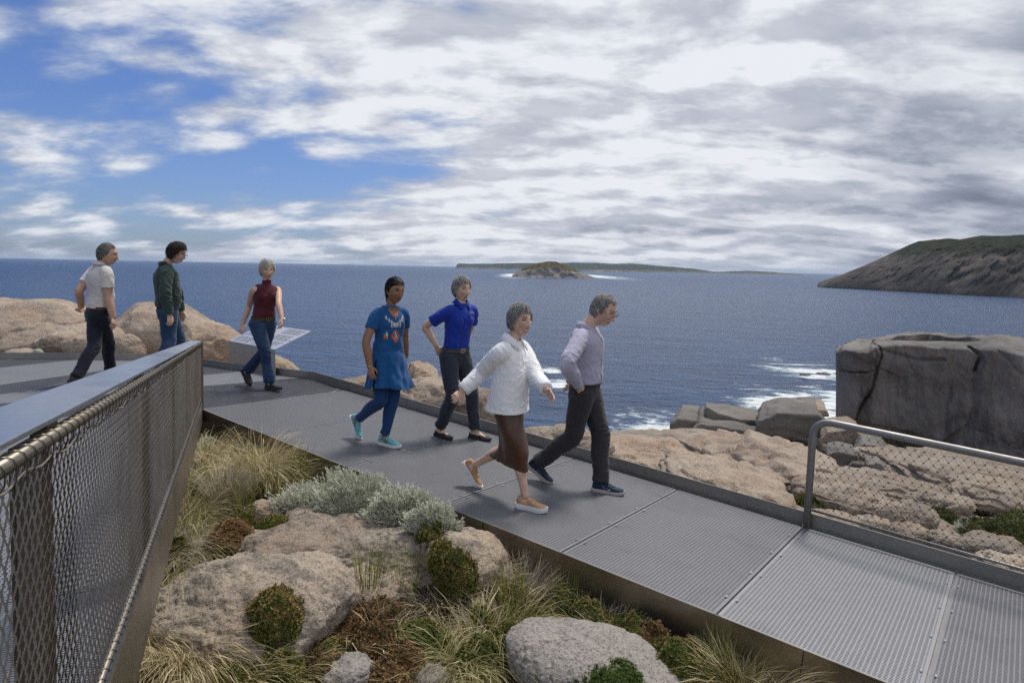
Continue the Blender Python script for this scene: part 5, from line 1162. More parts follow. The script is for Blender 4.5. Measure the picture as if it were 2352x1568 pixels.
M_GLASSF = mat_plain('spectacle_metal', (0.10, 0.10, 0.11), 0.3, 0.8); M_GOLD = mat_plain('gold', (0.80, 0.55, 0.22), 0.3, 1.0); M_BUCKLE = mat_plain('buckle_metal', (0.62, 0.60, 0.55), 0.25, 1.0)
M_RUBBERW = mat_plain('rubber_white', (0.78, 0.77, 0.76), 0.6); M_RUBBERB = mat_plain('rubber_black', (0.025, 0.025, 0.027), 0.6); M_RUBBERT = mat_plain('rubber_taupe', (0.42, 0.38, 0.36), 0.6)
def lens_fn(T, b):
    b.inputs['Base Color'].default_value = (0.75, 0.78, 0.80, 1); b.inputs['Roughness'].default_value = 0.03; b.inputs['Transmission Weight'].default_value = 0.95; b.inputs['IOR'].default_value = 1.08
M_LENS = material('lens_glass', lens_fn)
def head_shape(d, male, wide=1.0, jaw=1.0):
    """unit directions -> head surface (x right, y forward, z up), metres for a 0.23 m head"""
    p = d * np.array([0.0745 * wide, 0.094, 0.114]); x, y, z = p[:, 0].copy(), p[:, 1].copy(), p[:, 2].copy(); fr = sstep(0.0, 0.6, d[:, 1])
    dn = sstep(0.05, -0.95, d[:, 2]); x *= 1 - (0.34 if not male else 0.26) / jaw * dn * 0.9
    y = np.where(y < 0, y * (1 - 0.30 * sstep(-0.2, -0.9, d[:, 2])), y * (1 - 0.06 * dn))
    z = np.where(z < 0, z * (1 + 0.02 * fr), z * 0.98)
    y -= fr * 0.010 * np.clip((np.abs(x) / 0.06), 0, 1) ** 2
    g = lambda cx, cz, sx, sz: np.exp(-((x - cx) / sx) ** 2 - ((z - cz) / sz) ** 2)
    for s in (-1, 1):
        y -= fr * 0.010 * g(s * 0.031, 0.010, 0.014, 0.010); y += fr * 0.0045 * g(s * 0.030, 0.029, 0.020, 0.007); y += fr * 0.0055 * g(s * 0.040, -0.022, 0.017, 0.016)
        y -= fr * 0.004 * g(s * 0.034, -0.060, 0.012, 0.018); y += fr * 0.006 * g(s * 0.011, -0.034, 0.007, 0.007)
    br = np.exp(-(x / 0.0085) ** 2); nz = np.interp(z, [-0.052, -0.043, -0.036, -0.010, 0.015, 0.034], [0, 0.008, 0.022 if male else 0.019, 0.012, 0.005, 0.0]); y += fr * br * nz
    y += fr * np.exp(-(x / 0.012) ** 2) * np.interp(z, [-0.050, -0.040, -0.032, -0.015], [0, 0.006, 0.006, 0])
    y += fr * 0.0060 * g(0, -0.0575, 0.020, 0.0055) + fr * 0.0065 * g(0, -0.070, 0.017, 0.0060) - fr * 0.006 * g(0, -0.0635, 0.019, 0.0026) - fr * 0.004 * g(0, -0.083, 0.02, 0.006)
    y += fr * (0.015 if male else 0.011) * g(0, -0.098, 0.024, 0.018)
    return np.stack([x, y, z], 1)
def face_at(R, C, s, male, wide, jaw, x, z, lift=0.0):
    """point on the face at lateral x, height z (head metres)"""
    zz = z; d = None
    # search directions whose surface matches
    best = None; k = np.linspace(-1.0, 1.0, 41)
    ax = x / 0.0745 / wide; az = z / 0.114; u = np.linspace(0.8, 1.5, 8)
    cand = np.array([(ax * a, 1.0, az * b) for a in u for b in u]); cand[:, 1] = np.sqrt(np.clip(1 - cand[:, 0] ** 2 - cand[:, 2] ** 2, 0.02, 1)); cand /= np.linalg.norm(cand, axis=1)[:, None]
    q = head_shape(cand, male, wide, jaw); i = np.argmin((q[:, 0] - x) ** 2 + (q[:, 2] - z) ** 2); p = np.array([x, q[i, 1] + lift, z]); return C + R @ (p * s)
def hand(mb, Wp, d, n, side, s=1.0, curl=0.35, spread=0.06):
    """palm and five fingers; d towards the fingertips, n out of the back of the hand, side = +1 thumb towards d x n"""
    d = unit(d); n = unit(n - d * np.dot(n, d)); t = np.cross(d, n) * side
    ring = lambda k, w, h: (Wp + d * k * s, t * w * s, n * h * s)
    loft(mb, [ring(-0.02, 0.026, 0.020), ring(0.0, 0.027, 0.020), ring(0.03, 0.036, 0.017), ring(0.065, 0.042, 0.015), ring(0.092, 0.040, 0.012)], 14, 12)
    for i, (L, off) in enumerate(((0.072, 0.031), (0.082, 0.0105), (0.076, -0.0105), (0.060, -0.031))):
        root = Wp + d * (0.084 - 0.004 * abs(i - 1)) * s + t * off * s; a = 0.0; pts = [root - d * 0.012 * s]; dd = unit(d + t * spread * (1.5 - i)); c = curl * (1 + 0.12 * i); p = root
        pts.append(p)
        for k, f in enumerate((0.46, 0.31, 0.23)):
            a += c * (0.8 if k == 0 else 1.0); v = dd * math.cos(a) - n * math.sin(a); p = p + v * L * f * s; pts.append(p)
        limb(mb, pts, np.array([0.0092, 0.0092, 0.0086, 0.0078, 0.0066]) * s, 12, 8)
    b = Wp + d * 0.018 * s + t * 0.024 * s; v1 = unit(d * 0.62 + t * 0.72 - n * 0.28); v2 = unit(d * 0.92 + t * 0.22 - n * 0.35); v3 = unit(d * 0.95 - t * 0.05 - n * 0.40)
    p1 = b + v1 * 0.038 * s; p2 = p1 + v2 * 0.034 * s; p3 = p2 + v3 * 0.024 * s; limb(mb, [b - v1 * 0.01, b, p1, p2, p3], np.array([0.013, 0.0145, 0.0112, 0.0096, 0.0072]) * s, 12, 8)
def on_ray(px, py, c, L, near=True):
    """point on the sight line of a picture point at distance L from c (so limbs keep their length)"""
    o = np.array([0, 0, CAMZ]); d = unit(ray(px, py)); b = np.dot(d, c - o); q = np.dot(c - o, c - o) - L * L; disc = b * b - q
    if disc <= 0: p = o + d * b; return c + unit(p - c) * L
    t = b - math.sqrt(disc) if near else b + math.sqrt(disc); return o + d * t
def ik(h, a, l1, l2, pole):
    v = a - h; D = np.linalg.norm(v); u = v / D; D2 = min(D, (l1 + l2) * 0.999); x = (l1 * l1 - l2 * l2 + D2 * D2) / (2 * D2); y = math.sqrt(max(l1 * l1 - x * x, 0.0)); w = pole - u * np.dot(pole, u); return h + u * x * (D / D2) + unit(w) * y
def deck_h(p, deck):
    return p[2] - PZ if deck == 'flat' else (NRM @ (p - np.array([0, 0, CAMZ]))) + 2.0
def shoe(root, A, d, u, s, style, mats, L=0.275):
    """A ankle joint; d toe direction, u up of the foot, s side; sole lies 0.085 under the ankle"""
    k = L / 0.275; heel = A - u * 0.085 - d * 0.075 * k
    st = {'sneaker': dict(sole=0.030, w=1.0, top=0.082), 'flat': dict(sole=0.022, w=0.95, top=0.052), 'platform': dict(sole=0.042, w=1.0, top=0.078), 'slip': dict(sole=0.026, w=0.98, top=0.062)}[style]; so = st['sole']
    outline = [(0.0, 0.026), (0.02, 0.034), (0.06, 0.036), (0.12, 0.037), (0.17, 0.045), (0.21, 0.046), (0.245, 0.037), (0.266, 0.020), (0.275, 0.006)]
    X = np.array([q[0] for q in outline]); Wd = np.array([q[1] for q in outline]) * st['w']
    xs = np.concatenate([[0.0], np.linspace(0.006, 0.272, 26), [0.2765]]); ws = np.interp(xs, X, Wd); ws[0] = 0.018; ws[-1] = 0.004
    toe_up = lambda x: 0.012 * max(0, (x - 0.20) / 0.075) ** 2
    V = []; n = len(xs); F = []
    def lev(z, grow):
        i = len(V)
        for x, w in zip(xs, ws):
            for sg in (-1, 1): V.append(heel + d * (x * k + (0.003 * (1 if x > 0.1 else -1)) * grow) + s * sg * (w + 0.003 * grow) * k + u * (z + toe_up(x)))
        return i
    a, b, c = lev(0, 0.0), lev(so * 0.5, 1.0), lev(so, 0.6)
    for lo, hi in ((a, b), (b, c)):
        for i in range(n - 1):
            F.append((lo + 2 * i, lo + 2 * i + 2, hi + 2 * i + 2, hi + 2 * i)); F.append((lo + 2 * i + 1, hi + 2 * i + 1, hi + 2 * i + 3, lo + 2 * i + 3))
        F.append((lo, hi, hi + 1, lo + 1)); F.append((lo + 2 * n - 2, lo + 2 * n - 1, hi + 2 * n - 1, hi + 2 * n - 2))
    for i in range(n - 1): F.append((c + 2 * i, c + 2 * i + 2, c + 2 * i + 3, c + 2 * i + 1)); F.append((a + 2 * i, a + 2 * i + 1, a + 2 * i + 3, a + 2 * i + 2))
    up = MB(); T = st['top']
    prof = [(0.004, T * 0.6, 0.7), (0.02, T, 0.86), (0.06, T * 0.96, 0.92), (0.10, T * 0.93, 0.92), (0.135, T * 0.78, 0.92), (0.17, T * 0.60, 0.95), (0.21, T * 0.46, 0.95), (0.245, T * 0.36, 0.93), (0.262, T * 0.26, 0.8), (0.271, T * 0.12, 0.4)]
    rings = []
    for x, h, w in prof:
        ww = np.interp(x, X, Wd) * w; zc = so * 0.6 + toe_up(x); rings.append((heel + d * x * k + u * (zc + h * 0.42), s * ww * k, u * (h * 0.58 + 0.004)))
    loft(up, rings, 18, 30, 2.2); me = remesh(up, 0.006, 2); v, nn = mverts(me); h = (v - heel) @ u; v = v + np.outer(np.maximum(so * 0.55 - h, 0), u); setverts(me, v)
    sh = finish(me, 'shoe', mats[0], root); m = MB(); m.add(V, F); so_ = m.build('sole', mats[1], sh, smooth=False)
    if style in ('sneaker', 'platform') and len(mats) > 2:
        lm = MB(); bv = BVHTree.FromPolygons([tuple(q) for q in v], [tuple(p.vertices) for p in me.polygons])
        for i in range(5):
            x = 0.105 + 0.020 * i; row = []
            for q in np.linspace(-1, 1, 7):
                o = heel + d * (x + 0.008 * q * (1 if i % 2 else -1)) * k + s * q * 0.020 * k + u * 0.2; hit = bv.ray_cast(Vector(o), Vector(-u))
                if hit[0] is not None: row.append(np.array(hit[0]) + u * 0.002)
            if len(row) > 3: lm.tube(row, 0.0026, 5)
        for q in (-1, 1): lm.tube([heel + d * 0.105 * k + u * (so + T * 0.9) + s * q * 0.003, heel + d * 0.115 * k + u * (so + T * 1.05) + s * q * 0.020, heel + d * 0.13 * k + u * (so + T * 0.75) + s * q * 0.026], 0.002, 5)
        lm.build('laces', mats[2], sh, smooth=True)
    return sh, heel, k, so, T, v, me
def side_mark(sh, shv, shme, heel, d, u, s, so, strokes, mat, name, sg, k=1.0, w=0.004):
    bv = BVHTree.FromPolygons([tuple(q) for q in shv], [tuple(p.vertices) for p in shme.polygons]); m = MB()
    for st in strokes:
        P = []
        for (x, z) in densify(st, 6):
            o = heel + d * x * k + u * (so + z) + s * sg * 0.2; hit = bv.ray_cast(Vector(o), Vector(-s * sg))
            if hit[0] is not None: P.append(np.array(hit[0]) + s * sg * 0.0012)
        if len(P) > 1: m.tube(P, w, 5, flat=0.4)
    if m.v: m.build(name, mat, sh)
def densify(st, n):
    st = np.asarray(st, float); out = []
    for a, b in zip(st[:-1], st[1:]): out += [a + (b - a) * t for t in np.linspace(0, 1, n, endpoint=False)]
    return out + [st[-1]]
class Person: pass
def build_person(S):
    P = Person(); ht = S['h']; k = ht / 1.75; male = S['male']; root_deck = S['deck']
    fh, fs = azv(S['az_hip']), azv(S['az_sh']); rh, rs = rightof(fh), rightof(fs)
    lt, ls = 0.247 * ht, 0.245 * ht; la, lf = 0.172 * ht, 0.150 * ht; ah = 0.085
    # feet first: they stand on the deck
    feet = {}
    for key in ('R', 'L'):
        ft = S['foot' + key]; fd = azv(ft.get('az', S['az_hip'])); px, py = ft['ankle']; pitch = math.radians(ft.get('pitch', 0)); up0 = NRM if root_deck == 'ramp' else UP
        fd = unit(fd - up0 * np.dot(fd, up0)); d = fd * math.cos(pitch) - up0 * math.sin(pitch); u = fd * math.sin(pitch) + up0 * math.cos(pitch)
        lo, hi = 2.0, 14.0
        def low(A):
            heel = A - u * 0.085 - d * 0.075; toe = A - u * 0.072 + d * 0.19; return min(deck_h(heel, root_deck), deck_h(toe, root_deck))
        for _ in range(50):
            mid_ = (lo + hi) / 2
            if low(at(px, py, mid_)) > 0: lo = mid_
            else: hi = mid_
        A = at(px, py, lo); feet[key] = (A, d, u, unit(np.cross(d, u)))
    Yh = S.get('Yh') or (feet['R'][0][1] + feet['L'][0][1]) / 2
    hip = at(*S['hip'], Yh); neck = at(*S['neck'], Yh + S.get('lean', 0.0)); P.hip, P.neck = hip, neck
    hj = {'R': hip + rh * 0.052 * ht, 'L': hip - rh * 0.052 * ht}; sw = (0.108 if male else 0.098) * ht
    tv = unit(neck - hip); sj = {'R': neck + rs * sw - tv * 0.078 * k, 'L': neck - rs * sw - tv * 0.078 * k}
    knee = {}; Dm = max(np.linalg.norm(feet[q][0] - hj[q]) for q in 'RL'); fit = min(1.06, Dm * S.get('slack', 1.008) / (lt + ls)); lt, ls = lt * fit, ls * fit
    for key in 'RL':
        A = feet[key][0]; v = A - hj[key]; D = np.linalg.norm(v); sc = max(1.0, D / (lt + ls) * 1.002)
        pole = unit(fh + S.get('pole' + key, 0.0) * rh); knee[key] = ik(hj[key], A, lt * sc, ls * sc, pole)
    elbow, wrist, hdir = {}, {}, {}
    for key in 'RL':
        a = S['arm' + key]; elbow[key] = on_ray(*a['e'][:2], sj[key], la, a['e'][2] > 0) if 'ey' not in a else at(*a['e'][:2], Yh + a['ey']); wrist[key] = on_ray(*a['w'][:2], elbow[key], lf, a['w'][2] > 0) if 'wy' not in a else at(*a['w'][:2], Yh + a['wy'])
        hdir[key] = unit((on_ray(*a['t'][:2], wrist[key], 0.105 * ht, a['t'][2] > 0) if 'ty' not in a else at(*a['t'][:2], Yh + a['ty'])) - wrist[key])
    P.__dict__.update(feet=feet, hj=hj, sj=sj, knee=knee, elbow=elbow, wrist=wrist, fh=fh, fs=fs, rh=rh, rs=rs, k=k, tv=tv)
    lowest = min(feet['R'][0][2], feet['L'][0][2]) - 0.085
    root = empty('person', (hip[0], hip[1], lowest), S['label'], 'person', S.get('group')); P.root = root
    HL = np.linalg.norm(neck - hip)
    def sec(s, w, dp, fwd=0.0):                       # torso section: s 0 hip .. 1 neck
        t = np.clip(s, 0, 1); r = unit(rh * (1 - t) + rs * t); f = unit(fh * (1 - t) + fs * t); f = unit(f - tv * np.dot(f, tv)); return (hip + (neck - hip) * s + f * fwd * k, r * w * k * 1.07, f * dp * k * 1.09)
    P.sec = sec; P.HL = HL
    # ---- head frame
    hf = azv(S['az_head']); pt = math.radians(S.get('head_pitch', 0)); rl = math.radians(S.get('head_roll', 0)); f = hf * math.cos(pt) - UP * math.sin(pt); r = rightof(hf); u = np.cross(r, f); r, u = r * math.cos(rl) + u * math.sin(rl), u * math.cos(rl) - r * math.sin(rl)
    R = np.stack([r, f, u], 1); C = at(*S['head'], neck[1] + S.get('head_dy', 0.0)); hs = S.get('hs', 1.13) * ht / 1.72; P.R, P.C, P.hs = R, C, hs
    wide, jaw = S.get('wide', 1.0), S.get('jaw', 1.0); P.face = lambda x, z, l=0.0: face_at(R, C, hs, male, wide, jaw, x, z, l)
    # ---- body skin
    mb = MB(); d0, f0 = ico(5); hv = head_shape(d0, male, wide, jaw) * hs; mb.add(C + hv @ R.T, f0)
    for sg in (-1, 1): blob(mb, C + R @ (np.array([sg * 0.074 * wide, -0.012, -0.004]) * hs), R @ np.array([0.009, 0, 0]) * hs, R @ np.array([0.004 * sg, 0.017, 0]) * hs, R @ np.array([sg * 0.004, -0.006, 0.031]) * hs, 2)
    nb = C + R @ (np.array([0, -0.026, -0.050]) * hs); nr = (0.058 if male else 0.049) * k
    limb(mb, [nb, nb * 0.5 + neck * 0.5 + UP * 0.012, neck - tv * 0.02 * k, neck - tv * 0.10 * k], [nr * 0.95, nr * 0.98, nr * 1.12, nr * 1.4], 14)
    G = 1.0 if male else 0.84
    loft(mb, [sec(-0.12, 0.06, 0.04), sec(0.0, 0.125, 0.070), sec(0.25, 0.120 * G, 0.070), sec(0.6, 0.135 * G, 0.078), sec(0.85, 0.145 * G, 0.076), sec(0.97, 0.085 * G, 0.055)], 24)
    fat = S.get('limb', 1.0)
    for key in 'RL':
        sg = 1 if key == 'R' else -1
        e, w, s0 = elbow[key], wrist[key], sj[key]; am = (0.048 if male else 0.042) * k * fat
        limb(mb, [s0 - rs * sg * 0.05 * k, s0 - rs * sg * 0.012 * k, (s0 + e) / 2, e, e * 0.62 + w * 0.38, w], [am * 1.0, am * 1.12, am * 1.02, am * 0.90, am * 0.92, am * 0.64], 26, 14)
        hn = S['arm' + key].get('n'); dd = hdir[key]
        if hn is None: hn = rs * sg * 0.8 + fs * 0.5             # back of a hanging hand looks outwards and forwards
        tside = S['arm' + key].get('side', 1 if np.dot(np.cross(dd, unit(hn)), fs) > 0 else -1)
        hand(mb, w, dd, np.asarray(hn, float), tside, k * S.get('hand', 1.0) * (1.0 if male else 0.93), S['arm' + key].get('curl', 0.38))
        A, d, u_, s_ = feet[key]; kn = knee[key]; th = (0.073 if male else 0.070) * k
        limb(mb, [hj[key], (hj[key] + kn) / 2, kn, kn * 0.68 + A * 0.32 - fh * 0.012, kn * 0.3 + A * 0.7, A + u_ * 0.01], [th * 0.95, th * 0.90, th * 0.72, th * 0.74, th * 0.52, th * 0.46], 28, 14)
        limb(mb, [A - d * 0.05 - u_ * 0.035, A - u_ * 0.02, A + d * 0.07 - u_ * 0.045, A + d * 0.14 - u_ * 0.06], [0.028, 0.034, 0.030, 0.018], 12, 10)
    me = remesh(mb, S.get('voxel', 0.0058), 2); P.body = finish(me, 'body', S['skin'], root)
    # ---- face
    fc = P.face
    for sg in (-1, 1):
        e = fc(sg * 0.031, 0.010, -0.002); ez = S.get('eye', 0.0040); m = MB(); blob(m, e, R @ np.array([0.0115, 0, 0]) * hs, R @ np.array([0, 0.005, 0]) * hs, R @ np.array([0, 0, ez]) * hs, 2); o = m.build('eye', M_EYEW, root, smooth=True)
        m = MB(); blob(m, e + f * 0.0026 * hs, R @ np.array([0.0056, 0, 0]) * hs, R @ np.array([0, 0.0050, 0]) * hs, R @ np.array([0, 0, min(ez, 0.0052) * 0.96]) * hs, 2); m.build('iris', M_EYED, o, smooth=True)
        m = MB(); m.tube([fc(sg * q, 0.0165 - 0.004 * ((q - 0.031) / 0.014) ** 2, 0.002) for q in np.linspace(0.018, 0.045, 6)], [0.0010, 0.0022, 0.0027, 0.0027, 0.0022, 0.0012], 6); m.build('eyelid', S.get('lid', M_EYED), root, smooth=True)
        m = MB(); m.tube([fc(sg * q, 0.0300 + 0.005 * math.sin((q - 0.014) / 0.036 * 2.2), 0.001) for q in np.linspace(0.013, 0.050, 8)], np.array([0.0018, 0.0030, 0.0034, 0.0034, 0.0032, 0.0028, 0.0020, 0.0010]) * hs, 6, flat=1.0); m.build('eyebrow', S['brow'], root, smooth=True)
    smile = S.get('smile', 0.25); wd = 0.023 + 0.007 * smile; op = S.get('open', 0.0)
    lipm = S['lip']; xs = np.linspace(-1, 1, 11)
    for nm, dz, th in (('upper_lip', 0.0025 + op * 0.5, 0.0036), ('lower_lip', -0.0035 - op * 0.5, 0.0042)):
        m = MB(); m.tube([fc(q * wd, -0.0635 + dz * (1 - q * q) + 0.007 * smile * q * q, 0.0005) for q in xs], np.maximum(th * (1 - np.abs(xs) ** 3 * 0.75), 0.0010) * hs, 6); m.build(nm, lipm, root, smooth=True)
    if op > 0.004:
        m = MB(); m.tube([fc(q * wd * 0.86, -0.0635 + 0.006 * smile * q * q + op * 0.12, 0.0002) for q in xs], np.maximum(op * 0.55 * (1 - xs ** 4 * 0.8), 0.001), 6); m.build('teeth' if S.get('teeth') else 'mouth', M_TEETH if S.get('teeth') else M_EYED, root, smooth=True)
    # ---- hair
    if S.get('hair'): hair(P, S)
    return P
def hair(P, S):
    H = S['hair']; R, C, hs, male = P.R, P.C, P.hs, S['male']; d, f = ico(5); p = head_shape(d, male, S.get('wide', 1.0), S.get('jaw', 1.0)); rng = np.random.default_rng(H.get('seed', 1))
    th = np.degrees(np.arctan2(np.abs(d[:, 0]), d[:, 1])); line = np.interp(th, [0, 25, 45, 62, 78, 92, 105, 125, 180], np.array(H['line']) + np.array([0.004, 0.006, 0.012, 0.016, 0.010, 0.004, 0, 0, 0])); over = (p[:, 2] - line)
    vol = 0.8 * np.interp(th, [0, 60, 110, 180], np.array(H['vol']) * np.array([1, 0.75, 0.85, 1])) * (0.35 + 0.65 * sstep(0.0, 0.05, over)) * (0.75 + 0.5 * sstep(0.0, 0.9, d[:, 2])); off = rng.uniform(-9, 9, 3)
    vol = vol * (1 + 0.35 * fbm(d * 3.5 + off, 3)) + 0.0015
    q = p * (1 + (vol / np.linalg.norm(p, axis=1))[:, None]); keep = over > 0; ff = f[keep[f].all(1)]
    o = arr_mesh('hair', C + (q * hs) @ R.T, ff, H['mat'], P.root); add_attr(o.data, 'tone', np.clip(0.45 + 0.3 * fbm(d * 9 + off, 3), 0, 1)[:len(o.data.vertices)] if len(o.data.vertices) == len(d) else np.full(len(o.data.vertices), 0.5))
    # locks of hair laid over the cap
    idx = np.where(over > 0.004)[0]; V = []; F = []; Tn = []; L = H.get('len', 0.05); n = int(H.get('n', 650) * 3.2); sweep = np.array(H.get('sweep', (0.3, -0.2, -0.6)))
    part = H.get('part', 0.0)
    for i in rng.choice(idx, n):
        a = q[i] * 1.0; nrm = unit(a * np.array([1 / 0.0745, 1 / 0.094, 1 / 0.114])); sx = math.copysign(1, a[0] - part)
        cd = np.array([sx * abs(sweep[0]) if H.get('sym', True) else sweep[0], sweep[1], sweep[2]]) + rng.normal(size=3) * H.get('mess', 0.25); cd = unit(cd - nrm * np.dot(cd, nrm)); l = L * rng.uniform(0.6, 1.2); pts = []; x = a.copy()
        lift = H.get('lift', 0.10)
        for s in range(5):
            pts.append(x.copy()); nn = unit(x * np.array([1 / 0.0745, 1 / 0.094, 1 / 0.114])); v = unit(cd - nn * np.dot(cd, nn) + nn * lift * (1 if s < 2 else -0.4)); x = x + v * l / 4
        pts = (np.array(pts) + nrm * 0.001) * hs @ R.T + C; k = len(V); t = np.clip(rng.normal(H.get('tone', 0.5), 0.20), 0, 1); w = H.get('w', 0.0016) * hs; nw = R @ nrm
        for s, pp in enumerate(pts):
            tv = unit(pts[min(s + 1, 4)] - pts[max(s - 1, 0)]); sd = unit(np.cross(tv, nw)); ww = w * (1 - 0.75 * (s / 4) ** 2)
            for c in (-sd * ww, nw * ww * 0.8, sd * ww): V.append(pp + c); Tn.append(t * (0.75 + 0.25 * s / 4))
        for s in range(4):
            for c in range(3): F.append((k + 3 * s + c, k + 3 * s + (c + 1) % 3, k + 3 * s + 3 + (c + 1) % 3, k + 3 * s + 3 + c))
    lo = arr_mesh('hair_locks', np.array(V), np.array(F), H['mat'], o); add_attr(lo.data, 'tone', np.array(Tn))
# ---- garments
def trousers(P, S, mat, cut=1.0, hem=0.066, top=0.12, knee_r=0.070, thigh=0.094, seed=1, wr=0.006, seat=0.10, hemlift=0.0, vox=0.008, waistw=0.155, hipw=0.172, depth=0.108):
    mb = MB(); k, sec = P.k, P.sec
    loft(mb, [sec(-0.20, 0.085, 0.07), sec(-0.10, hipw * 0.93, depth * 0.95, -0.01), sec(0.02, hipw, depth * 1.05, -0.012), sec(top * 0.6, (hipw + waistw) / 2, depth, -0.006), sec(top, waistw, depth * 0.93)], 28)
    for sg in (-1, 1): blob(mb, P.hip + P.rh * sg * 0.07 * k - P.fh * 0.055 * k - UP * 0.045 * k, P.rh * 0.078 * k, P.fh * seat * 0.8 * k, UP * 0.095 * k)
    for key in 'RL':
        h, kn = P.hj[key], P.knee[key]; A, d, u, s = P.feet[key]; e = A + u * (0.005 + hemlift) - d * 0.008; sh = unit(A - kn)
        limb(mb, [h + UP * 0.02 * k, h * 0.75 + kn * 0.25, h * 0.35 + kn * 0.65, kn + P.fh * 0.004, kn * 0.62 + A * 0.38 - P.fh * 0.008, kn * 0.25 + A * 0.75, e], np.array([thigh * 0.98, thigh, thigh * 0.86, knee_r, knee_r * 0.98, hem, hem * 1.04]) * k * 1.10, 40, 20)
    me = remesh(mb, vox, 2); v, n = mverts(me)
    kn = np.array([P.knee[q] for q in 'RL']); an = np.array([P.feet[q][0] for q in 'RL']); hp = np.array([P.hj[q] for q in 'RL'])
    def mask(v):
        a = 0.45 * np.ones(len(v))
        for i in range(2): a += 0.8 * np.exp(-(np.linalg.norm(v - kn[i], axis=1) / 0.12) ** 2) + 1.0 * np.exp(-(np.linalg.norm(v - an[i], axis=1) / 0.13) ** 2) + 0.6 * np.exp(-(np.linalg.norm(v - hp[i], axis=1) / 0.12) ** 2)
        return a
    wrinkle(me, wr, 11.0, seed, axis=UP, squash=1.9, mask=mask); return finish(me, 'trousers', mat, P.root)
def shirt(P, S, mat, W=(0.160, 0.152, 0.165, 0.170, 0.13), D=(0.118, 0.112, 0.122, 0.118, 0.075), hem=0.10, sleeve='short', seed=1, wr=0.007, bust=0.0, belly=0.0, arm=0.060, cuff=0.042, flare=0.0, name='shirt', vox=0.0068, sleeve_end=0.55, neckr=0.072, untucked=False, fr=10.0, sag=0.0, smooth=2):
    mb = MB(); k, sec = P.k, P.sec
    rings = [sec(hem, W[0] + flare, D[0] + flare), sec(hem + 0.12, (W[0] * 0.6 + W[1] * 0.4) + flare * 0.6, (D[0] * .6 + D[1] * .4) + flare * 0.6, 0.004), sec(0.42, W[1], D[1], belly * 0.4), sec(0.65, W[2], D[2], bust * 0.1), sec(0.82, W[3], D[3]), sec(0.93, W[4], D[4]), sec(1.0, neckr * 1.1, neckr), sec(1.03, neckr, neckr * 0.95)]
    loft(mb, rings, 30, 46)
    fs, rs, tv = P.fs, P.rs, P.tv
    if belly: blob(mb, P.hip + (P.neck - P.hip) * 0.36 + fs * 0.06 * k, rs * 0.12 * k, fs * (0.07 + belly) * k, tv * 0.13 * k)
    if bust:
        for sg in (-1, 1): blob(mb, P.hip + (P.neck - P.hip) * 0.68 + fs * (0.065 + bust * 0.3) * k + rs * sg * 0.065 * k, rs * 0.070 * k, fs * (0.045 + bust) * k, tv * 0.075 * k)
    for sg in (-1, 1): blob(mb, P.hip + (P.neck - P.hip) * 0.78 - fs * 0.06 * k + rs * sg * 0.075 * k, rs * 0.085 * k, fs * 0.055 * k, tv * 0.12 * k)
    for key in 'RL':
        sg = 1 if key == 'R' else -1; s0, e, w = P.sj[key], P.elbow[key], P.wrist[key]
        if sleeve == 'none': continue
        if sleeve == 'short':
            t = s0 + (e - s0) * sleeve_end; limb(mb, [s0 - rs * sg * 0.075 * k + tv * 0.018, s0 - rs * sg * 0.012 * k, (s0 + t) / 2, t], np.array([arm * 0.98, arm * 1.0, arm * 1.0, arm * 1.02]) * k * 1.07, 22, 20)
        else:
            we = e + (w - e) * S.get('cuff_at', 0.97); sg_ = -UP * sag
            limb(mb, [s0 - rs * sg * 0.075 * k + tv * 0.018, s0 - rs * sg * 0.012 * k, (s0 + e) / 2 + sg_ * 0.3, e + sg_, (e + we) / 2 + sg_ * 0.7, e + (we - e) * 0.86, we], np.array([arm * 1.02, arm * 1.04, arm * 0.98, arm * 0.92, arm * 0.86, cuff * 1.12, cuff]) * k * 1.07, 40, 20)
    me = remesh(mb, vox, smooth); el = np.array([P.elbow[q] for q in 'RL']); sh = np.array([P.sj[q] for q in 'RL'])
    wst = P.hip + (P.neck - P.hip) * (hem + 0.08)
    def mask(v):
        a = 0.55 * np.ones(len(v))
        for i in range(2): a += 0.9 * np.exp(-(np.linalg.norm(v - el[i], axis=1) / 0.11) ** 2) + 0.35 * np.exp(-(np.linalg.norm(v - sh[i] + tv * 0.08, axis=1) / 0.10) ** 2)
        a += 0.7 * np.exp(-(((v - wst) @ tv) / 0.07) ** 2); a *= sstep(0.0, 0.05, (v - (P.hip + (P.neck - P.hip) * hem)) @ tv) * 0.9 + 0.1; return a * np.clip(((P.neck - v) @ tv) / 0.08 + 0.3, 0.1, 1)
    wrinkle(me, wr, fr, seed, axis=unit(tv + rs * 0.35), squash=0.8, mask=mask); P.shirt_me = me; v, n = mverts(me)
    P.bvh = BVHTree.FromPolygons([tuple(q) for q in v], [tuple(p.vertices) for p in me.polygons]); o = finish(me, name, mat, P.root); P.shirt_o = o; return o
def on_front(P, s, x, lift=0.002, bvh=None):
    """point on the garment at torso height s and lateral x, looked at from the front"""
    c = P.hip + (P.neck - P.hip) * s + P.rs * x * P.k; f = unit(P.fs - P.tv * np.dot(P.fs, P.tv)); h = (bvh or P.bvh).ray_cast(Vector(c + f * 0.6), Vector(-f)); return None if h[0] is None or np.dot(np.array(h[0]) - c, f) > 0.24 * P.k else np.array(h[0]) + f * lift
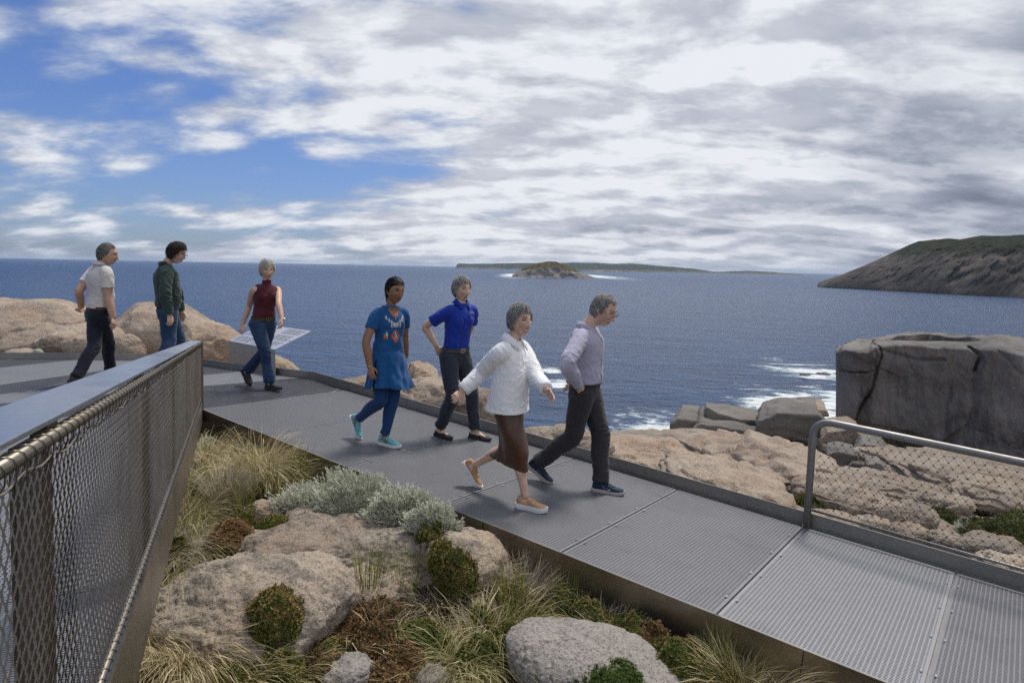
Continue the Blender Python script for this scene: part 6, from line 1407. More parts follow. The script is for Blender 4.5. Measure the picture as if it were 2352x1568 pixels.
def ribbon(mb, pts, w, t, side=None):
    pts = [q for q in pts if q is not None]
    if len(pts) < 2: return
    pts = np.array(pts); tan = np.gradient(pts, axis=0); V = []; F = []
    for i in range(len(pts)):
        td = unit(tan[i]); sd = side if side is not None else unit(np.cross(td, t)); sd = unit(sd - td * np.dot(sd, td)); nn = unit(np.cross(td, sd))
        if np.dot(nn, t) < 0: nn = -nn
        V += [pts[i] - sd * w, pts[i] + sd * w, pts[i] + sd * w + nn * 0.0016, pts[i] - sd * w + nn * 0.0016]
    for i in range(len(pts) - 1):
        a = 4 * i; F += [(a, a + 1, a + 5, a + 4), (a + 1, a + 2, a + 6, a + 5), (a + 2, a + 3, a + 7, a + 6), (a + 3, a, a + 4, a + 7)]
    F += [(0, 3, 2, 1), (4 * len(pts) - 4, 4 * len(pts) - 3, 4 * len(pts) - 2, 4 * len(pts) - 1)]; mb.add(V, F)
def placket(P, mat, s0, s1, w=0.016, buttons=6, bmat=None, x=0.0):
    m = MB(); ribbon(m, [on_front(P, s, x, 0.0015) for s in np.linspace(s0, s1, 24)], w * P.k, P.fs, P.rs); o = m.build('placket', mat, P.shirt_o, smooth=False)
    for s in np.linspace(s0 + 0.04, s1 - 0.03, buttons):
        q = on_front(P, s, x, 0.004)
        if q is not None: m = MB(); blob(m, q, P.rs * 0.0055, P.fs * 0.002, UP * 0.0055, 1); m.build('button', bmat or mat, P.shirt_o)
def collar(P, mat, r=0.068, h=0.034, drop=0.040, point=0.055, gap=26, flare=0.036, lift=0.016, stand=False):
    """folded shirt collar open at the front"""
    k = P.k; c = P.neck + P.tv * (0.012 + lift) * k; f = unit(P.fs - P.tv * np.dot(P.fs, P.tv)); r_ = P.rs; up = P.tv; V = []; F = []; an = np.radians(np.linspace(gap, 360 - gap, 33))
    for a in an:
        dr = f * math.cos(a) + r_ * math.sin(a); fr = max(0, math.cos(a)); low = c - f * 0.0
        fall = -0.020 * fr * 1.5
        tilt = up * (h - 0.022 * fr) ; i = c + dr * r * k * np.array(1.0) + up * fall
        top = i + tilt * k; pnt = sstep(0.55, 0.95, fr) * point; out = c + dr * (r + flare + 0.004) * k + up * (fall - (drop - 0.030 + pnt * 0.7) * k) + f * pnt * 0.35 * k
        V += [i, top, top + dr * 0.004, out, out - dr * 0.004 - up * 0.002] if not stand else [i, top, top + dr * 0.003, i + dr * 0.006, i + dr * 0.003 - up * 0.01]
    for j in range(len(an) - 1):
        for q in range(5): F.append((5 * j + q, 5 * j + (q + 1) % 5, 5 * j + 5 + (q + 1) % 5, 5 * j + 5 + q))
    F += [(4, 3, 2, 1, 0), tuple(range(5 * (len(an) - 1), 5 * len(an)))]; m = MB(); m.add(V, F); return m.build('collar', mat, P.shirt_o, smooth=True)
def belt(P, mat, s=0.11, w=0.160, d=0.104, h=0.019, buckle=M_BUCKLE, bw=0.026):
    c, a, b = P.sec(s, w, d); m = MB(); V = []; F = []; n = 40; ex = 2.3; th = np.linspace(0, 2 * math.pi, n, endpoint=False)
    for t in th:
        ct, st = math.cos(t), math.sin(t); dr = math.copysign(abs(ct) ** (2 / ex), ct) * a + math.copysign(abs(st) ** (2 / ex), st) * b; o = unit(dr)
        V += [c + dr - P.tv * h, c + dr + o * 0.005 - P.tv * h, c + dr + o * 0.005 + P.tv * h, c + dr + P.tv * h]
    for i in range(n):
        j = (i + 1) % n
        for q in range(4): F.append((4 * i + q, 4 * j + q, 4 * j + (q + 1) % 4, 4 * i + (q + 1) % 4))
    m.add(V, F); o = m.build('belt', mat, P.root, smooth=False); f = unit(b); r = unit(a); q = c + b + f * 0.009; m = MB()
    for u, v, x, y in ((0, 1, bw, 0.003), (0, -1, bw, 0.003), (1, 0, 0.003, h), (-1, 0, 0.003, h)): m.box(q + r * u * bw + P.tv * v * h, r * x, f * 0.003, P.tv * y)
    m.box(q, r * 0.003, f * 0.002, P.tv * h); m.build('buckle', buckle, o); return o
def glasses(P, mat, low=0.0):
    m = MB(); fc = P.face; R, hs = P.R, P.hs; f = R[:, 1]; r = R[:, 0]; u = R[:, 2]; z0 = 0.007 - low; root = None
    base = fc(0.0, z0, 0.010); cs = []
    for sg in (-1, 1):
        c = base + r * sg * 0.031 * hs - f * 0.004 * hs; cs.append(c); pts = [c + (r * math.cos(t) * 0.0235 + u * (math.sin(t) * 0.0135)) * hs - f * 0.005 * abs(math.cos(t)) * (1 if math.cos(t) * sg > 0 else 0) for t in np.linspace(0, 2 * math.pi, 18, endpoint=False)]
        m.tube(pts, 0.0013, 5, closed=True); m.tube([c + r * sg * 0.0235 * hs - f * 0.004, c + r * sg * 0.044 * hs - f * 0.022 * hs, P.C + R @ (np.array([sg * 0.081, -0.012, 0.012]) * hs)], 0.0014, 5)
    m.tube([cs[0] + r * 0.0235 * hs, (cs[0] + cs[1]) / 2 + f * 0.003 + u * 0.004, cs[1] - r * 0.0235 * hs], 0.0013, 5); o = m.build('spectacles', mat, P.root, smooth=True)
    for c in cs:
        lm = MB(); lm.prism([c + (r * math.cos(t) * 0.0228 + u * math.sin(t) * 0.0128) * hs for t in np.linspace(0, 2 * math.pi, 16, endpoint=False)], -f * 0.0012); lm.build('lens', M_LENS, o)
def shoes(P, S, style, mats, L=0.275):
    out = {}
    for key in 'RL':
        A, d, u, s = P.feet[key]; out[key] = shoe(P.root, A, d, u, s, style, mats, L) + (d, u, s)
    return out
def watch(P, key, mat, strap, t=0.94, r=0.031):
    e, w = P.elbow[key], P.wrist[key]; d = unit(w - e); c = e + (w - e) * t; x = unit(np.cross(d, UP + 0.01 * P.fs)); y = np.cross(d, x); m = MB()
    m.tube([c + (math.cos(q) * x + math.sin(q) * y) * r * P.k for q in np.linspace(0, 2 * math.pi, 20, endpoint=False)], 0.006, 6, closed=True); o = m.build('watch', strap, P.root, smooth=True)
    n = P.rs * (1 if key == 'R' else -1); n = unit(n - d * np.dot(n, d)); m = MB(); m.tube([c + n * r * P.k * 0.95, c + n * (r * P.k + 0.010)], 0.017, 16); m.build('watch_case', mat, o)
SK_FAIR = mat_skin('skin_fair', (0.64, 0.425, 0.325)); SK_TAN = mat_skin('skin_tanned', (0.52, 0.32, 0.225)); SK_MID = mat_skin('skin_light_tan', (0.60, 0.385, 0.285)); SK_DEEP = mat_skin('skin_brown', (0.29, 0.155, 0.092))
HR_SALT = mat_hair('hair_salt_pepper', (0.06, 0.056, 0.05), (0.22, 0.205, 0.19), (0.48, 0.465, 0.44)); HR_SILVER = mat_hair('hair_silver', (0.32, 0.30, 0.27), (0.60, 0.575, 0.53), (0.85, 0.82, 0.77)); HR_GREY = mat_hair('hair_grey', (0.12, 0.118, 0.113), (0.34, 0.335, 0.325), (0.62, 0.61, 0.59))
HR_BROWN = mat_hair('hair_dark_brown', (0.012, 0.009, 0.007), (0.030, 0.022, 0.016), (0.07, 0.052, 0.038)); HR_BLACK = mat_hair('hair_black', (0.006, 0.005, 0.005), (0.013, 0.011, 0.010), (0.03, 0.026, 0.022))
LIP = mat_plain('lip_rose', (0.36, 0.145, 0.125), 0.45); LIPM = mat_plain('lip_pale', (0.34, 0.17, 0.135), 0.5); LIPR = mat_plain('lip_red', (0.40, 0.10, 0.09), 0.4); LIPD = mat_plain('lip_brown', (0.17, 0.065, 0.05), 0.45)
BR_D = mat_plain('brow_dark', (0.025, 0.019, 0.015), 0.8); BR_G = mat_plain('brow_grey', (0.10, 0.075, 0.06), 0.8); LID_F = mat_plain('eyelid_fair', (0.07, 0.042, 0.034), 0.6); LEATHER_B = mat_plain('leather_black', (0.018, 0.016, 0.015), 0.45); LEATHER_BR = mat_plain('leather_brown', (0.045, 0.028, 0.018), 0.5); LEATHER_OX = mat_plain('leather_oxblood', (0.085, 0.028, 0.022), 0.5); LEATHER_G = mat_plain('leather_grey', (0.055, 0.052, 0.045), 0.5)
LINE_SHORT = [0.066, 0.062, 0.052, 0.030, 0.000, -0.012, -0.035, -0.062, -0.080]
PG = 'people walking along the steel walkway'
# ---- man in the white polo shirt
S = dict(h=1.80, male=True, deck='flat', az_hip=48, az_sh=38, az_head=72, head_pitch=8, label='man in a white polo shirt and navy trousers, leftmost, seen from behind', group=PG,
         head=(247, 585), neck=(231, 611), hip=(226, 722), footR=dict(ankle=(254, 851)), footL=dict(ankle=(176, 868), pitch=22),
         armR=dict(e=(249, 690, 1), w=(262, 736, 1), t=(265, 761, 1), curl=0.6), armL=dict(e=(182, 668, 1), w=(187, 706, 0), t=(174, 724, 1), curl=0.5),
         skin=SK_TAN, brow=BR_G, lip=LIPM, lid=LID_F, limb=1.12, wide=1.04, jaw=1.2, voxel=0.0065,
         hair=dict(mat=HR_SALT, line=[0.072, 0.070, 0.062, 0.035, -0.012, -0.015, -0.040, -0.060, -0.066], vol=[0.016, 0.012, 0.012, 0.014], len=0.05, n=650, sweep=(0.25, -0.7, -0.5), tone=0.5, mess=0.2, seed=1))
P = build_person(S)
C_NAVY = mat_cloth('cloth_navy', (0.011, 0.013, 0.024), 0.8); trousers(P, S, C_NAVY, seed=1, thigh=0.092, hem=0.062, waistw=0.168, hipw=0.175, depth=0.118)
C_OFFW = mat_cloth('cloth_off_white', (0.60, 0.565, 0.54), 0.9); shirt(P, S, C_OFFW, W=(0.175, 0.172, 0.185, 0.190, 0.140), D=(0.125, 0.122, 0.130, 0.125, 0.085), belly=0.05, arm=0.070, hem=0.13, seed=1, sleeve_end=0.62, wr=0.006)
collar(P, C_OFFW, r=0.070, drop=0.046); belt(P, LEATHER_OX, s=0.135, w=0.172, d=0.114)
shoes(P, S, 'sneaker', (LEATHER_B, M_RUBBERB), 0.29); watch(P, 'L', M_CLIP, M_CLIP, 0.96)
# ---- man in the green shirt
S = dict(h=1.84, male=True, deck='flat', az_hip=62, az_sh=58, az_head=86, head_pitch=16, label='man in a dark green shirt and blue jeans wearing spectacles', group=PG,
         head=(405, 581), neck=(380, 610), hip=(387, 714), footR=dict(ankle=(366, 860)), footL=dict(ankle=(408, 849)),
         armR=dict(e=(379, 676, 1), w=(391, 730, 1), t=(393, 758, 1), curl=0.55), armL=dict(e=(412, 680, 0), w=(418, 725, 1), t=(422, 750, 1)),
         skin=SK_MID, brow=BR_D, lip=LIPM, lid=LID_F, limb=1.05, jaw=1.15, voxel=0.0065, open=0.006,
         hair=dict(mat=HR_BROWN, line=[0.060, 0.060, 0.052, 0.030, -0.016, -0.016, -0.045, -0.065, -0.075], vol=[0.022, 0.015, 0.013, 0.015], len=0.055, n=650, sweep=(0.35, 0.35, -0.4), tone=0.45, seed=2))
P = build_person(S)
C_JEAN = mat_cloth('denim_blue', (0.018, 0.045, 0.105), 0.85, fade=(0.055, 0.10, 0.19)); trousers(P, S, C_JEAN, seed=2, thigh=0.098, hem=0.070, knee_r=0.076, waistw=0.166, hipw=0.175, depth=0.115)
C_GREEN = mat_cloth('cloth_dark_green', (0.028, 0.052, 0.043), 0.9); S['cuff_at'] = 0.97
shirt(P, S, C_GREEN, W=(0.178, 0.182, 0.190, 0.188, 0.140), D=(0.135, 0.140, 0.138, 0.128, 0.085), arm=0.069, cuff=0.046, sleeve='long', hem=0.10, seed=2, wr=0.010, belly=0.03)
collar(P, C_GREEN, r=0.066, h=0.040, drop=0.030, flare=0.022, lift=0.004); belt(P, LEATHER_B, s=0.09, w=0.172, d=0.116); glasses(P, M_GLASSF)
m = MB(); q = P.sec(0.095, 0.174, 0.12); m.box(q[0] - q[2] * 1.02 + q[1] * 0.35, q[1] * 0.16, unit(q[2]) * 0.003, P.tv * 0.018); m.build('belt_patch', mat_plain('patch_tan', (0.30, 0.12, 0.05), 0.6), P.root)
shoes(P, S, 'flat', (LEATHER_BR, M_RUBBERB), 0.29)
# ---- woman in the maroon top
S = dict(h=1.68, male=False, deck='flat', az_hip=128, az_sh=140, az_head=148, head_pitch=4, label='woman in a sleeveless maroon top and blue jeans in front of the sign', group=PG,
         head=(613.5, 621), neck=(612, 653), hip=(604, 742), footR=dict(ankle=(620, 878), az=115), footL=dict(ankle=(568, 851), pitch=52, az=120), poleR=0.0, poleL=0.0,
         armR=dict(e=(573, 702, 0), w=(555, 750, 1), t=(551, 774, 1), curl=0.35), armL=dict(e=(640, 697, 1), w=(648, 735, 1), t=(644, 763, 1), curl=0.4),
         skin=SK_MID, brow=BR_G, lip=LIPR, lid=LID_F, smile=0.8, open=0.005, teeth=True, voxel=0.006,
         hair=dict(mat=HR_SILVER, line=[0.058, 0.052, 0.045, 0.025, -0.012, -0.010, -0.040, -0.060, -0.070], vol=[0.026, 0.020, 0.018, 0.018], len=0.045, n=700, sweep=(0.6, 0.35, -0.1), sym=False, tone=0.62, mess=0.35, seed=3, lift=0.2))
P = build_person(S)
C_JEAN2 = mat_cloth('denim_dark_blue', (0.012, 0.032, 0.080), 0.85, fade=(0.028, 0.065, 0.14)); trousers(P, S, C_JEAN2, seed=3, thigh=0.090, hem=0.068, knee_r=0.064, waistw=0.138, hipw=0.172, depth=0.100, top=0.13)
C_MAR = mat_cloth('cloth_maroon', (0.070, 0.010, 0.020), 0.8); shirt(P, S, C_MAR, W=(0.142, 0.128, 0.146, 0.150, 0.128), D=(0.102, 0.092, 0.108, 0.102, 0.076), sleeve='none', hem=0.15, seed=3, bust=0.020, wr=0.005, neckr=0.058)
m = MB(); loft(m, [(P.neck - P.tv * 0.02, P.rs * 0.064, P.fs * 0.060), (P.neck + P.tv * 0.02, P.rs * 0.056, P.fs * 0.055), (P.neck + P.tv * 0.055 + P.fs * 0.006, P.rs * 0.054, P.fs * 0.054)], 22, 10); m.build('collar', C_MAR, P.shirt_o, smooth=True)
belt(P, LEATHER_BR, s=0.13, w=0.146, d=0.100, h=0.021, buckle=mat_plain('buckle_brass', (0.25, 0.17, 0.08), 0.35, 1.0)); shoes(P, S, 'sneaker', (mat_plain('shoe_black', (0.022, 0.022, 0.025), 0.7), M_RUBBERB), 0.268); watch(P, 'L', M_CLIP, mat_plain('strap_white', (0.7, 0.66, 0.62), 0.5), 0.95, 0.027)
# ---- woman in the blue tunic
S = dict(h=1.63, male=False, deck='ramp', az_hip=128, az_sh=140, az_head=138, head_pitch=9, label='woman in a blue embroidered tunic and leggings with turquoise trainers', group=PG,
         head=(908, 668), neck=(897, 705), hip=(890, 826), footL=dict(ankle=(884, 1003), az=112), footR=dict(ankle=(822, 963), pitch=58, az=120),
         armR=dict(e=(841, 785, 1), w=(850, 846, 1), t=(857, 881, 1), curl=0.35), armL=dict(e=(929, 772, 0), w=(932, 820, 0), t=(930, 850, 1)),
         skin=SK_DEEP, brow=BR_D, lip=LIPD, smile=0.6, open=0.006, teeth=True, limb=1.14, wide=1.02, voxel=0.0055, head_dy=-0.05,
         hair=dict(mat=HR_BLACK, line=[0.060, 0.055, 0.045, 0.020, -0.020, -0.022, -0.050, -0.075, -0.080], vol=[0.012, 0.010, 0.013, 0.018], len=0.07, n=700, sweep=(0.4, -0.9, -0.35), tone=0.45, mess=0.10, seed=4, part=0.01, lift=0.02))
P = build_person(S)
C_LEG = mat_cloth('cloth_leggings', (0.008, 0.042, 0.14), 0.75); trousers(P, S, C_LEG, seed=4, thigh=0.088, hem=0.046, knee_r=0.062, waistw=0.140, hipw=0.165, wr=0.003, vox=0.0075, hemlift=0.02)
def kurta_pat(T, p, c):
    v = T.math('ABSOLUTE', T.math('SUBTRACT', T.math('FRACT', T.math('MULTIPLY', T.new('ShaderNodeSeparateXYZ', i_0=p).outputs[2], 170)), 0.5)); return T.mix(T.math('MULTIPLY', T.rng(v, 0.30, 0.5), 0.30), c, (0.008, 0.05, 0.11))
C_TUN = mat_cloth('cloth_tunic_blue', (0.008, 0.078, 0.235), 0.85, pattern=kurta_pat, wr=0.5)
shirt(P, S, C_TUN, W=(0.165, 0.142, 0.152, 0.150, 0.115), D=(0.125, 0.112, 0.118, 0.105, 0.070), hem=0.16, sleeve='short', sleeve_end=0.52, arm=0.060, seed=4, bust=0.018, belly=0.015, wr=0.004, neckr=0.080, name='tunic')
def tunic_skirt(P, mat):
    """flared skirt of the tunic, split at the sides, swinging with the stride"""
    k = P.k; n, m_ = 72, 16; c0, a0, b0 = P.sec(0.24, 0.162, 0.125); V = []; F = []; fh, rh = P.fh, P.rh; L = 0.42 * k
    for i in range(m_):
        t = i / (m_ - 1); w = 0.160 + 0.100 * t ** 1.1; dp = 0.122 + 0.105 * t ** 1.1; c = c0 + (P.hip - c0) * min(1, t * 1.6) - UP * max(0, t * L * 1.0 - (c0[2] - P.hip[2])) * 1.0 + fh * 0.02 * t
        for j in range(n):
            q = 2 * math.pi * j / n; fold = 1 + t * (0.075 * math.sin(5 * q + 0.8) + 0.06 * math.sin(9 * q + 2.1 + t) + 0.04 * math.sin(14 * q)); V.append(c + rh * w * k * math.cos(q) * fold + fh * dp * k * math.sin(q) * fold + UP * (0.02 * t * math.sin(2 * q + 0.5)))
    for i in range(m_ - 1):
        for j in range(n):
            if i > 5 and j in (2, 33): continue             # side slits
            F.append((i * n + j, (i + 1) * n + j, (i + 1) * n + (j + 1) % n, i * n + (j + 1) % n))
    V = np.array(V); nn = fbm(V * 13 + 3, 3) * 0.022; ctr = P.hip; V[:, :2] += (V[:, :2] - ctr[:2]) / (np.linalg.norm(V[:, :2] - ctr[:2], axis=1)[:, None] + 1e-6) * nn[:, None]
    o = arr_mesh('tunic_skirt', V, np.array(F), mat, P.root); md = o.modifiers.new('thickness', 'SOLIDIFY'); md.thickness = 0.003; sb = o.modifiers.new('soft', 'SUBSURF'); sb.levels = 1; sb.render_levels = 1; return o
tunic_skirt(P, C_TUN)
# neckline, embroidery and jewellery
E_OR = mat_plain('thread_orange', (0.50, 0.13, 0.05), 0.8, var=0.3, scale=60); E_WH = mat_plain('thread_white', (0.72, 0.68, 0.60), 0.8); E_RED = mat_plain('thread_red', (0.45, 0.04, 0.05), 0.8); E_YE = mat_plain('thread_yellow', (0.60, 0.42, 0.08), 0.8)
def stitch(P, pts, w, mat, name):
    m = MB(); ribbon(m, [on_front(P, s, x, 0.002) for s, x in pts], w, P.fs); 
    if m.v: m.build(name, mat, P.shirt_o)
sk = MB(); V = [on_front(P, 0.99 - 0.135 * (1 - (q / 0.055) ** 2), q, 0.0015) for q in np.linspace(-0.055, 0.055, 15)]
lowp = [on_front(P, 0.985, q, 0.0015) for q in np.linspace(-0.055, 0.055, 15)]
nk = MB(); good = [(a, b) for a, b in zip(V, lowp) if a is not None and b is not None]
vv = []; ffc = []
for a, b in good:
    for t in np.linspace(0, 1, 5): 
        vv.append(a + (b - a) * t)
def proj_neck():
    m = MB(); rows = 7; cols = 15; VV = []; ok = True
    for i, q in enumerate(np.linspace(-0.058, 0.058, cols)):
        s_lo = 0.985 - 0.145 * (1 - (abs(q) / 0.058) ** 1.7)
        for j in range(rows): p_ = on_front(P, s_lo + (1.0 - s_lo) * j / (rows - 1), q, 0.0022); VV.append(p_ if p_ is not None else on_front(P, s_lo, q, 0.002))
    FF = [(i * rows + j, (i + 1) * rows + j, (i + 1) * rows + j + 1, i * rows + j + 1) for i in range(cols - 1) for j in range(rows - 1)]
    VV = np.array([q if q is not None else P.neck for q in VV]); m.add(VV, FF); m.build('neckline_skin', SK_DEEP, P.root, smooth=True)
proj_neck()
stitch(P, [(0.985 - 0.150 * (1 - (abs(q) / 0.064) ** 1.7), q) for q in np.linspace(-0.064, 0.064, 25)], 0.005, E_OR, 'neckline_embroidery')
stitch(P, [(0.835, 0), (0.78, 0)], 0.005, E_OR, 'neckline_embroidery')
dia = [(0.60, 0.0), (0.49, -0.045), (0.37, 0.0), (0.49, 0.045), (0.60, 0.0)]
for off, mt, wd in ((1.0, E_OR, 0.0062), (0.78, E_RED, 0.003)):
    dd = [(0.485 + (s - 0.485) * off, x * off) for s, x in dia]; pts = densify(dd, 8); stitch(P, pts, wd, mt, 'diamond_embroidery')
rg = random.Random(3)
def figure(s, x, sc, mat):
    for st in ([(0.0, 0.0), (0.030, 0.0)], [(0.012, -0.008), (0.022, 0.0), (0.014, 0.010)], [(-0.016, -0.007), (0.0, 0.0), (-0.014, 0.009)], [(0.034, -0.003), (0.038, 0.002)]): stitch(P, densify([(s + a * sc, x + b * sc) for a, b in st], 3), 0.0022 * sc, mat, 'figure_embroidery')
for q in np.linspace(-0.10, 0.10, 9): figure(0.915 - 0.145 * max(0, 1 - (abs(q) / 0.11) ** 1.5) - 0.085, q, 1.25, E_WH)
for q in np.linspace(-0.05, 0.05, 4): figure(0.665, q, 1.2, E_WH)
for a, b in ((0.52, 0.0), (0.47, -0.012), (0.45, 0.014), (0.42, 0.0)): figure(a, b, 1.1, rg.choice((E_WH, E_YE)))
figure(0.48, 0.098, 2.2, E_YE); figure(0.45, 0.10, 1.8, E_RED); figure(0.50, 0.094, 1.4, E_WH)
m = MB(); nkp = [P.neck + P.tv * (0.03 - 0.13 * (0.5 - 0.5 * math.cos(t)) ) + P.rs * 0.062 * math.sin(t) + P.fs * (0.02 + 0.075 * (0.5 - 0.5 * math.cos(t))) for t in np.linspace(0.5, 2 * math.pi - 0.5, 40)]
m.tube(nkp, 0.0028, 6); m.build('necklace', M_GOLD, P.root, smooth=True)
m = MB(); e, w = P.elbow['R'], P.wrist['R']; dd = unit(w - e); x = unit(np.cross(dd, P.fs)); y = np.cross(dd, x)
for t in (0.95, 0.985): m.tube([e + (w - e) * t + (math.cos(q) * x + math.sin(q) * y) * 0.031 for q in np.linspace(0, 2 * math.pi, 20, endpoint=False)], 0.0022, 6, closed=True)
m.build('bracelets', M_GOLD, P.root, smooth=True)
# tied-back hair
m = MB(); b0 = P.C + P.R @ (np.array([0, -0.098, -0.03]) * P.hs); limb(m, [b0, b0 - P.R[:, 1] * 0.018 - UP * 0.03, b0 - P.R[:, 1] * 0.012 - UP * 0.09, b0 - UP * 0.15], [0.026, 0.030, 0.026, 0.010], 18); o = m.build('ponytail', HR_BLACK, P.root, smooth=True); add_attr(o.data, 'tone', np.full(len(o.data.vertices), 0.4))
C_TURQ = mat_cloth('mesh_turquoise', (0.16, 0.42, 0.46), 0.7, weave=1500, var=0.12); MK = mat_plain('mark_navy', (0.01, 0.015, 0.04), 0.5); sh = shoes(P, S, 'sneaker', (C_TURQ, M_RUBBERW, mat_plain('lace_turquoise', (0.30, 0.58, 0.58), 0.7)), 0.262)
for key in 'RL':
    so_, heel, k_, sole_, T_, v_, me_, d_, u_, s_ = sh[key]
    for sg in (-1, 1): side_mark(so_, v_, me_, heel, d_, u_, s_, sole_, [[(0.085, 0.004), (0.098, 0.040)], [(0.098, 0.040), (0.118, 0.006)], [(0.118, 0.006), (0.130, 0.038)]], MK, 'letter_mark', sg)
# ---- woman in the royal blue shirt
S = dict(h=1.70, male=False, deck='ramp', az_hip=135, az_sh=140, az_head=142, head_pitch=2, label='woman in a royal blue short sleeved shirt with one hand in her back pocket', group=PG,
         head=(1061, 665), neck=(1059, 699), hip=(1045, 818), footR=dict(ankle=(1011, 984), az=130), footL=dict(ankle=(1092, 989), az=112),
         armR=dict(e=(977, 750, 0), w=(1003, 796, 0), wy=-0.02, t=(1016, 824, 1), ty=0.03, curl=0.15), armL=dict(e=(1080, 756, 0), ey=0.20, w=(1052, 800, 0), wy=0.19, t=(1036, 815, 0), ty=0.16),
         skin=SK_FAIR, brow=BR_G, lip=LIP, lid=LID_F, smile=0.1, open=0.004, voxel=0.0055,
         hair=dict(mat=HR_GREY, line=[0.060, 0.056, 0.050, 0.030, -0.006, -0.008, -0.040, -0.060, -0.070], vol=[0.026, 0.022, 0.018, 0.018], len=0.042, n=750, sweep=(0.6, 0.4, -0.2), sym=False, tone=0.62, mess=0.3, seed=5, lift=0.15))
P = build_person(S)
C_SLATE = mat_cloth('cloth_slate', (0.026, 0.032, 0.048), 0.7); trousers(P, S, C_SLATE, seed=5, thigh=0.090, hem=0.058, knee_r=0.066, waistw=0.142, hipw=0.168, depth=0.102, hemlift=0.02, top=0.14)
C_ROYAL = mat_cloth('cloth_royal_blue', (0.005, 0.032, 0.30), 0.75); shirt(P, S, C_ROYAL, W=(0.140, 0.136, 0.150, 0.152, 0.118), D=(0.100, 0.100, 0.112, 0.108, 0.074), sleeve='short', sleeve_end=0.66, arm=0.062, hem=0.16, seed=5, bust=0.018, wr=0.007, neckr=0.064)
placket(P, C_ROYAL, 0.2, 0.93, 0.015, 5); collar(P, C_ROYAL, r=0.062, drop=0.044, point=0.06, gap=30); belt(P, LEATHER_G, s=0.145, w=0.148, d=0.100, h=0.019)
rg = random.Random(2)
lm = MB(); x = -0.118
while x < -0.058:
    wl = rg.uniform(0.004, 0.009); p_ = on_front(P, 0.86, x + wl / 2, 0.003); x += wl + 0.003
    if p_ is not None: lm.box(p_, P.rs * wl / 2, P.fs * 0.001, UP * 0.0035)
lm.build('chest_lettering', E_WH, P.shirt_o)
shoes(P, S, 'slip', (mat_plain('shoe_black', (0.022, 0.022, 0.025), 0.7), M_RUBBERB), 0.262)
# ---- woman in the white shirt
S = dict(h=1.65, male=False, deck='ramp', az_hip=118, az_sh=124, az_head=140, head_pitch=0, label='smiling woman in a loose white shirt and brown skirt, nearest of the walkers', group=PG,
         head=(1195, 737), neck=(1177, 786), hip=(1166, 926), footR=dict(ankle=(1206, 1144), az=108), footL=dict(ankle=(1087, 1068), pitch=48, az=112),
         armR=dict(e=(1108, 850, 0), w=(1060, 900, 1), t=(1032, 926, 1), curl=0.7), armL=dict(e=(1230, 858, 1), w=(1256, 896, 1), t=(1283, 933, 1), curl=0.3),
         skin=SK_FAIR, brow=BR_G, lip=LIP, lid=LID_F, smile=1.0, open=0.014, teeth=True, voxel=0.0055, wide=1.03, cuff_at=0.86,
         hair=dict(mat=HR_GREY, line=[0.062, 0.058, 0.050, 0.022, -0.020, -0.026, -0.050, -0.070, -0.080], vol=[0.024, 0.022, 0.021, 0.022], len=0.042, n=900, sweep=(0.6, 0.35, -0.15), sym=False, tone=0.50, mess=0.35, seed=6, lift=0.15))
P = build_person(S)
C_WHITE = mat_cloth('linen_white', (0.84, 0.84, 0.855), 0.9, wr=0.5); shirt(P, S, C_WHITE, W=(0.182, 0.162, 0.158, 0.156, 0.125), D=(0.152, 0.136, 0.126, 0.110, 0.076), sleeve='long', hem=-0.11, arm=0.072, cuff=0.052, seed=6, bust=0.012, belly=0.03, wr=0.0052, flare=0.012, sag=0.015, fr=12.0, smooth=3, neckr=0.066)
placket(P, C_WHITE, 0.02, 0.92, 0.016, 7); collar(P, C_WHITE, r=0.068, h=0.046, drop=0.055, point=0.075, gap=32, flare=0.046, lift=0.024)
for key in 'RL':
    e, w = P.elbow[key], P.wrist[key]; d_ = unit(w - e); c = e + (w - e) * 0.84; m = MB(); m.tube([c - d_ * 0.035, c - d_ * 0.033, c + d_ * 0.020, c + d_ * 0.022], [0.052, 0.058, 0.056, 0.048], 18); m.build('rolled_cuff', C_WHITE, P.shirt_o, smooth=True)
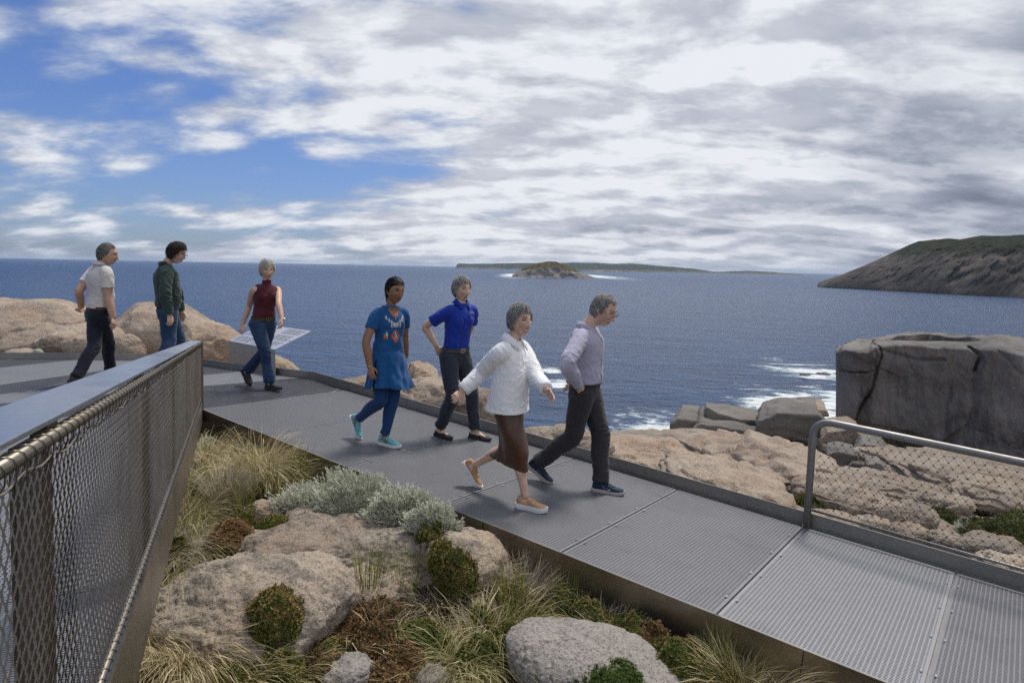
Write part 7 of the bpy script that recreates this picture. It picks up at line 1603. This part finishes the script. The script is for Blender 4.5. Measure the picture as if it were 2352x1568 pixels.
def skirt(P, mat):
    """slim satin skirt stretched between the striding legs"""
    mb = MB(); k = P.k; rings = [P.sec(0.12, 0.140, 0.105), P.sec(0.0, 0.165, 0.118)]; f = P.fh
    chain = {q: [P.hj[q], P.hj[q] * 0.5 + P.knee[q] * 0.5, P.knee[q], P.knee[q] * 0.75 + P.feet[q][0] * 0.25, P.knee[q] * 0.60 + P.feet[q][0] * 0.40] for q in 'RL'}
    for i in range(1, 5):
        a, b = chain['R'][i], chain['L'][i]; c = (a + b) / 2; v = (a - b) / 2; L = np.linalg.norm(v); u = v / (L + 1e-9); h = unit(np.cross(u, UP)); r = (0.098, 0.094, 0.084, 0.078, 0.074)[i] * k
        rings.append((c, u * (L + r), h * r * (1.0 if i > 2 else 1.2)))
    # keep the sections turning smoothly from the hips into the stride
    rings[1] = (rings[1][0], rings[1][1], rings[1][2]); fixed = [rings[0], rings[1]]
    for c, a, b in rings[2:]:
        pa, pb = fixed[-1][1], fixed[-1][2]
        if abs(np.dot(unit(a), unit(pa))) < 0.7: a, b = b, a
        if np.dot(a, pa) < 0: a = -a
        if np.dot(b, pb) < 0: b = -b
        fixed.append((c, a, b))
    loft(mb, fixed, 36, 46, 2.4); me = remesh(mb, 0.0075, 4); v, n = mverts(me); ph = np.arctan2((v - P.hip) @ P.rh, (v - P.hip) @ P.fh); t = np.clip((P.hip[2] - v[:, 2]) / 0.5, 0, 1)
    setverts(me, v + n * ((0.006 * np.sin(ph * 6 + 1.3 * t) + 0.004 * np.sin(ph * 11 + 2)) * t * (1 - 0.8 * sstep(0.75, 1.0, t)))[:, None]); wrinkle(me, 0.003, 6.0, 9, axis=UP, squash=0.2); return finish(me, 'skirt', mat, P.root)
def satin(T, b):
    p = pos(T); T.put(b.inputs['Base Color'], T.mix(T.rng(T.noise(p, 5, 4, 0.6), 0.3, 0.7), (0.060, 0.020, 0.007), (0.085, 0.030, 0.011))); b.inputs['Roughness'].default_value = 0.42; b.inputs['Sheen Weight'].default_value = 0.1; bump(T, b, T.noise(p, 14, 4, 0.6, 1.0), 0.25, 0.02)
skirt(P, material('satin_brown', satin))
C_TANL = mat_plain('suede_tan', (0.45, 0.27, 0.155), 0.75, bmp=0.2); shoes(P, S, 'platform', (C_TANL, M_RUBBERW, mat_plain('lace_tan', (0.50, 0.35, 0.22), 0.8)), 0.262)
m = MB(); q = P.C + P.R @ (np.array([0.080, -0.010, -0.040]) * P.hs); blob(m, q, P.rs * 0.004, P.fs * 0.004, UP * 0.006, 2); m.build('earring', M_GOLD, P.root, smooth=True)
# ---- man in the lilac shirt
S = dict(h=1.79, male=True, deck='ramp', az_hip=108, az_sh=112, az_head=120, head_pitch=23, label='man in a lilac shirt and charcoal trousers looking down, hand in pocket', group=PG,
         head=(1386, 713), neck=(1347, 753), hip=(1345, 895), footL=dict(ankle=(1381, 1107), az=104), footR=dict(ankle=(1236, 1064), pitch=30, az=108),
         armR=dict(e=(1303, 834, 1), w=(1330, 888, 0), wy=-0.19, t=(1348, 916, 0), ty=-0.10, curl=0.25), armL=dict(e=(1330, 832, 0), w=(1308, 880, 0), t=(1300, 900, 1), curl=0.3),
         skin=SK_FAIR, brow=BR_G, lip=LIPM, lid=LID_F, smile=0.2, jaw=1.12, voxel=0.0058, head_dy=-0.02, cuff_at=0.95,
         hair=dict(mat=HR_SALT, line=[0.078, 0.080, 0.085, 0.055, -0.006, -0.012, -0.040, -0.060, -0.070], vol=[0.007, 0.007, 0.009, 0.010], len=0.030, n=750, sweep=(0.3, 0.1, -0.6), tone=0.62, mess=0.25, seed=7, lift=0.06, w=0.003))
P = build_person(S)
C_CHAR = mat_cloth('cloth_charcoal', (0.036, 0.034, 0.038), 0.85); trousers(P, S, C_CHAR, seed=7, thigh=0.094, hem=0.064, knee_r=0.073, waistw=0.155, hipw=0.166, depth=0.112, top=0.14)
C_LIL = mat_cloth('cloth_lilac', (0.40, 0.385, 0.49), 0.88, wr=0.5); shirt(P, S, C_LIL, W=(0.168, 0.168, 0.182, 0.184, 0.138), D=(0.126, 0.126, 0.134, 0.126, 0.084), sleeve='long', arm=0.066, cuff=0.040, hem=0.13, seed=7, wr=0.006, fr=12.0, neckr=0.068)
placket(P, C_LIL, 0.16, 0.95, 0.016, 7); collar(P, C_LIL, r=0.066, h=0.036, drop=0.046, point=0.06, gap=24, flare=0.024, lift=0.006); belt(P, LEATHER_B, s=0.135, w=0.160, d=0.112); glasses(P, M_GLASSF)
C_NVY = mat_cloth('mesh_navy', (0.012, 0.030, 0.060), 0.75, weave=1500, var=0.2); sh = shoes(P, S, 'sneaker', (C_NVY, M_RUBBERT, mat_plain('lace_navy', (0.02, 0.03, 0.05), 0.8)), 0.29)
MKS = mat_plain('mark_silver', (0.45, 0.46, 0.48), 0.4, 0.5)
for key in 'RL':
    so_, heel, k_, sole_, T_, v_, me_, d_, u_, s_ = sh[key]
    for sg in (-1, 1): side_mark(so_, v_, me_, heel, d_, u_, s_, sole_, [[(0.095, 0.034), (0.125, 0.016), (0.165, 0.012)], [(0.095, 0.010), (0.135, 0.018)]], MKS, 'side_mark', sg)
